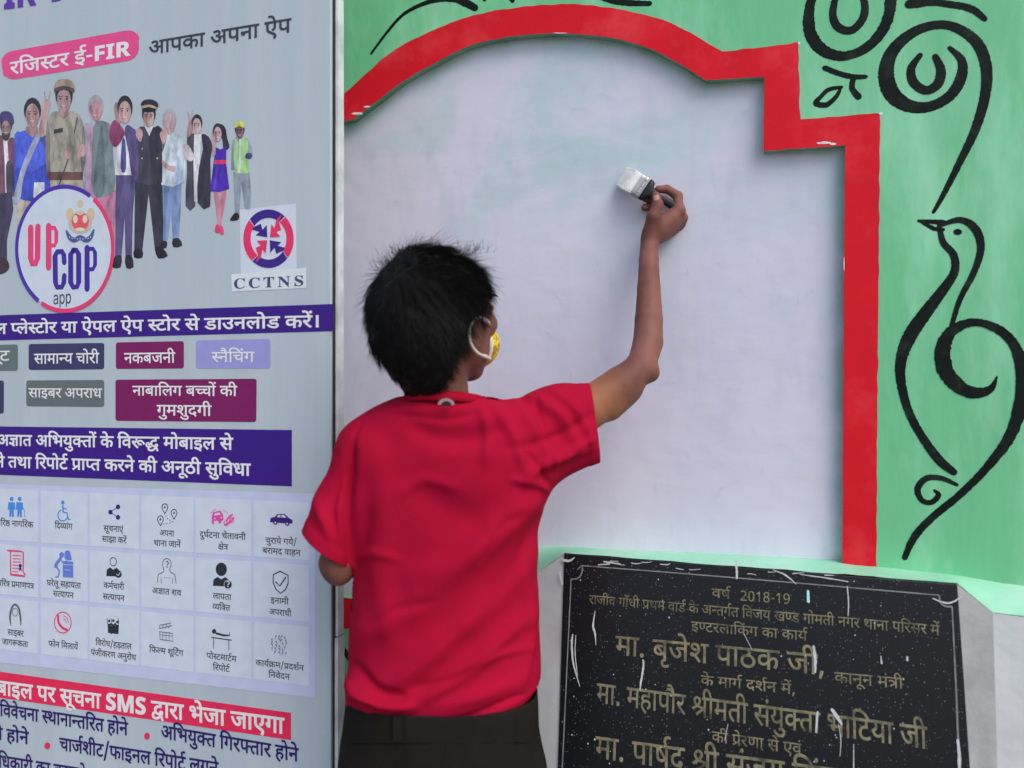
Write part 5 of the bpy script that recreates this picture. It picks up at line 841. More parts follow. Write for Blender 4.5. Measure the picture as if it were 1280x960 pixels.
fig('printed_person', [(MA, [(-12, 176), (4, 170), (9, 178), (14, 172), (20, 180), (21, 236), (14, 246), (-12, 246)], 3), ((206, 212, 222), [(4, 172), (9, 170), (11, 200), (14, 246), (7, 246), (6, 200)], 0), ((70, 72, 82), [(8, 206), (15, 204), (18, 232), (14, 250), (9, 246)], 3),
    ((62, 56, 80), [(-14, 244), (15, 240), (17, 262), (9, 300), (9, 326), (-14, 330)], 0), ((60, 44, 52), [(-12, 326), (6, 322), (12, 334), (4, 342), (-12, 342)], 3)] + face(8, 160, 6.5, 12, SK, (60, 52, 56)) + [((66, 60, 104), [(-1, 150), (2, 141), (9, 139), (16, 143), (18, 152), (15, 156), (8, 150), (2, 154)], 3), ((64, 58, 62), [(3, 166), (8, 169), (13, 166), (12, 173), (8, 176), (4, 173)], 3)], 'printed man in a navy turban and maroon jacket')
fig('printed_person', [((176, 170, 150), [(21, 240), (58, 240), (56, 300), (22, 300)], 0), ((72, 92, 200), [(18.6, 168), (26, 165), (33, 163), (41, 170), (48, 167), (57, 169), (61, 190), (60, 246), (20, 247), (18, 210)], 2), ((60, 74, 178), [(20, 210), (38, 216), (59, 206), (60, 246), (20, 247)], 3), (SK, [(33, 158), (47, 158), (48, 167), (41, 172), (32, 165)], 0), ((150, 156, 176), [(46, 168), (51, 170), (40, 196), (30, 222), (25, 252), (17, 252), (24, 220), (34, 192)], 3), ((196, 204, 222), [(43, 228), (56, 228), (56, 247), (42, 247)], 0)] + face(41, 143, 9.5, 17, (160, 128, 124)), 'printed young man in a blue shirt with a shoulder strap')
fig('printed_person', [((162, 156, 136), [(59, 222), (103, 222), (106, 260), (60, 260)], 0), (KH, [(62, 143), (72, 139), (80, 146), (88, 139), (99, 143), (105, 158), (107, 176), (104, 218), (60, 218), (58, 190), (50, 176), (53, 158)], 2), (SK2, [(54, 128), (58, 124), (63, 127), (62, 136), (58, 150), (56, 170), (48, 168), (52, 146)], 3), (SK2, [(57, 125, 1.6), (56, 115, 1.4)], 0), (SK2, [(61, 125, 1.6), (63, 114, 1.4)], 0),
    ((118, 112, 104), [(60, 150), (63, 180), (62, 218), (59, 218), (57, 180)], 3), ((96, 66, 64), [(59, 215), (104, 215), (104, 225), (60, 225)], 0), ((70, 60, 56), [(97, 147, 1.3), (88, 190, 1.6), (74, 232, 1.6)], 0), (SK2, [(82, 186), (90, 184), (92, 194), (86, 199), (81, 195)], 3), ((60, 56, 56), [(68, 162), (79, 160), (79, 165), (68, 167)], 0), ((128, 124, 112), [(84, 150), (92, 160), (98, 200), (90, 216), (88, 180)], 3), (SK, [(74, 136), (86, 136), (86, 143), (80, 148), (74, 143)], 0)] + face(80.5, 124, 9.5, 17, SK2)
    + [((146, 128, 112), [(69, 112), (70, 104), (76, 99.5), (86, 99.5), (92, 104), (93, 112), (81, 108.5)], 3), ((80, 68, 70), [(69, 111), (81, 107.5), (93, 111), (92, 116), (81, 112), (70, 116)], 2)], 'printed smiling police officer in khaki with a raised hand')
fig('printed_person', [((168, 112, 138), [(117, 240), (147, 238), (144, 276), (143, 310), (122, 310)], 0), ((150, 148, 166), [(104, 158), (112, 154), (116, 158), (117, 250), (106, 248), (101, 200)], 2), ((176, 132, 158), [(112, 156), (117, 158), (117, 250), (110, 250)], 0), (GV, [(117, 158), (125, 151), (134, 153), (139, 160), (142, 200), (143, 240), (117, 243), (115, 200)], 2), ((92, 106, 112), [(128, 156), (131, 200), (130, 241), (118, 243), (120, 200)], 3), (SK2, [(94, 186), (104, 180), (110, 188), (104, 196), (95, 196)], 3)] + face(120, 137, 8.5, 15, (176, 128, 136), (150, 150, 160)), 'printed older man in a grey waistcoat over pink')
fig('printed_person', [(PU, [(145, 219), (170, 219), (166, 270), (165, 322), (157, 322), (156, 270), (152, 322), (144, 322)], 0), ((42, 38, 48), [(141, 330), (144, 320), (152, 320), (151, 334), (142, 335)], 2), ((42, 38, 48), [(157, 320), (165, 320), (167, 334), (158, 335)], 2), ((206, 212, 226), [(147, 172), (158, 170), (165, 219), (144, 219)], 0), (PU, [(159, 156), (166, 160), (172, 170), (173, 222), (165, 221), (161, 190), (156, 166)], 2), ((128, 62, 96), [(138, 158), (144, 150), (152, 158), (156, 168), (148, 182), (141, 182), (137, 172)], 3), (SK, [(143, 133), (147, 128), (151, 136), (152, 152), (146, 152)], 3), ((70, 72, 128), [(153, 176), (157, 176), (158, 210), (155, 216), (151, 210)], 2)] + face(156.5, 139, 8.5, 16, (178, 146, 144)), 'printed man in a purple jacket with a blue tie')
fig('printed_person', [(BK, [(169, 220), (203, 224), (205, 312), (194, 314), (186, 242), (178, 314), (168, 314)], 0), ((34, 32, 42), [(168, 312), (178, 312), (178, 322), (168, 322)], 2), ((34, 32, 42), [(194, 310), (203, 310), (210, 320), (198, 323)], 2), ((62, 60, 74), [(171, 163), (180, 158), (187, 162), (198, 157), (205, 166), (208, 178), (206, 186), (202, 190), (203, 228), (167, 226), (166, 190)], 2), (BK, [(186, 166), (198, 158), (208, 176), (203, 192), (203, 228), (190, 228), (188, 190)], 2), ((206, 206, 212), [(181, 158), (192, 158), (187, 170)], 0), ((200, 180, 120), [(178, 186, .9, 1.1)], 0), ((200, 180, 120), [(178, 198, .9, 1.1)], 0), ((200, 180, 120), [(197, 198, .9, 1.1)], 0), (SK2, [(170, 168), (174, 160), (179, 166), (176, 178)], 3), (SK2, [(200, 168), (206, 162), (209, 172), (205, 180)], 3)]
    + face(186.5, 146, 7.5, 14, (176, 144, 142)) + [((44, 42, 56), [(177, 132), (180, 126), (189, 124.5), (197, 128), (198, 134), (187, 132)], 3), ((168, 150, 112), [(178, 133), (187, 131), (196, 134), (195, 136.5), (187, 134), (179, 136)], 2), ((36, 34, 44), [(178, 137), (187, 134.5), (196, 137), (191, 140), (182, 140)], 2)], 'printed airline pilot in a black uniform and peaked cap')
fig('printed_person', [((112, 134, 172), [(202.5, 231), (227, 229), (226, 262), (224, 292), (224, 300), (216, 300), (214, 262), (210, 300), (204, 302), (202, 262)], 0), ((96, 116, 156), [(205, 232), (212, 234), (208, 262), (208, 300), (204, 300)], 0), ((40, 38, 44), [(216, 299), (224, 298), (228, 307), (217, 309)], 2), ((40, 38, 44), [(202, 302), (209, 302), (208, 310), (201, 309)], 2), ((186, 200, 218), [(203, 169), (210, 165), (218, 166), (226, 170), (230, 182), (231, 227), (202, 231), (203, 200)], 2), ((168, 184, 204), [(218, 176), (224, 200), (230, 226), (214, 229), (220, 205)], 3), (SK2, [(203, 200), (212, 207), (220, 208), (218, 215), (206, 210)], 3)] + face(212, 154, 7.5, 15, (182, 152, 152), (150, 150, 156), smile=False, tache=True) , 'printed middle aged man with a moustache in a pale shirt and jeans')
fig('printed_person', [((70, 68, 78), [(234, 172), (242, 167), (247, 172), (246, 200), (244, 258), (232, 257), (234, 214)], 2), ((198, 202, 212), [(243, 168), (252, 168), (250, 200), (249, 252), (243, 252), (242, 200)], 0), (BK, [(252, 168), (261, 171), (266, 184), (263, 200), (263, 258), (247, 253), (249, 210), (254, 186)], 2), (SK, [(235, 158), (238, 150), (242, 152), (240, 166), (234, 172)], 3), (SK2, [(237, 150, 1.3), (235, 140, 1.1)], 0), (SK2, [(239, 149, 1.3), (241, 139, 1.1)], 0), ((190, 180, 184), [(228, 182), (236, 182), (243, 196), (238, 202), (230, 194)], 3)] + face(246.5, 157, 6, 11.5, (190, 160, 160)), 'printed woman lawyer in a black gown with a raised hand')
fig('printed_person', [((176, 112, 128), [(267, 238), (272, 238), (276, 262), (277, 284), (273, 286), (270, 262)], 2), ((184, 122, 136), [(275, 238), (283, 238), (280, 262), (275, 284), (271, 284), (275, 262)], 2), ((206, 60, 96), [(270, 281), (274, 282), (274, 291), (269, 290)], 2), ((206, 60, 96), [(275, 282), (279, 284), (280, 293), (275, 292)], 2), (HR, [(270, 158), (276, 155), (282, 160), (284, 172), (287, 184), (280, 188), (278, 174), (272, 164)], 3), ((66, 40, 156), [(270, 184), (276, 187), (283, 183), (283, 205), (287, 236), (275, 240), (263, 239), (267, 205)], 1), ((80, 56, 176), [(271, 208), (274, 208), (270, 238), (266, 238)], 0), ((208, 50, 96), [(268.5, 200), (283, 200), (283, 205), (268, 205.5)], 0), (SK2, [(266, 176), (265, 166), (268, 164), (269, 176), (270, 192), (266, 194)], 3)] + face(272.5, 167, 5.4, 10.5, (188, 158, 158)), 'printed young woman in a purple dress with a red belt')
fig('printed_person', [((128, 142, 154), [(291.6, 215), (312, 215), (314, 240), (313, 262), (306, 262), (302, 228), (299, 268), (294, 268)], 0), ((38, 38, 42), [(294, 266), (299, 268), (298, 275), (288, 276), (289, 272)], 2), ((128, 140, 158), [(290, 176), (297, 170), (303, 172), (310, 174), (315, 184), (316, 196), (310, 198), (308, 190), (304, 214), (289, 212)], 1), ((148, 196, 128), [(294, 172), (299, 178), (304, 172), (310, 176), (311, 217), (294, 217), (292, 196)], 1), ((208, 216, 208), [(299, 174), (302, 174), (301, 216), (298, 216)], 0), ((62, 60, 110), [(308, 192), (315, 192), (314, 198), (307, 198)], 2)] + face(300, 164, 5.4, 10, (128, 96, 96)) + [((206, 212, 92), [(294, 160), (295, 154), (300, 151.5), (305, 154), (306, 160), (300, 158)], 3)], 'printed worker in a yellow hard hat and green vest')
# ---- app roundel
rd = Sheet(BP, .0040).ell(81.5, 311, 60, 77.5, 40).build('round_app_badge', ink(186, 197, 210), board)
s = Sheet(BP, .0044); s.ring(81.5, 311, 60, 77.5, 5.4, 58, 237, 40); s.build('ring_arc', ink(70, 44, 150), rd)
s = Sheet(BP, .0044); s.ring(81.5, 311, 60, 77.5, 5.4, -119, 53, 40); s.build('ring_arc', ink(226, 56, 104), rd)
rose = ink(224, 62, 108); ind = ink(60, 40, 138)
s = Sheet(BP, .0044)
s.stroke([(39, 285, 9), (39, 323, 9), (41, 330, 8), (45, 330, 8), (47.5, 323, 9), (48, 284, 9)], smooth=0)
s.stroke([(61.5, 334, 9), (61.5, 283, 9)], smooth=0, h=.0045); s.stroke([(61, 285, 5.5), (69, 285, 5.5), (71, 290, 6), (71, 302, 6), (69, 307, 5.5), (61, 307, 5.5)], smooth=0)
s.build('large_letters', rose, rd, 'red letters UP')
s = Sheet(BP, .0047)
s.stroke([(81, 328, 7.5), (80.5, 319, 7.5), (78, 314.5, 7), (72, 315, 7), (69.5, 320, 8), (70, 353, 8), (72, 359, 7), (78, 359, 7), (80.5, 353, 7.5), (81, 345, 7.5)], smooth=0)
s.stroke([(93, 313, 7), (89, 318, 8), (89, 353, 8), (92, 359, 7), (97, 358.5, 7), (99, 353, 8), (99, 318, 8), (96, 313, 7), (92, 313, 7)], smooth=0)
s.stroke([(109.5, 361, 8), (109.5, 310, 8)], smooth=0, h=.0048); s.stroke([(109, 311.5, 5.5), (117, 311, 5.5), (119.5, 316, 6), (119.5, 331, 6), (117, 336.5, 5.5), (109, 337, 5.5)], smooth=0)
s.build('large_letters', ind, rd, 'indigo letters COP')
T('app', 67, 90, 380.5, 13.5, dark, 6, 379, h=.0046, parent=rd)
cr = [((188, 180, 150), [(101, 255, 4, 5)]), ((196, 176, 140), [(88, 268, 5, 8)]), ((196, 176, 140), [(114, 268, 5, 8)]), ((176, 170, 158), [(101, 279, 15, 14)]), ((206, 82, 92), [(101, 277, 11, 12)]), ((200, 196, 176), [(95, 274, 3, 5)]), ((200, 196, 176), [(107, 274, 3, 5)]), ((206, 82, 92), [(101, 276, 3.2, 5)]), ((188, 180, 150), [(101, 266, 5, 3)]), ((200, 196, 176), [(101, 287, 6, 2.4)])]
root = None
for k, (c_, p_) in enumerate(cr):
    s = Sheet(BP, .0044 + k * .0002); s.ell(*p_[0], n=14)
    o = s.build('printed_crest' if root is None else 'crest_piece', ink(*c_), rd); root = o
s = Sheet(BP, .0066); s.stroke([(84, 289, 3), (88, 297, 6), (94, 300, 6.4), (101, 297, 6), (108, 300, 6.4), (114, 297, 6), (118, 288, 3)], smooth=4); s.build('crest_ribbon', ink(74, 82, 134), rd)
s = Sheet(BP, .0070)
for k in range(9): s.ell(88 + k * 3.3, 298.5 - abs(k - 4) * .5 + (k % 2), .7, 1.0, 6)
s.build('crest_ribbon_lettering', ink(180, 186, 200), rd)
# ---- CCTNS logo
lg = strip_poly('logo_panel', [(300, 262), (370, 254.5), (371, 336), (301, 344)], ink(188, 196, 208))
strip_poly('logo_panel', [(289, 343), (383, 334.5), (383, 360), (290, 364.5)], ink(196, 203, 215), h=H1 + .0003)
cx, cy, rx, ry = 336, 298.5, 31, 36
c1_, c2_ = ink(54, 30, 120), ink(222, 44, 92)
s1_, s2_ = Sheet(BP, .0030), Sheet(BP, .0030)
def arrow(sh_, q, h):
    r = R(90 * q)
    def m_(x, y): return (cx + (x * math.cos(r) - y * math.sin(r)) * rx / 29, cy - (x * math.sin(r) + y * math.cos(r)) * ry / 29)
    sh_.poly([m_(29.5 * math.cos(R(a)), 29.5 * math.sin(R(a))) for a in range(50, 146, 8)] + [m_(21 * math.cos(R(a)), 21 * math.sin(R(a))) for a in range(142, 49, -8)], h=h)
    sh_.poly([m_(-24.5, 15.5), m_(-17, 12), (m_(-9, 15)), m_(-7, 9), m_(-2, 14), m_(-1.5, 1.5), m_(-15, 3.5), m_(-10.5, 7), m_(-19, 9)], h=h + .0002)
for q in (0, 2): arrow(s1_, q, .0030)
for q in (1, 3): arrow(s2_, q, .0034)
s1_.build('logo_arrow', c1_, lg); s2_.build('logo_arrow', c2_, lg)
T('CCTNS', 292, 384, 361, 11.5, ink(64, 66, 104), 4, 357)
# ---- purple strip 1
strip_poly('purple_strip', [(-150, 399.5), (0, 394), (417, 380), (417, 414), (0, 425.5), (-150, 430)], purple)
k_ = 403.5 / (17430 - 1126)
T('गूगल प्लेस्टोर या ऐपल ऐप स्टोर से डाउनलोड करें।', -2.5 - 1126 * k_, 401, 418, 13.4, white, 20, 408.8)
# ---- buttons
def button(pts, m, r=3.5): return strip_poly('category_button', pts, m, round_=r)
b_ = button([(-60, 432.5), (22.5, 430.5), (22.5, 463.5), (-60, 464)], ink(92, 104, 106)); T('लूट', -16, 12, 451, 12.2, white, 12, parent=b_)
b_ = button([(36, 430), (130.5, 428.6), (130.5, 461.5), (36, 462.5)], ink(54, 54, 92)); T('सामान्य चोरी', 43, 124, 454.3, 12.4, white, 12, parent=b_)
b_ = button([(145, 428), (230, 426.4), (230, 460.5), (145, 461.2)], ink(112, 22, 84)); T('नकबजनी', 155.5, 219, 453.7, 12.6, white, 12, parent=b_)
b_ = button([(245, 425.5), (338, 423.5), (338, 460.6), (245, 460.6)], ink(140, 140, 194)); T('स्नैचिंग', 265, 318, 452.5, 12.4, white, 10, parent=b_)
button([(-80, 476), (5, 475.5), (5, 517), (-80, 516)], ink(54, 54, 92))
b_ = button([(33, 475.5), (130.5, 475), (130.5, 508.6), (33, 507.8)], ink(92, 100, 104)); T('साइबर अपराध', 36, 127.5, 497, 11.4, white, 10, parent=b_)
b_ = button([(144.5, 474.6), (321, 473.4), (320.5, 527.6), (144.5, 526)], ink(112, 22, 84)); T('नाबालिग बच्चों की', 166, 296.5, 494.6, 12, white, 12, parent=b_); T('गुमशुदगी', 196.5, 264.5, 519.3, 12.6, white, 12, parent=b_)
# ---- purple strip 2
strip_poly('purple_strip', [(-150, 529), (0, 533), (365, 537.5), (365, 608), (0, 593.5), (-150, 587)], purple)
T('अज्ञात अभियुक्तों के विरूद्ध मोबाइल से', -3, 291, 556.5, 13.6, white, 20, 562)
T('ने तथा रिपोर्ट प्राप्त करने की अनूठी सुविधा', -5, 313, 583.5, 13.8, white, 20, 594.5)
# ---- grid of services
lav = strip_poly('lavender_panel', [(-130, 602), (0, 605), (394, 617), (394, 872), (0, 828), (-130, 812)], ink(176, 184, 216), round_=3)
cols = [(-12, 48), (51.5, 110), (112.5, 174.5), (177, 242), (245, 314.5), (317.5, 386.5)]
rows = [(611, 628, 675, 700), (680, 706.5, 742.5, 777), (747, 783.5, 811.5, 857)]
cap = {(0, 0): [('वरिष्ठ नागरिक', -4, 42, 658)], (0, 1): [('दिव्यांग', 69, 91, 661)], (0, 2): [('सूचनाएं', 130, 154.5, 664.5), ('साझा करें', 128, 158.5, 678)], (0, 3): [('अपना', 200, 218, 670), ('थाना जानें', 192.5, 226, 683)],
       (0, 4): [('दुर्घटना चेतावनी', 250, 307.5, 673), ('क्षेत्र', 273, 285.5, 687)], (0, 5): [('चुराये गये/', 332, 371.5, 680), ('बरामद वाहन', 328.5, 376, 693)],
       (1, 0): [('चरित्र प्रमाणपत्र', -3, 43, 734)], (1, 1): [('घरेलू सहायता', 59, 101.5, 733.7), ('सत्यापन', 67, 92.5, 746.5)], (1, 2): [('कर्मचारी', 130, 155.5, 736), ('सत्यापन', 129, 156, 750)], (1, 3): [('अज्ञात शव', 190.5, 227, 743)],
       (1, 4): [('लापता', 266.5, 289.5, 749), ('व्यक्ति', 266, 288, 762.5)], (1, 5): [('इनामी', 338.6, 361, 754.5), ('अपराधी', 336.6, 364.5, 769)],
       (2, 0): [('साइबर', 10, 30, 794.5), ('जागरूकता', 3, 35.5, 807)], (2, 1): [('फोन मिलायें', 61, 98, 810)], (2, 2): [('विरोध/हड़ताल', 120, 165, 809), ('पंजीकरण अनुरोध', 114, 170.6, 822)], (2, 3): [('फिल्म शूटिंग', 187, 229.5, 817.5)],
       (2, 4): [('पोस्टमार्टम', 258.6, 296, 825), ('रिपोर्ट', 266.5, 287.5, 838.5)], (2, 5): [('कार्यक्रम/प्रदर्शन', 320, 380, 835), ('निवेदन', 336, 362.5, 848)]}
tiles = {}
for r_, (a, b1_, c, d) in enumerate(rows):
    for q, (x0, x1) in enumerate(cols):
        f = lambda A, B, x: A + (B - A) * x / 387
        t = strip_poly('service_tile', [(x0, f(a, b1_, x0)), (x1, f(a, b1_, x1)), (x1, f(c, d, x1)), (x0, f(c, d, x0))], ink(188, 195, 208), h=.0024)
        tiles[(r_, q)] = t
        for l_, xa, xb, y_ in cap.get((r_, q), []): text(l_, BP, .0034, xa, xb, y_, 7.0, ink(56, 58, 68), t, 10, name='caption')
ic_blue, ic_pur, ic_pink, ic_dark, ic_soft = ink(64, 128, 200), ink(52, 28, 110), ink(232, 70, 150), ink(38, 42, 52), ink(92, 118, 194)
def icon(rq, m, fn, h=.0034, m2=None, fn2=None):
    s = Sheet(BP, h); fn(s); o = s.build('icon', m, tiles[rq])
    if m2: s = Sheet(BP, h + .0012); fn2(s); s.build('icon_detail', m2, tiles[rq])
def oldies(s):
    for x in (15, 25): s.ell(x, 623.5, 2.4, 2.8, 10); s.poly([(x - 4, 627.5), (x + 4, 628), (x + 4.8, 637), (x + 2.6, 637), (x + 3, 646), (x + .6, 646), (x, 639), (x - .6, 646), (x - 3, 646), (x - 2.6, 637), (x - 4.8, 637)])
    s.stroke([(29, 636, 1), (31, 637, 1), (31.5, 646, 1)], smooth=0)
icon((0, 0), ic_blue, oldies)
def wheel(s):
    s.ell(79, 628, 2.2, 2.6, 10); s.stroke([(79, 632, 2.4), (79.5, 640, 2.4), (84, 641, 2), (86, 649, 2), (88.5, 649, 1.6)], smooth=0); s.stroke([(79, 635, 1.4), (83.5, 636, 1.4)], smooth=0, h=.0036); s.ring(79, 644, 6, 7, 1.6, 110, 340, 18, h=.0037)
icon((0, 1), ic_blue, wheel)
def share(s):
    for x, y in ((138.5, 640), (148, 633.5), (148, 646.5)): s.ell(x, y, 2.7, 3.1, 12)
    s.stroke([(138.5, 640, .9), (148, 633.5, .9)], smooth=0, h=.0036); s.stroke([(138.5, 640, .9), (148, 646.5, .9)], smooth=0, h=.0037)
icon((0, 2), ic_pur, share)
def pins(s):
    for x, y in ((206.5, 634), (218, 641), (201, 649)):
        s.ring(x, y, 3.6, 4.4, 1.1, -40, 220, 16); s.stroke([(x - 2.8, y + 2.8, 1), (x, y + 8, 1)], smooth=0, h=.0036); s.stroke([(x + 2.8, y + 2.8, 1), (x, y + 8, 1)], smooth=0, h=.0037); s.ell(x, y, 1.1, 1.3, 8)
    for x, y in ((208, 645), (210, 648), (213, 650), (216, 652), (205, 655), (209, 654.5), (213, 653.5)): s.ell(x, y, .8, .6, 6, h=.0039)
icon((0, 3), ic_dark, pins)
def crash(s):
    s.poly([(265, 645), (267, 640), (276, 638), (279, 643), (280, 650), (277, 651), (277, 654), (274, 654), (273, 651), (268, 651), (268, 655), (265, 655)])
    s.stroke([(283, 651, 2), (287, 646, 3), (291, 643, 2)], smooth=3); s.stroke([(281, 656, 1.6), (287, 653, 3), (293, 647, 1.6)], smooth=3, h=.0036); s.ring(283, 654, 2.6, 3, 1.2, 0, 360, 12, h=.0037); s.ring(290, 650, 2.6, 3, 1.2, 0, 360, 12, h=.0038); s.stroke([(264, 641, .8), (270, 636, .8)], smooth=0, h=.0038); s.stroke([(280, 637, .8), (285, 641, .8)], smooth=0, h=.0039)
icon((0, 4), ic_pink, crash, m2=tiles[(0, 4)].data.materials[0], fn2=lambda s: (s.poly([(268, 644.5), (269, 641.6), (275, 640.5), (276.5, 643.5)]), s.ell(269, 648, 1, 1, 8), s.ell(277, 647, 1, 1, 8)))
def car(s):
    s.poly([(338, 650), (339, 647), (344, 646), (347, 642.5), (356, 642), (361, 647), (366, 650), (366, 654), (362, 654.5), (342, 653), (338, 652.5)]); s.ell(344.5, 653, 2.8, 3, 12, h=.0036); s.ell(359.5, 654.5, 2.8, 3, 12, h=.0036)
icon((0, 5), ic_pur, car, m2=tiles[(0, 5)].data.materials[0], fn2=lambda s: (s.poly([(346.5, 646.3), (348.5, 643.6), (351, 643.4), (351, 646.6)]), s.poly([(352.2, 646.6), (352.2, 643.4), (355.5, 643.4), (358.5, 647)]), s.ell(344.5, 653, 1.1, 1.2, 8), s.ell(359.5, 654.5, 1.1, 1.2, 8)))
def scroll(s):
    s.stroke([(10, 688, 2.2), (26, 689, 2.2), (29.5, 690, 2), (29.5, 715, 2), (32, 718, 2)], smooth=0); s.stroke([(13.5, 689, 1.8), (14, 717, 1.8)], smooth=0, h=.0036); s.stroke([(14, 718, 2.6), (31, 720, 2.6)], smooth=0, h=.0037)
    for k in range(6): s.stroke([(16.5, 694 + k * 4, 1.1), (26.5 - (k == 5) * 4, 694.6 + k * 4, 1.1)], smooth=0, h=.0039)
icon((1, 0), ink(220, 52, 96), scroll, m2=ic_pur, fn2=lambda s: (s.ell(26, 707, 2, 2.4, 10), s.poly([(25, 709), (27, 709), (28, 714), (26, 712), (24, 714)])))
def worker(s):
    s.ell(77.5, 693.5, 3, 3.6, 12); s.stroke([(76, 698, 4), (71, 705, 4.6), (70, 708, 4)], smooth=3); s.stroke([(76, 699, 1.8), (80, 704, 1.6), (84, 701, 1.4)], smooth=0, h=.0036); s.stroke([(71, 708, 3), (75, 714, 2.4), (73, 721, 2.2), (70, 721, 1.6)], smooth=0, h=.0037)
    s.poly([(79, 701), (92, 702), (92, 722), (79, 721)], h=.0038); s.poly([(81, 693), (83, 688), (88, 689), (89, 694), (90, 700), (82, 699)], 2, h=.0039)
icon((1, 1), ic_soft, worker, m2=tiles[(1, 1)].data.materials[0], fn2=lambda s: (s.stroke([(79.5, 705.5, .7), (91.5, 706, .7)], smooth=0, h=.0054), s.stroke([(81.5, 712, .7), (89, 712.5, .7)], smooth=0, h=.0054)))
def agent(s):
    s.ring(142, 702, 4, 5.2, 1, 0, 360, 18); s.poly([(133.5, 720), (134, 712), (138, 709), (142, 712), (146, 709.5), (149, 712), (149.5, 720.5)], 1, h=.0036); s.ell(148.5, 717.5, 4.2, 4.6, 16, h=.0038)
icon((1, 2), ic_dark, agent, m2=tiles[(1, 2)].data.materials[0], fn2=lambda s: s.stroke([(146.6, 717.6, 1), (148.2, 719.4, 1), (151, 715.6, 1)], smooth=0, h=.0052))
def anon(s):
    s.ring(209, 705, 5.4, 7, 1, -50, 230, 20); s.stroke([(205, 710.5, 1), (204.5, 715, 1), (198.5, 718, 1), (197.5, 728, 1)], smooth=3, h=.0036); s.stroke([(213, 710.5, 1), (213.5, 715, 1), (219, 718.5, 1), (220.5, 729, 1)], smooth=3, h=.0037); s.stroke([(202, 722, .7), (202, 729, .7)], smooth=0, h=.0037); s.stroke([(216, 722.5, .7), (216, 729, .7)], smooth=0, h=.0037)
    for k in range(3): s.ell(206 + k * 3, 722, .7, .7, 6, h=.0038)
icon((1, 3), ink(84, 88, 98), anon); text('?', BP, .0040, 207, 212, 709.5, 7, ink(84, 88, 98), tiles[(1, 3)], 12, name='icon_detail')
def missing(s): s.ell(277, 711.5, 7, 8.4, 22); s.poly([(266.5, 732), (267.5, 724), (272.5, 721), (277, 724), (282, 721), (286, 724.5), (287, 733)], 1, h=.0036); s.ell(285.5, 730.5, 5.2, 5.6, 18, h=.0038)
icon((1, 4), ic_dark, missing, m2=tiles[(1, 4)].data.materials[0], fn2=lambda s: s.ring(285.5, 730.5, 4.9, 5.3, .6, 0, 360, 20, h=.0046)); text('?', BP, .0060, 283.5, 288.3, 733.5, 6.2, tiles[(1, 4)].data.materials[0], tiles[(1, 4)], 22, name='icon_detail')
def shield(s): s.stroke([(350.5, 714, 1.5), (342, 718, 1.5), (342, 728, 1.5), (345, 736, 1.5), (351, 741.5, 1.5), (357, 737, 1.5), (360.5, 729, 1.5), (360.5, 719, 1.5), (350.5, 714, 1.5)], smooth=0); s.stroke([(345.5, 727.5, 1.8), (350, 732.5, 1.8), (357.5, 721.5, 1.8)], smooth=0, h=.0037)
icon((1, 5), ic_dark, shield)
def girl(s): s.stroke([(14, 781, 1.4), (13, 770, 3), (15.5, 759, 2.6), (19.5, 755.5, 2.6), (24, 760, 2.6), (26, 771, 3), (26.5, 781, 1.4)], smooth=4); s.ring(19.5, 765, 3.6, 5, .8, 0, 360, 16, h=.0036)
icon((2, 0), ink(84, 88, 98), girl)
def phone(s): s.ring(79, 778, 10.5, 13, 1.4, 0, 360, 30); s.stroke([(73.5, 770, 3.4), (73.5, 777, 3.4), (78, 784, 3.4), (84, 787, 3.4)], smooth=4, h=.0036); s.ring(79, 778, 4.2, 5, .9, 0, 85, 10, h=.0037); s.ring(79, 778, 7, 8.5, .9, 0, 85, 10, h=.0038)
icon((2, 1), ink(226, 52, 96), phone)
def crowd(s):
    for k, x in enumerate((137, 142, 147)): s.ell(x, 776 + k * .6 - (k == 1), 1.5, 1.8, 8); s.poly([(x - 2, 779.5 + k * .6), (x + 2, 779.5 + k * .6), (x + 1.6, 791 + k * .6), (x - 1.6, 791 + k * .6)])
    for x in (139.5, 144.5): s.ell(x, 780, 1.4, 1.6, 8, h=.0037); s.poly([(x - 1.6, 782), (x + 1.6, 782), (x + 1.2, 792), (x - 1.2, 792)], h=.0037)
    for x in (135, 140, 149): s.stroke([(x, 780, .8), (x - .5, 773, .8)], smooth=0, h=.0038)
icon((2, 2), ic_dark, crowd)
def clap(s):
    s.stroke([(200, 789.5, 1), (216, 791.5, 1), (216.5, 801.5, 1), (200.5, 799, 1), (200, 789, 1)], smooth=0); s.stroke([(200, 785.5, 1), (200, 781.5, 1), (214, 778.5, 1), (215, 782, 1), (200, 785.5, 1)], smooth=0, h=.0036); s.stroke([(200, 793, .7), (216, 795, .7)], smooth=0, h=.0037)
    for k in range(3): s.stroke([(203 + k * 4, 785, .7), (205 + k * 4, 780.6, .7)], smooth=0, h=.0038); s.stroke([(204 + k * 4, 790, .7), (204 + k * 4, 800, .7)], smooth=0, h=.0038)
icon((2, 3), ink(84, 88, 98), clap)
def bed(s): s.ell(268, 789, 2.6, 3, 12); s.stroke([(271, 791.5, 2.6), (280, 794, 2.6), (287.5, 794, 1.6), (287.5, 790.5, 1.2)], smooth=0, h=.0036); s.stroke([(265, 796.5, 1.3), (289.5, 800, 1.3)], smooth=0, h=.0037); s.stroke([(267.5, 797, .9), (267.5, 810, .9)], smooth=0, h=.0038); s.stroke([(286.5, 799.6, .9), (286.5, 812.5, .9)], smooth=0, h=.0038)
icon((2, 4), ic_dark, bed)
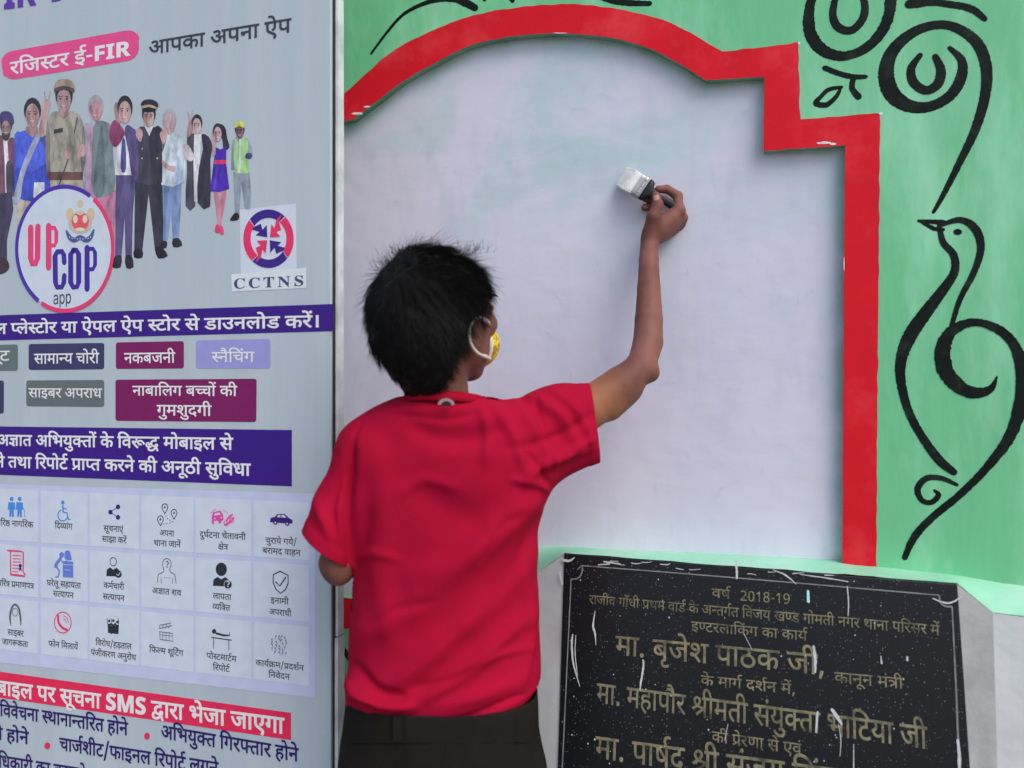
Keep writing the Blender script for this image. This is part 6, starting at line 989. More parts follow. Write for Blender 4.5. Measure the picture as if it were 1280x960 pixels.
def perf(s):
    for i in range(5):
        for j in range(6):
            if (i * 7 + j * 3) % 5 == 0: continue
            x, y = 341 + i * 4 + random.uniform(-.8, .8), 794 + j * 4 + random.uniform(-.8, .8) + i * .5; s.ell(x, y, 1.1, .9, 6); s.stroke([(x, y, .9), (x + random.uniform(-2, 2), y + 2.6, .8)], smooth=0, h=.0036 + .0001 * j + .0006 * (i % 2))
icon((2, 5), ink(96, 108, 130), perf)
# ---- red strip and bullet lines
strip_poly('red_strip', [(-150, 819), (0, 839.5), (364, 891), (364, 925), (0, 872), (-150, 850)], ink(222, 38, 78))
k_ = 355.5 / (15189 - 857)
T('मोबाइल पर सूचना SMS द्वारा भेजा जाएगा', -1 - 857 * k_, 355, 865, 18, white, 22, 917)
T('विवेचना स्थानान्तरित होने', 0, 160, 894.5, 15, navy, 18, 919)
T('अभियुक्त गिरफ्तार होने', 201.5, 373, 922, 16, navy, 18, 952)
T('की होने', -17, 36, 921.5, 14.5, navy, 18, 930)
T('चार्जशीट/फाइनल रिपोर्ट लगने', 74.6, 273, 937, 15.5, navy, 18, 969)
T('अधिकारी का बदलने', -14, 108, 957, 15.5, navy, 18, 977)
T('विवेचना स्थानान्तरित होने', 140, 316, 984, 15.5, navy, 18, 1014)
for x, y in ((184, 920), (59.5, 932), (126, 982)): Sheet(BP, H2).ell(x, y, 3.6, 4.4, 14).build('bullet_point', ink(222, 40, 78), board)
# ================================================================== THE PERSON
# ---- a small implicit-surface modeller: tapered limbs and ellipsoids blended into one continuous skin
def smin(a, b, k):
    h = np.clip(.5 + .5 * (b - a) / k, 0, 1); return b + (a - b) * h - k * h * (1 - h)
def limb(a, b, r1, r2):
    a = np.array(a, float); b = np.array(b, float); ab = b - a; l2 = float(ab @ ab) + 1e-12
    def f(P):
        t = np.clip(((P - a) @ ab) / l2, 0, 1); return np.linalg.norm(P - a - t[:, None] * ab, axis=1) - (r1 + (r2 - r1) * t)
    return f
def ellipsoid(c, rad, ax=None):
    c = np.array(c, float); rad = np.array(rad, float); M = np.eye(3) if ax is None else np.array([tuple(v) for v in ax], float)
    def f(P):
        q = (P - c) @ M.T; k0 = np.linalg.norm(q / rad, axis=1); k1 = np.linalg.norm(q / rad ** 2, axis=1) + 1e-9
        return k0 * (k0 - 1) / k1
    return f
class Field:
    def __init__(s): s.p = []
    def add(s, f, k=.01): s.p.append((f, k, 1)); return s
    def cut(s, f, k=.004): s.p.append((f, k, -1)); return s
    def value(s, P, chosen=None):
        d = None
        for i, (f, k, sign) in enumerate(s.p):
            if chosen is not None and i not in chosen: continue
            v = f(P)
            if d is None: d = v
            elif sign > 0: d = smin(d, v, k)
            else: d = -smin(-d, v, k)
        return d if d is not None else np.full(len(P), 9.)
def surface(field, lo, hi, h, relax=2):
    """surface nets over the blocks that the surface crosses"""
    lo = np.array(lo, float); n = np.ceil((np.array(hi, float) - lo) / h).astype(int) + 1; B = 14
    nb = (n + B - 1) // B; N_ = nb * B
    D = np.full(tuple(N_), 9., np.float32)
    ci = np.stack(np.meshgrid(*[np.arange(q) for q in nb], indexing='ij'), -1).reshape(-1, 3)
    cen = lo + (ci * B + (B - 1) / 2) * h
    PD = np.stack([f(cen) for f, k, sign in field.p], 1); rad = B * h * .87
    blend = np.array([k for f, k, sign in field.p])
    adds = np.array([sign > 0 for f, k, sign in field.p])
    dc = field.value(cen)
    off = np.stack(np.meshgrid(*[np.arange(B)] * 3, indexing='ij'), -1).reshape(-1, 3) * h
    for q in range(len(ci)):
        i, j, k = ci[q] * B
        if abs(dc[q]) > rad * 1.35 + .012: D[i:i + B, j:j + B, k:k + B] = dc[q]; continue
        nearest = PD[q][adds].min()
        keep = np.where(adds, PD[q] < nearest + 2 * rad + blend * 2 + .01, PD[q] < rad + blend + .01)
        chosen = [number for number in range(len(keep)) if keep[number]]
        D[i:i + B, j:j + B, k:k + B] = field.value(lo + ci[q] * B * h + off, chosen).reshape(B, B, B)
    S = D < 0
    c = S[:-1, :-1, :-1].astype(np.int8)
    tot = sum(S[a:S.shape[0] - 1 + a, b:S.shape[1] - 1 + b, e:S.shape[2] - 1 + e].astype(np.int8) for a in (0, 1) for b in (0, 1) for e in (0, 1))
    I = np.argwhere((tot > 0) & (tot < 8)); sh_ = tot.shape
    acc = np.zeros((len(I), 3)); cnt = np.zeros(len(I))
    corners = [(a, b, e) for a in (0, 1) for b in (0, 1) for e in (0, 1)]
    val = {co: D[I[:, 0] + co[0], I[:, 1] + co[1], I[:, 2] + co[2]].astype(float) for co in corners}
    for co in corners:
        for ax in range(3):
            if co[ax]: continue
            c2 = tuple(v + (1 if q == ax else 0) for q, v in enumerate(co)); a, b = val[co], val[c2]
            m = (a < 0) != (b < 0); t = np.where(m, a / np.where(m, a - b, 1), 0)
            p = np.array(co, float)[None] + np.eye(3)[ax][None] * t[:, None]; acc[m] += p[m]; cnt[m] += 1
    V = lo + (I + acc / cnt[:, None]) * h
    lid = (I[:, 0].astype(np.int64) * sh_[1] + I[:, 1]) * sh_[2] + I[:, 2]
    Q = []
    for ax in range(3):
        a = [slice(0, S.shape[q] - (1 if q == ax else 0)) for q in range(3)]; b = list(a); b[ax] = slice(1, None)
        A_, B_ = S[tuple(a)], S[tuple(b)]; E_ = np.argwhere(A_ != B_); fl = A_[tuple(E_.T)]
        u_, v_ = (ax + 1) % 3, (ax + 2) % 3
        ok = (E_[:, u_] > 0) & (E_[:, v_] > 0); E_, fl = E_[ok], fl[ok]
        quad = []
        for du, dv in ((-1, -1), (0, -1), (0, 0), (-1, 0)):
            q = E_.copy(); q[:, u_] += du; q[:, v_] += dv
            quad.append(np.searchsorted(lid, (q[:, 0].astype(np.int64) * sh_[1] + q[:, 1]) * sh_[2] + q[:, 2]))
        quad = np.stack(quad, 1); quad[~fl] = quad[~fl][:, ::-1]; Q.append(quad)
    Q = np.concatenate(Q); Q = Q[(Q < len(V)).all(1)]
    for _ in range(relax):
        s_ = np.zeros_like(V); w_ = np.zeros(len(V))
        for a, b in ((0, 1), (1, 2), (2, 3), (3, 0)):
            np.add.at(s_, Q[:, a], V[Q[:, b]]); np.add.at(w_, Q[:, a], 1); np.add.at(s_, Q[:, b], V[Q[:, a]]); np.add.at(w_, Q[:, b], 1)
        V = V * .45 + (s_ / np.maximum(w_, 1)[:, None]) * .55
    return V, Q
def smooth_only(V, Q, n, f=.5):
    for _ in range(n):
        s_ = np.zeros_like(V); w_ = np.zeros(len(V))
        for a, b in ((0, 1), (1, 2), (2, 3), (3, 0)):
            np.add.at(s_, Q[:, a], V[Q[:, b]]); np.add.at(w_, Q[:, a], 1); np.add.at(s_, Q[:, b], V[Q[:, a]]); np.add.at(w_, Q[:, b], 1)
        V = V * (1 - f) + (s_ / np.maximum(w_, 1)[:, None]) * f
    return V

m_skin = mat('brown skin', alb(115, 75, 67), .55, .07, 26, .0006, 160, .2, c2=alb(100, 63, 56), mixscale=9, sub=.05)
def tone_skin():
    """sun-browned forearm, paler upper arm: the tone follows a stored mesh attribute"""
    N, L = m_skin.node_tree.nodes, m_skin.node_tree.links
    at = N.new('ShaderNodeAttribute'); at.attribute_name = 'tone'
    b = N['Principled BSDF']; src = b.inputs['Base Color'].links[0].from_socket
    mx = N.new('ShaderNodeMix'); mx.data_type = 'RGBA'; mx.inputs[7].default_value = alb(138, 90, 63)
    L.new(at.outputs['Fac'], mx.inputs[0]); L.new(src, mx.inputs[6]); L.new(mx.outputs[2], b.inputs['Base Color'])
tone_skin()
m_nail = mat('fingernail', alb(158, 116, 106), .4, .04, 40)
m_hair = mat('black hair', (.0075, .007, .0075, 1), .55, .3, 60, .0008, 220, .12)
m_shirt = mat('crimson jersey cloth', alb(146, 13, 43), .9, .05, 7, .0003, 900, .06)
m_shirt_in = mat('shirt collar rib', alb(138, 12, 36), .9, .06, 30, .0004, 500, .06)
m_trouser = mat('dark grey brown twill', alb(28, 25, 23), .9, .1, 20, .0005, 700, .08)
m_mask = mat('yellow printed mask cloth', alb(226, 190, 50), .75, .06, 60, .0004, 300, c2=alb(150, 110, 30), mixscale=48, mixlo=.53, mixhi=.57)
m_loop = mat('white elastic', alb(196, 188, 180), .75, .08, 90, .0003, 400)
m_eye = mat('eye white', alb(200, 196, 190), .25, .03, 30)
m_shoe = mat('black shoe', (.02, .02, .02, 1), .4, .2, 20, .0004, 100)
m_brist = mat('wet white bristles', alb(236, 236, 240), .5, .06, 300, .001, 260, stretch=(1, 1, .06))
m_ferr = mat('nickel ferrule', (.42, .42, .41, 1), .38, .1, 60, .0003, 60, metal=.85)
m_handle = mat('black plastic handle', (.02, .022, .024, 1), .35, .2, 60)

fx, fy = W(553, 900, 1.35).x, 1.35
person = thing('person', 'person in a crimson T-shirt and yellow mask, back turned, reaching up with one arm', 'person', (fx, fy, 0), 0)
def w3(px, py, d): return tuple(W(px, py, d))
# ---- head frame
HC = np.array(w3(552, 404, 1.335)); ph = R(41)
hf = np.array([math.sin(ph), math.cos(ph), .10]); hf /= np.linalg.norm(hf)
hr = np.array([math.cos(ph), -math.sin(ph), 0.]); hu = np.cross(hr, hf)
def hp(f, r, u): return HC + hf * f + hr * r + hu * u
HA = (hf, hr, hu)
body = Field()
def el(c, rad, k=.012, ax=HA): body.add(ellipsoid(c, rad, ax), k)
el(hp(-.012, 0, .026), (.092, .071, .084))
el(hp(.030, 0, -.012), (.058, .062, .070), .02)
el(hp(.040, 0, -.052), (.046, .050, .045), .02)          # jaw
el(hp(.062, 0, -.088), (.018, .020, .014), .018)         # chin
el(hp(.080, 0, .044), (.016, .046, .022), .014)          # brow
body.add(limb(hp(.090, 0, .024), hp(.112, 0, -.012), .007, .010), .012)   # nose
for s_ in (-1, 1):
    body.add(limb(hp(.106, s_ * .009, -.016), hp(.098, s_ * .012, -.014), .0065, .005), .006)
    el(hp(.066, s_ * .040, -.006), (.022, .018, .020), .014)               # cheekbone
    body.cut(ellipsoid(hp(.096, s_ * .031, .020), (.012, .017, .010), HA), .008)
    el(hp(.083, s_ * .031, .021), (.010, .0125, .0085), .004)              # lids
    # ear: rim, lobe, hollow
    e0 = hp(-.004, s_ * .076, -.012)
    body.add(ellipsoid(e0, (.017, .006, .030), (hf * .94 + hr * s_ * .34, hr * .94 - hf * s_ * .34, hu)), .006)
    body.cut(ellipsoid(e0 + hr * s_ * .008 + hf * .004, (.009, .005, .017), HA), .004)
    el(hp(.002, s_ * .073, -.040), (.008, .006, .010), .006)
body.add(limb(hp(.094, -.018, -.050), hp(.094, .018, -.050), .005, .005), .008)   # lips
body.add(limb(hp(.092, -.016, -.058), hp(.092, .016, -.058), .0055, .0055), .006)
# ---- neck, trunk
neck0, neck1 = hp(-.020, 0, -.060), np.array(w3(560, 545, 1.362))
body.add(limb(neck0, neck1, .049, .043), .012)
body.add(limb(w3(505, 572, 1.37), w3(620, 568, 1.38), .040, .040), .02)
body.add(limb(w3(525, 600, 1.37), w3(595, 600, 1.37), .082, .082), .04)
body.add(limb(w3(530, 700, 1.37), w3(585, 700, 1.37), .078, .078), .05)
body.add(limb(w3(528, 880, 1.36), w3(580, 880, 1.36), .090, .090), .06)
# ---- right arm, reaching up to the wall
SHR, ELR, WRR = w3(652, 556, 1.375), w3(801, 460, 1.455), w3(812, 303, 1.592)
body.add(limb(SHR, w3(735, 511, 1.42), .045, .0375), .03)
body.add(limb(w3(735, 511, 1.42), w3(775, 482, 1.44), .0375, .0345), .003)
body.add(limb(w3(775, 482, 1.44), ELR, .0345, .0275), .003)
body.add(limb(ELR, w3(813, 466, 1.452), .0230, .0170), .010)
body.add(limb(w3(765, 512, 1.43), w3(790, 490, 1.445), .0170, .0140), .02)      # triceps
body.add(limb(ELR, w3(810, 428, 1.49), .0262, .0278), .010)
body.add(limb(w3(810, 428, 1.49), w3(811, 400, 1.51), .0278, .0262), .003)
body.add(limb(w3(811, 400, 1.51), w3(811, 360, 1.545), .0262, .0222), .003)
body.add(limb(w3(811, 360, 1.545), w3(811, 325, 1.574), .0222, .0192), .003)
body.add(limb(w3(811, 325, 1.574), WRR, .0192, .0178), .003)
# ---- right hand
def chain(pts, rs, k=.004, k0=.010):
    for i in range(len(pts) - 1): body.add(limb(pts[i], pts[i + 1], rs[i], rs[i + 1]), k0 if i == 0 else k)
HD = lambda x, y, d: w3(x, y, d)
MC = [HD(848, 264, 1.612), HD(851, 273, 1.628), HD(849, 281, 1.642), HD(842, 288, 1.652)]
for k, (m, r) in enumerate(zip(MC, (.0125, .0125, .012, .011))):
    body.add(limb(HD(813 + k * 1.5, 300 - k, 1.598 + k * .004), m, .0165, r), .006)
body.add(limb(HD(822, 284, 1.602), HD(836, 274, 1.618), .021, .017), .014)
for m in MC[:3]: body.add(limb(tuple(np.array(m) + [.002, -.002, .0015]), tuple(np.array(m) + [.003, -.001, .001]), .0118, .0118), .004)
chain([MC[0], HD(847.5, 245, 1.622), HD(834, 236.5, 1.628), HD(823, 236.5, 1.626)], (.0112, .0098, .0090, .0080), .003, .006)
chain([MC[1], HD(845, 252, 1.655), HD(824, 247, 1.658), HD(806.5, 248.5, 1.638)], (.0108, .0094, .0086, .0076), .003, .006)
chain([MC[2], HD(840, 266, 1.672), HD(820, 259, 1.668), HD(805.5, 259.5, 1.640)], (.0104, .0090, .0082, .0074), .003, .006)
chain([MC[3], HD(832, 280, 1.676), HD(818, 272, 1.672), HD(811, 270, 1.652)], (.0096, .0080, .0074, .0066), .003, .006)
chain([HD(813, 291, 1.590), HD(817, 271, 1.578), HD(822.5, 256.5, 1.578), HD(820, 244.5, 1.588)], (.0165, .0135, .0108, .0088), .004, .012)
# ---- left arm, forearm held forward in front of the body
SHL, ELL = w3(460, 570, 1.35), w3(421, 704, 1.325)
body.add(limb(SHL, ELL, .042, .028), .03)
body.add(limb(ELL, w3(423, 713, 1.325), .027, .0255), .006)
left_wrist = np.array(w3(478, 700, 1.50)); body.add(limb(ELL, tuple((np.array(ELL) + left_wrist) / 2), .027, .026), .008); body.add(limb(tuple((np.array(ELL) + left_wrist) / 2), tuple(left_wrist), .027, .018), .012)
ldir = np.array([.62, .76, .12]); ldir /= np.linalg.norm(ldir); lup = np.array([0, 0, 1.]); lsd = np.cross(ldir, lup)
for k in range(4):
    o_ = left_wrist + lup * (.024 - .016 * k); m = o_ + ldir * .085 - lup * .002 * k
    body.add(limb(left_wrist + lup * (.008 - .006 * k), m, .015, .010), .012)
    ln = (.040, .045, .042, .034)[k]; p1 = m + ldir * ln * .7 + lsd * .018; p2 = p1 + ldir * ln * .25 + lsd * ln * .55; p3 = p2 - ldir * ln * .15 + lsd * ln * .4
    body.add(limb(m, p1, .0092, .0084), .005); body.add(limb(p1, p2, .0084, .0076), .003); body.add(limb(p2, p3, .0076, .0068), .003)
q0 = left_wrist + ldir * .03 + lup * .018 + lsd * .008; q1 = q0 + ldir * .030 + lup * .020 + lsd * .018; q2 = q1 + ldir * .028 + lup * .002 + lsd * .014
body.add(limb(tuple(left_wrist + lup * .006), q0, .015, .014), .01); body.add(limb(q0, q1, .013, .0105), .008); body.add(limb(q1, q2, .0105, .0085), .004)
# ---- legs and feet
zpel = W(553, 900, 1.35).z
hipL, hipR = (fx - .075, fy, zpel - .07), (fx + .075, fy + .01, zpel - .07)
knL, knR = (fx - .085, fy + .035, .42), (fx + .10, fy + .03, .42)
anL, anR = (fx - .095, fy - .01, .085), (fx + .125, fy + .02, .085)
for h_, k_, a_ in ((hipL, knL, anL), (hipR, knR, anR)):
    body.add(limb(h_, k_, .078, .050), .03); body.add(limb(k_, tuple((np.array(k_) * .62 + np.array(a_) * .38) + np.array([0, -.012, 0])), .049, .048), .02)
    body.add(limb(tuple((np.array(k_) * .62 + np.array(a_) * .38) + np.array([0, -.012, 0])), a_, .048, .034), .02)
    body.add(limb((a_[0], a_[1] - .02, .045), (a_[0] + .02 * (1 if a_[0] > fx else -1), a_[1] + .15, .03), .030, .024), .02)
lo = (fx - .32, 1.16, .0); hi = (.42, 1.74, CAMZ + .46)
VB, QB = surface(body, lo, hi, .0031, 2)
skin = obj('body', VB, QB, m_skin, person, smooth=True)
at = skin.data.attributes.new('tone', 'FLOAT', 'POINT')
A1, E1 = np.array(w3(735, 505, 1.42)), np.array(ELR)
t_ = ((VB - A1) @ (E1 - A1)) / ((E1 - A1) @ (E1 - A1)); near = np.linalg.norm(VB - A1 - np.clip(t_, -1, 1)[:, None] * (E1 - A1), axis=1) < .09
at.data.foreach_set('value', (np.clip(1.0 - t_ * 1.5, 0, 1) * near * np.clip((t_ + 1.2), 0, 1)).astype(np.float32))
# thumb nail
V, F = [], []
tn = Vector(HD(820.6, 247, 1.588)); out = (CAM - tn).normalized(); upd = (Vector(HD(820, 244.5, 1.588)) - Vector(HD(822.5, 256.5, 1.578))).normalized(); sdv = upd.cross(out).normalized()
for i in range(5):
    for j in range(5):
        a, b = (i - 2) / 2, (j - 2) / 2; start = np.array(tn + sdv * a * .0056 * (1 - .18 * b * b) + upd * (b * .0068 * (1 - .15 * a * a)) + out * .03); inward = -np.array(out)
        for step in range(30):
            gap = float(body.value(start[None])[0]); start = start + inward * gap * .7
        V.append(Vector(start) + out * (.0009 - .0004 * abs(a)))
for i in range(4):
    for j in range(4): F.append((i * 5 + j, i * 5 + j + 1, i * 5 + j + 6, i * 5 + j + 5))
obj('fingernail', V, F, m_nail, person, smooth=True)
# eyes
for s_ in (-1, 1):
    V, F = [], []; c = hp(.0835, s_ * .031, .020)
    for i in range(9):
        for j in range(12): th, fi = math.pi * i / 8, 2 * math.pi * j / 12; V.append(Vector(c + hf * .0105 * math.cos(th) + hr * .0105 * math.sin(th) * math.cos(fi) + hu * .0105 * math.sin(th) * math.sin(fi)))
    for i in range(8):
        for j in range(12): F.append((i * 12 + j, i * 12 + (j + 1) % 12, (i + 1) * 12 + (j + 1) % 12, (i + 1) * 12 + j))
    e = obj('eye', V, F, m_eye, person, smooth=True)
    V, F = [], []; c2 = c + hf * .0092
    for j in range(12): V.append(Vector(c2 + hr * .0052 * math.cos(2 * math.pi * j / 12) + hu * .0052 * math.sin(2 * math.pi * j / 12)))
    V.append(Vector(c2 + hf * .0018)); F = [(j, (j + 1) % 12, 12) for j in range(12)]
    obj('iris', V, F, m_shoe, e)
    V, F = [], []; tube(V, F, [hp(.098 - abs(q) * .006, s_ * (.031 + q * .016), .040 + .003 * (1 - q * q)) for q in (-1, -.5, 0, .5, 1)], [.0012, .0022, .0026, .0022, .001], 6); obj('eyebrow', V, F, m_hair, person)

# ---- hair: a cap with an uneven surface, then thousands of single strands
hair = Field()
hair.add(ellipsoid(hp(-.022, 0, .034), (.100, .088, .090), HA), .01)
hair.add(ellipsoid(hp(-.052, -.006, -.016), (.066, .076, .074), HA), .03)
hair.add(ellipsoid(hp(-.050, .0, -.066), (.040, .054, .050), HA), .03)
hair.cut(ellipsoid(hp(.092, 0, -.050), (.080, .095, .102), HA), .012)      # the face
for s_ in (-1, 1): hair.cut(ellipsoid(hp(.024, s_ * .092, -.058), (.042, .050, .072), HA), .010)   # round the ears
VH, QH = surface(hair, HC - .16, HC + .16, .0034, 2)
def nvec(P, f, s): return np.array([mnoise.noise(Vector(p * f) + Vector((s, s, s))) for p in P])
dirs = (VH - HC); dirs /= np.linalg.norm(dirs, axis=1)[:, None]
VH = VH + dirs * (.014 * nvec(VH, 17, 0) + .007 * nvec(VH, 42, 5) + .003 * nvec(VH, 120, 9))[:, None]
hairo = obj('hair', VH, QH, m_hair, person, smooth=True)
rg = np.random.default_rng(3)
idx = rg.integers(0, len(VH), 15000); V, F = [], []
whorl = hp(-.085, 0, .085)
for q, i in enumerate(idx):
    p = VH[i].copy(); dn = dirs[i]; loc = p - HC; f_, r_, u_ = loc @ hf, loc @ hr, loc @ hu
    if f_ > .034 and u_ < .045: continue
    if f_ > -.012 and u_ < .004 and abs(r_) > .045: continue
    fl = p - whorl; fl -= dn * (fl @ dn); nl = np.linalg.norm(fl)
    if nl < 1e-5: continue
    fl /= nl; top = max(0., min(1., (u_ - .02) / .07))
    fl = fl + rg.normal(0, .16, 3) + .45 * np.array([mnoise.noise(Vector(p * 24)), mnoise.noise(Vector(p * 24) + Vector((7, 7, 7))), mnoise.noise(Vector(p * 24) + Vector((3, 1, 9)))]); fl -= dn * (fl @ dn); fl /= np.linalg.norm(fl)
    ln = rg.uniform(.018, .034) * (1 + .3 * top); lift = rg.uniform(.02, .20) + (rg.uniform(0, .9) if rg.random() < .04 + .16 * top else 0)
    if u_ < -.045: ln *= .6; lift *= .5
    g_ = np.array([0, 0, -1.]); w_ = rg.uniform(.00022, .00042)
    side = np.cross(dn, fl); side /= np.linalg.norm(side); n0 = len(V)
    for k, t in enumerate((0., .35, .7, 1.)):
        c = p - dn * .004 + fl * ln * t + dn * (.004 + ln * lift * t * (1.2 - .45 * t)) + g_ * ln * .22 * t * t * (1 - .6 * lift)
        if k < 3:
            w = w_ * (1 - .6 * t); V += [c + side * w, c - side * w * .5 + dn * w * .8, c - side * w * .5 - dn * w * .8]
        else: V.append(c)
    for k in range(2):
        for a in range(3): F.append((n0 + k * 3 + a, n0 + k * 3 + (a + 1) % 3, n0 + k * 3 + 3 + (a + 1) % 3, n0 + k * 3 + 3 + a))
    for a in range(3): F.append((n0 + 6 + a, n0 + 6 + (a + 1) % 3, n0 + 9))
# the wispy spikes that stand up along the crown
for cx_, cy_, d_, n_, sp, l0 in ((492, 324, 1.30, 60, 20, .034), (505, 308, 1.31, 50, 18, .026), (546, 300, 1.32, 30, 10, .026), (590, 303, 1.34, 30, 16, .026), (482, 352, 1.29, 26, 10, .020)):
    for _ in range(n_):
        x, y = rg.normal(cx_, sp * .5), cy_ + abs(rg.normal(0, 5)) + 9
        b = np.array(w3(x, y, d_ + rg.uniform(-.02, .06))); dr = b - HC; dr /= np.linalg.norm(dr); dr = dr * .75 + np.array([rg.normal(-.12, .25), rg.normal(0, .3), .5 + rg.normal(0, .2)]); dr /= np.linalg.norm(dr)
        l = l0 * rg.uniform(.5, 1.15); sd2 = np.cross(dr, [0, 1., 0]); sd2 /= np.linalg.norm(sd2) + 1e-9; n0 = len(V); cv = rg.normal(0, .25)
        for k, t in enumerate((0., .5, 1.)):
            c = b + dr * l * t + sd2 * l * cv * t * t
            if k < 2: V += [c + sd2 * .0004 * (1 - .5 * t), c - sd2 * .0002 + np.array([0, .0003, 0]), c - sd2 * .0002 - np.array([0, .0003, 0])]
            else: V.append(c)
        for a in range(3): F.append((n0 + a, n0 + (a + 1) % 3, n0 + 3 + (a + 1) % 3, n0 + 3 + a)); F.append((n0 + 3 + a, n0 + 3 + (a + 1) % 3, n0 + 6))
obj('hair_strand', V, F, m_hair, hairo, kind='stuff')

# ---- mask
mk = Field(); mk.add(ellipsoid(hp(.070, 0, -.040), (.043, .052, .044), HA)); mk.add(ellipsoid(hp(.090, 0, -.024), (.022, .020, .022), HA), .015)
mk.cut(lambda P: (P - hp(.062, 0, 0)) @ hf, .002)          # open behind the edge of the cloth
VM, QM = surface(mk, HC - .15, HC + .15, .003, 2)
msk = obj('face_mask', VM, QM, m_mask, person, smooth=True)
V, F = [], []
for u_ in (-.0025,):
    tube(V, F, [hp(.0635, .0505 * math.cos(2 * math.pi * k / 28), -.040 + .0425 * math.sin(2 * math.pi * k / 28)) for k in range(28)], .0040, 6, closed=True)
obj('mask_edging', V, F, m_loop, msk, smooth=True)
for s_ in (-1, 1):
    V, F = [], []
    tube(V, F, [tuple(p) for p in catmull([hp(.066, s_ * .046, -.012), hp(.042, s_ * .066, -.004), hp(.012, s_ * .078, .004), hp(-.010, s_ * .084, .002), hp(-.022, s_ * .084, -.016), hp(-.018, s_ * .082, -.036), hp(.000, s_ * .078, -.052), hp(.034, s_ * .063, -.060), hp(.064, s_ * .044, -.066)], 5)], [.0036 if (k < 11 or k > 33) else .0026 for k in range(41)], 6)
    obj('ear_loop', V, F, m_loop, msk, smooth=True)

# ---- T-shirt
def pz(py): return CAMZ + (480 - py) * .00135
def pxx(px): return (px - 640) * .00135
tor = [(494, 510, 608, .064), (500, 496, 620, .078), (510, 474, 645, .088), (524, 458, 668, .092), (540, 446, 682, .094), (565, 438, 690, .102), (600, 435, 688, .106), (630, 435, 679, .106), (665, 436, 674, .104), (720, 437, 672, .102), (780, 437, 674, .104), (830, 435, 677, .110), (860, 432, 675, .114), (885, 434, 664, .112), (915, 440, 655, .110), (960, 440, 655, .110)]
tz = np.array([pz(t[0]) for t in tor])[::-1]; tl_ = np.array([pxx(t[1]) for t in tor])[::-1]; tr_ = np.array([pxx(t[2]) for t in tor])[::-1]; tb = np.array([t[3] for t in tor])[::-1]
YC = 1.358
def torso(P):
    z = P[:, 2]; l, r, b = np.interp(z, tz, tl_), np.interp(z, tz, tr_), np.interp(z, tz, tb)
    a = (r - l) / 2; c = (r + l) / 2; yc = YC + .012 * np.sin((z - .8) * 5)
    X, Y = np.abs(P[:, 0] - c) / a, np.abs(P[:, 1] - yc) / b
    k = (X ** 2.5 + Y ** 2.2) ** (1 / 2.35)
    d = (k - 1) * np.minimum(a, b) * .9
    return np.maximum(d, z - tz[-1])
SLR, SLL = np.array(w3(742, 524, 1.42)), np.array(w3(409, 684, 1.325))
# folds: (traced polyline, width px, height m) read on the back of the cloth
FOLDS = [
 ([(446, 872), (500, 850), (560, 800), (620, 745), (668, 690)], 17, .0075), ([(462, 890), (530, 872), (600, 822), (660, 770)], 13, .006), ([(440, 800), (500, 770), (560, 720), (630, 660), (672, 625)], 24, .006),
 ([(545, 886), (595, 872), (650, 850)], 12, .004), ([(436, 850), (452, 868), (480, 880), (520, 884)], 8, .009), ([(440, 828), (470, 858), (505, 870)], 7, -.006),
 ([(612, 503), (640, 540), (660, 600)], 9, .0045), ([(636, 497), (664, 530), (690, 580)], 8, .0045), ([(600, 505), (610, 540), (606, 580)], 8, .004), ([(660, 492), (700, 520), (722, 560)], 10, .0055), ([(690, 488), (722, 515), (742, 560)], 7, .004),
 ([(650, 600), (690, 575), (735, 560)], 9, .006), ([(640, 560), (690, 548), (738, 520)], 8, -.004), ([(675, 622), (640, 640), (590, 690), (520, 720)], 20, .0055), ([(676, 640), (650, 700), (600, 770)], 14, -.005),
 ([(470, 560), (480, 640), (476, 720), (486, 800)], 22, .005), ([(440, 560), (434, 620), (440, 700)], 9, -.008), ([(402, 590), (396, 630), (420, 680)], 9, .004), ([(426, 590), (414, 640), (425, 690)], 7, -.004),
 ([(500, 520), (540, 545), (590, 548), (640, 530)], 14, -.004), ([(520, 600), (560, 640), (610, 640)], 30, -.005), ([(655, 720), (664, 790), (650, 860)], 10, .005), ([(560, 905), (600, 893), (650, 870)], 6, -.004),
 ([(668, 490), (676, 530), (690, 596)], 3.4, -.0022), ([(452, 528), (440, 560), (436, 640)], 3.4, -.0022),
 ([(474, 514), (520, 520), (560, 524), (612, 512)], 5, -.002), ([(700, 575), (715, 560), (742, 548)], 5, .004), ([(656, 560), (676, 590), (686, 606)], 5, -.004), ([(640, 600), (668, 604), (684, 612)], 5, .004),
 ([(446, 700), (470, 690), (500, 700)], 7, .0025), ([(648, 640), (620, 660), (600, 700)], 7, -.003), ([(500, 620), (530, 600), (570, 610)], 9, .0025), ([(470, 780), (500, 760), (540, 750)], 8, -.0025), ([(590, 840), (620, 820), (660, 810)], 6, .003), ([(520, 860), (560, 850), (600, 830)], 6, -.003),
]
def folds(P):
    sx, sy = P[:, 0] / P[:, 1] * 1000 + 640, (CAMZ - P[:, 2]) / P[:, 1] * 1000 + 480; out = np.zeros(len(P))
    for pts, w, am in FOLDS:
        pts = catmull(pts, 3); best = np.full(len(P), 1e9); tt = np.zeros(len(P)); m = len(pts) - 1
        for k in range(m):
            ax_, ay_ = pts[k]; bx_, by_ = pts[k + 1]; dx, dy = bx_ - ax_, by_ - ay_
            t = np.clip(((sx - ax_) * dx + (sy - ay_) * dy) / (dx * dx + dy * dy), 0, 1)
            d = np.hypot(sx - ax_ - t * dx, sy - ay_ - t * dy); c = d < best; best[c] = d[c]; tt[c] = (k + t[c]) / m
        out += 1.9 * am * np.exp(-(best / (w * .8)) ** 2) * np.sin(np.pi * np.clip(tt * .9 + .05, 0, 1)) ** .6
    return out
shirt = Field()
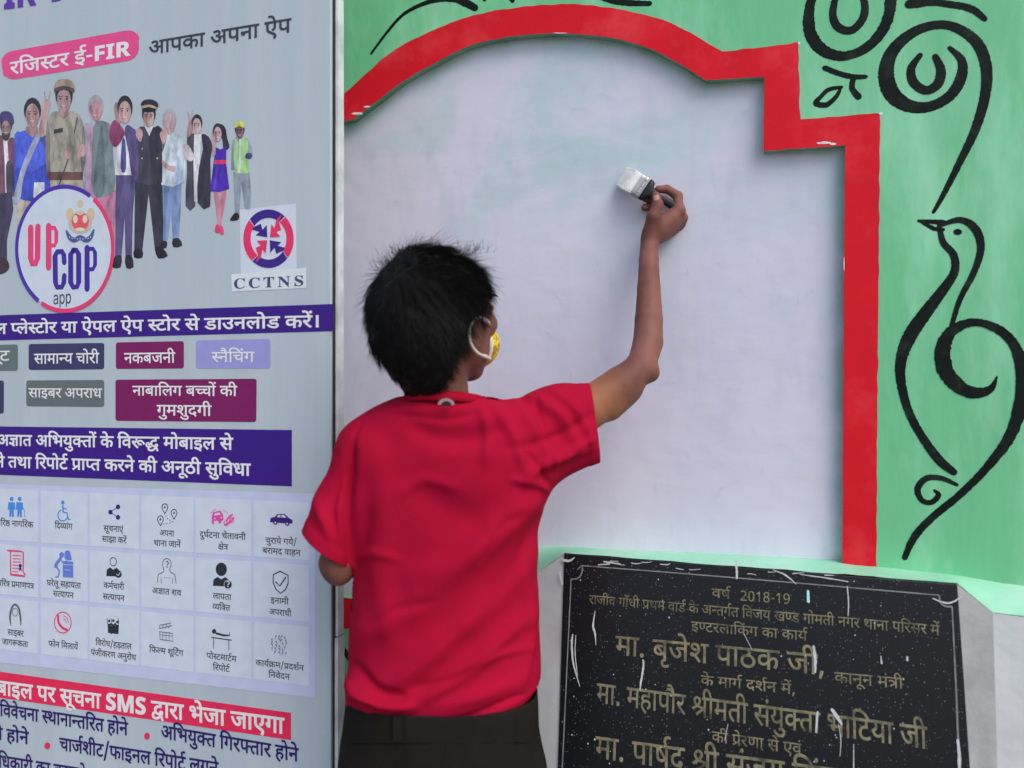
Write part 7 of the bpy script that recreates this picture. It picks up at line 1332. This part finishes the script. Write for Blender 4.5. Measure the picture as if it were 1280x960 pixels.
shirt.add(torso, .02)
shirt.add(limb(w3(500, 536, 1.352), w3(465, 566, 1.345), .052, .056), .03)
shirt.add(limb(w3(465, 566, 1.345), tuple(SLL + (SLL - np.array(w3(465, 566, 1.345))) * .1), .057, .0475), .022)
shirt.add(limb(w3(618, 552, 1.368), w3(700, 520, 1.40), .062, .052), .03)
shirt.add(limb(w3(690, 522, 1.395), w3(752, 508, 1.425), .052, .043), .02)
shirt.add(limb(w3(640, 575, 1.365), w3(750, 543, 1.42), .062, .045), .03)
VS, QS = surface(shirt, (fx - .30, 1.18, zpel - .06), (.24, 1.52, CAMZ + .06), .0042, 2)
# normals for the folds
def vnormals(V, Q):
    n = np.cross(V[Q[:, 2]] - V[Q[:, 0]], V[Q[:, 3]] - V[Q[:, 1]]); o = np.zeros_like(V)
    for k in range(4): np.add.at(o, Q[:, k], n)
    return o / (np.linalg.norm(o, axis=1)[:, None] + 1e-12)
nS = vnormals(VS, QS); back_ = np.clip(.35 - nS[:, 1], 0, 1) ; fo = folds(VS)
VS = VS + nS * (fo * back_)[:, None]
VS = VS + nS * (.0030 * nvec(VS, 11, 2) + .0012 * nvec(VS, 30, 4))[:, None]
VS = smooth_only(VS, QS, 1, .4)
# folded hems at the bottom and the cuffs
def hemband(dist, w): return np.clip((w - dist) / .004, 0, 1) * np.clip((dist + .03) / .01, 0, 1)
hb = hemband(VS[:, 2] - pz(901), .022) + hemband((np.array(SLR) - VS) @ np.array([.985, -.02, .13]), .020) * (VS[:, 0] > .06) + hemband((np.array(SLL) - VS) @ np.array([-.6, 0, -.8]), .020) * (VS[:, 0] < pxx(440))
VS = VS + nS * (.0014 * np.clip(hb, 0, 1))[:, None]
# the hem rides up at both sides
sx = VS[:, 0] / 1.35 * 1000 + 640; low = np.clip((pz(845) - VS[:, 2]) / .05, 0, 1) * (nS[:, 1] < 2)
VS[:, 2] += low * .00135 * (np.interp(sx, [425, 445, 490, 600, 640, 680], [30, 14, 0, 0, 8, 22]))
import bmesh
def open_cloth(V, Q, cuts):
    """cut the closed shape open at cuffs, hem and neck: each cut is a plane, its outward side and the region it works in"""
    bm = bmesh.new()
    vs = [bm.verts.new(tuple(v)) for v in V]
    for q in Q:
        try: bm.faces.new([vs[i] for i in q])
        except ValueError: pass
    for co, no, reg in cuts:
        fs = [f for f in bm.faces if reg(f.calc_center_median())]
        geom = fs + list({e for f in fs for e in f.edges}) + list({v for f in fs for v in f.verts})
        bmesh.ops.bisect_plane(bm, geom=geom, dist=1e-5, plane_co=co, plane_no=no, clear_outer=True)
    bmesh.ops.delete(bm, geom=[v for v in bm.verts if not v.link_faces], context='VERTS')
    return bm
rc = Vector(SLR); rn = Vector((.985, -.02, .13)).normalized(); lc = Vector(SLL); ln_ = Vector((-.60, 0, -.80)).normalized()
nk = Vector(w3(558, 498, 1.345)); nn = Vector((.04, .12, 1)).normalized()
hemz = lambda x: 0
cuts = [(rc, rn, lambda c: c.x > rc.x - .03 and c.z > rc.z - .12), (lc, ln_, lambda c: (c - lc).length < .11 and c.x < lc.x + .040 and (c - lc).dot(ln_) > -.02),
        (Vector(w3(555, 901, 1.25)), Vector((.03, .10, -1)).normalized(), lambda c: c.z < zpel + .05), (nk, nn, lambda c: (c - nk).length < .085)]
bm = open_cloth(VS, QS, cuts)
me = bpy.data.meshes.new('t_shirt'); bm.to_mesh(me); bm.free()
co_ = np.empty(len(me.vertices) * 3); me.vertices.foreach_get('co', co_); co_ = co_.reshape(-1, 3) - np.array([fx, fy, 0]); me.vertices.foreach_set('co', co_.ravel())
me.polygons.foreach_set('use_smooth', [True] * len(me.polygons)); me.materials.append(m_shirt)
ts = bpy.data.objects.new('t_shirt', me); COL.objects.link(ts); ts.parent = person
so = ts.modifiers.new('thick', 'SOLIDIFY'); so.thickness = .0028; so.offset = -1
# neck rib, back label
V, F = [], []
nkr = [neck1 * 0 + np.array(w3(558, 503, 1.345)) + np.array([.064 * math.cos(a), .060 * math.sin(a), 0]) for a in [2 * math.pi * k / 40 for k in range(40)]]
NRX, NRY = .071, .070
rp = []
for k in range(40):
    a = 2 * math.pi * k / 40; c = Vector(w3(557, 499, 1.352)); x, y = NRX * math.cos(a), NRY * math.sin(a)
    rp.append(c + Vector((x, y, -(nn.x * x + nn.y * y) / nn.z + .001)))
for ring_, (dr_, dz_) in enumerate(((.004, -.010), (.002, -.002), (-.003, .004), (-.008, .006), (-.010, .002))):
    for p in rp:
        o_ = (p - Vector(w3(557, 499, 1.352))); o_.z = 0; o_.normalize(); V.append(p + o_ * dr_ + Z * dz_)
for r_ in range(4):
    for k in range(40): F.append((r_ * 40 + k, r_ * 40 + (k + 1) % 40, (r_ + 1) * 40 + (k + 1) % 40, (r_ + 1) * 40 + k))
cl = obj('collar', V, F, m_shirt_in, ts, smooth=True); so = cl.modifiers.new('thick', 'SOLIDIFY'); so.thickness = .0025
V, F = [], []
lb = Vector(w3(558, 501, 1.270))
for k in range(9):
    a = math.pi * k / 8; V += [lb + Vector((.0135 * math.cos(a), -.004 - .001 * math.sin(a), .010 * math.sin(a) - .006)), lb + Vector((.0085 * math.cos(a), -.0045, .0055 * math.sin(a) - .006))]
F = [(2 * k, 2 * k + 1, 2 * k + 3, 2 * k + 2) for k in range(8)]
obj('neck_label', V, F, mat('woven label', alb(150, 122, 132), .8), ts)
V, F = [], []; box(V, F, lb + Vector((.001, -.0035, -.005)), .012, .001, .008); obj('neck_label', V, F, m_shoe, ts, label='dark centre of the neck label')

# ---- trousers
tr = Field()
pz_ = zpel
def hips(P):
    z = P[:, 2]; a = np.interp(z, [.60, .70, .78], [.165, .166, .160]); b = np.interp(z, [.60, .70, .78], [.112, .118, .112])
    k = ((np.abs(P[:, 0] - fx) / a) ** 2.4 + (np.abs(P[:, 1] - fy) / b) ** 2.2) ** (1 / 2.3); d = (k - 1) * .11
    return np.maximum(np.maximum(d, z - .80), .60 - z)
tr.add(hips, .02)
for h_, k_, a_ in ((hipL, knL, anL), (hipR, knR, anR)):
    tr.add(limb((h_[0], h_[1], .64), k_, .094, .072), .03); tr.add(limb(k_, (a_[0], a_[1], .055), .070, .060), .03)
VT, QT = surface(tr, (fx - .26, 1.14, .0), (fx + .28, 1.60, .82), .0058, 3)
nT = vnormals(VT, QT); VT = VT + nT * (.0045 * nvec(VT, 9, 7) + .003 * nvec(VT * np.array([1, 1, .5]), 30, 3))[:, None]
bm = open_cloth(VT, QT, [(Vector((0, 0, .785)), Vector((0, 0, 1)), lambda c: c.z > .7), (Vector((0, 0, .045)), Vector((0, 0, -1)), lambda c: c.z < .2)])
me = bpy.data.meshes.new('trousers'); bm.to_mesh(me); bm.free()
co_ = np.empty(len(me.vertices) * 3); me.vertices.foreach_get('co', co_); co_ = co_.reshape(-1, 3) - np.array([fx, fy, 0]); me.vertices.foreach_set('co', co_.ravel())
me.polygons.foreach_set('use_smooth', [True] * len(me.polygons)); me.materials.append(m_trouser)
trousers = bpy.data.objects.new('trousers', me); COL.objects.link(trousers); trousers.parent = person
so = trousers.modifiers.new('thick', 'SOLIDIFY'); so.thickness = .003; so.offset = -1
def on_back(px, py):
    """the point of the trouser back that this traced point shows"""
    r = np.array(ray(px, py)); P = np.array(CAM); 
    t = 1.15
    for _ in range(60):
        d = float(hips((P + r * t)[None])[0]); t += d * .7
        if abs(d) < 1e-4: break
    return Vector(P + r * t)
for x in (497, 644):
    V, F = [], []
    for y in (893, 905, 918, 926):
        c = on_back(x, y); V += [c + Vector((-.007, -.004, 0)), c + Vector((.007, -.004, 0)), c + Vector((.007, -.0005, 0)), c + Vector((-.007, -.0005, 0))]
    for k in range(3):
        for a in range(4): F.append((4 * k + a, 4 * k + (a + 1) % 4, 4 * k + 4 + (a + 1) % 4, 4 * k + 4 + a))
    F += [(0, 3, 2, 1), (12, 13, 14, 15)]
    obj('belt_loop', V, F, m_trouser, trousers)
V, F = [], []; tube(V, F, [on_back(x, 927 + (x - 553) * 0) + Vector((0, -.0012, 0)) for x in range(440, 668, 6)], .0012, 5); obj('waistband_seam', V, F, m_trouser, trousers)
V, F = [], []; tube(V, F, [on_back(x, y) + Vector((0, -.0012, 0)) for x, y in ((556, 929), (555.5, 940), (555, 952), (554, 964), (553, 976))], .0011, 5); obj('centre_seam', V, F, m_trouser, trousers)
for a_ in (anL, anR):
    sh_ = Field(); o_ = .02 * (1 if a_[0] > fx else -1)
    sh_.add(limb((a_[0], a_[1] - .03, .048), (a_[0] + o_, a_[1] + .16, .034), .042, .036), .02); sh_.add(limb((a_[0], a_[1] - .03, .02), (a_[0] + o_, a_[1] + .165, .018), .045, .042), .01)
    sh_.cut(lambda P: P[:, 2] - .002, .001)                        # flat sole on the ground
    VV, QQ = surface(sh_, (a_[0] - .08, a_[1] - .12, -.03), (a_[0] + .09, a_[1] + .25, .12), .005, 2)
    obj('shoe', VV, QQ, m_shoe, person, smooth=True)

# ================================================================== THE PAINT BRUSH
P_h, P_f, P_b = Vector(w3(846, 260, 1.612)), Vector(w3(806, 236.5, 1.628)), Vector(w3(777, 220, 1.662))
brush = thing('paint_brush', 'flat paint brush with white loaded bristles and black handle held against the recess', 'paint brush', tuple(P_h))
ad = (P_f - P_h).normalized(); wd = Vector((.57, 0, .82)); wd = (wd - ad * wd.dot(ad)).normalized(); td = ad.cross(wd).normalized()
def loft(secs, n=16, pw=3.):
    V, F = [], []
    for c, a, b in secs:
        for k in range(n):
            t = 2 * math.pi * k / n; cx_, sx_ = math.cos(t), math.sin(t)
            V.append(c + wd * a * math.copysign(abs(cx_) ** (2 / pw), cx_) + td * b * math.copysign(abs(sx_) ** (2 / pw), sx_))
    for q in range(len(secs) - 1):
        for k in range(n): F.append((q * n + k, q * n + (k + 1) % n, (q + 1) * n + (k + 1) % n, (q + 1) * n + k))
    F.append(tuple(range(n))[::-1]); F.append(tuple((len(secs) - 1) * n + k for k in range(n)))
    return V, F
L_h = (P_f - P_h).length
V, F = loft([(P_h - ad * .012, .004, .003), (P_h - ad * .006, .0085, .006), (P_h + ad * .012, .0088, .0062), (P_h + ad * L_h * .55, .0070, .0056), (P_h + ad * L_h * .72, .0095, .006), (P_h + ad * L_h * .82, .0125, .0066), (P_h + ad * L_h * .86, .021, .0072), (P_h + ad * L_h * .93, .0238, .0076), (P_f + ad * .001, .0238, .0074)], 20, 2.6)
obj('handle', V, F, m_handle, brush, smooth=True)
V, F = loft([(P_f, .0242, .0080), (P_f + ad * .0015, .0248, .0085), (P_f + ad * .003, .0240, .0079), (P_f + ad * .0085, .0240, .0079), (P_f + ad * .0095, .0247, .0084), (P_f + ad * .0105, .0240, .0079), (P_f + ad * .0185, .0240, .0078), (P_f + ad * .0195, .0245, .0082)], 20, 5)
fe = obj('ferrule', V, F, m_ferr, brush, smooth=False)
for s_ in (-.6, 0, .6):
    V, F = [], []; c = P_f + ad * .006 + wd * .024 * s_ - td * .0084
    for face_side in (1, -1):
        c = P_f + ad * .006 + wd * .024 * s_ + td * .0084 * face_side
        n0 = len(V); V.append(c + td * face_side * .0012)
        for k in range(8): V.append(c + ad * .0018 * math.cos(math.pi * k / 4) + wd * .0018 * math.sin(math.pi * k / 4))
        F += [(n0, n0 + 1 + k, n0 + 1 + (k + 1) % 8) for k in range(8)]
    obj('nail', V, F, m_ferr, fe)
bd = (P_b - (P_f + ad * .018)).normalized(); Lb = .052
V, F = loft([(P_f + ad * .017, .0226, .0066), (P_f + ad * .018 + bd * Lb * .3, .0234, .0072), (P_f + ad * .018 + bd * Lb * .6, .0230, .0058), (P_f + ad * .018 + bd * Lb * .86, .0218, .0034), (P_f + ad * .018 + bd * Lb * .93, .0214, .0022)], 28, 7)
V = [v + bd * .0015 * mnoise.noise(Vector(v) * 200) + td * .0008 * mnoise.noise(Vector(v) * 260) for v in V]
br = obj('bristle_block', V, F, m_brist, brush, smooth=True)
V, F = [], []
for k in range(900):
    a, b = random.uniform(-1, 1), random.uniform(-1, 1)
    r0 = P_f + ad * .017 + wd * a * .0230 + td * b * .0068
    tip = P_f + ad * .018 + bd * Lb * random.uniform(.88, 1.04) * (1 - .05 * abs(a) ** 3) + wd * (a * .0218 + random.gauss(0, .0008)) + td * (b * .0042 + random.gauss(0, .0006))
    md = r0 * .4 + tip * .6 + td * b * .0022 + wd * a * .002; n0 = len(V); w = .00035
    V += [r0 + wd * w, r0 - wd * w, r0 + td * w, md + wd * w, md - wd * w, md + td * w, tip]
    F += [(n0, n0 + 1, n0 + 4, n0 + 3), (n0 + 1, n0 + 2, n0 + 5, n0 + 4), (n0 + 2, n0, n0 + 3, n0 + 5), (n0 + 3, n0 + 4, n0 + 6), (n0 + 4, n0 + 5, n0 + 6), (n0 + 5, n0 + 3, n0 + 6)]
obj('bristle', V, F, m_brist, br, kind='stuff')
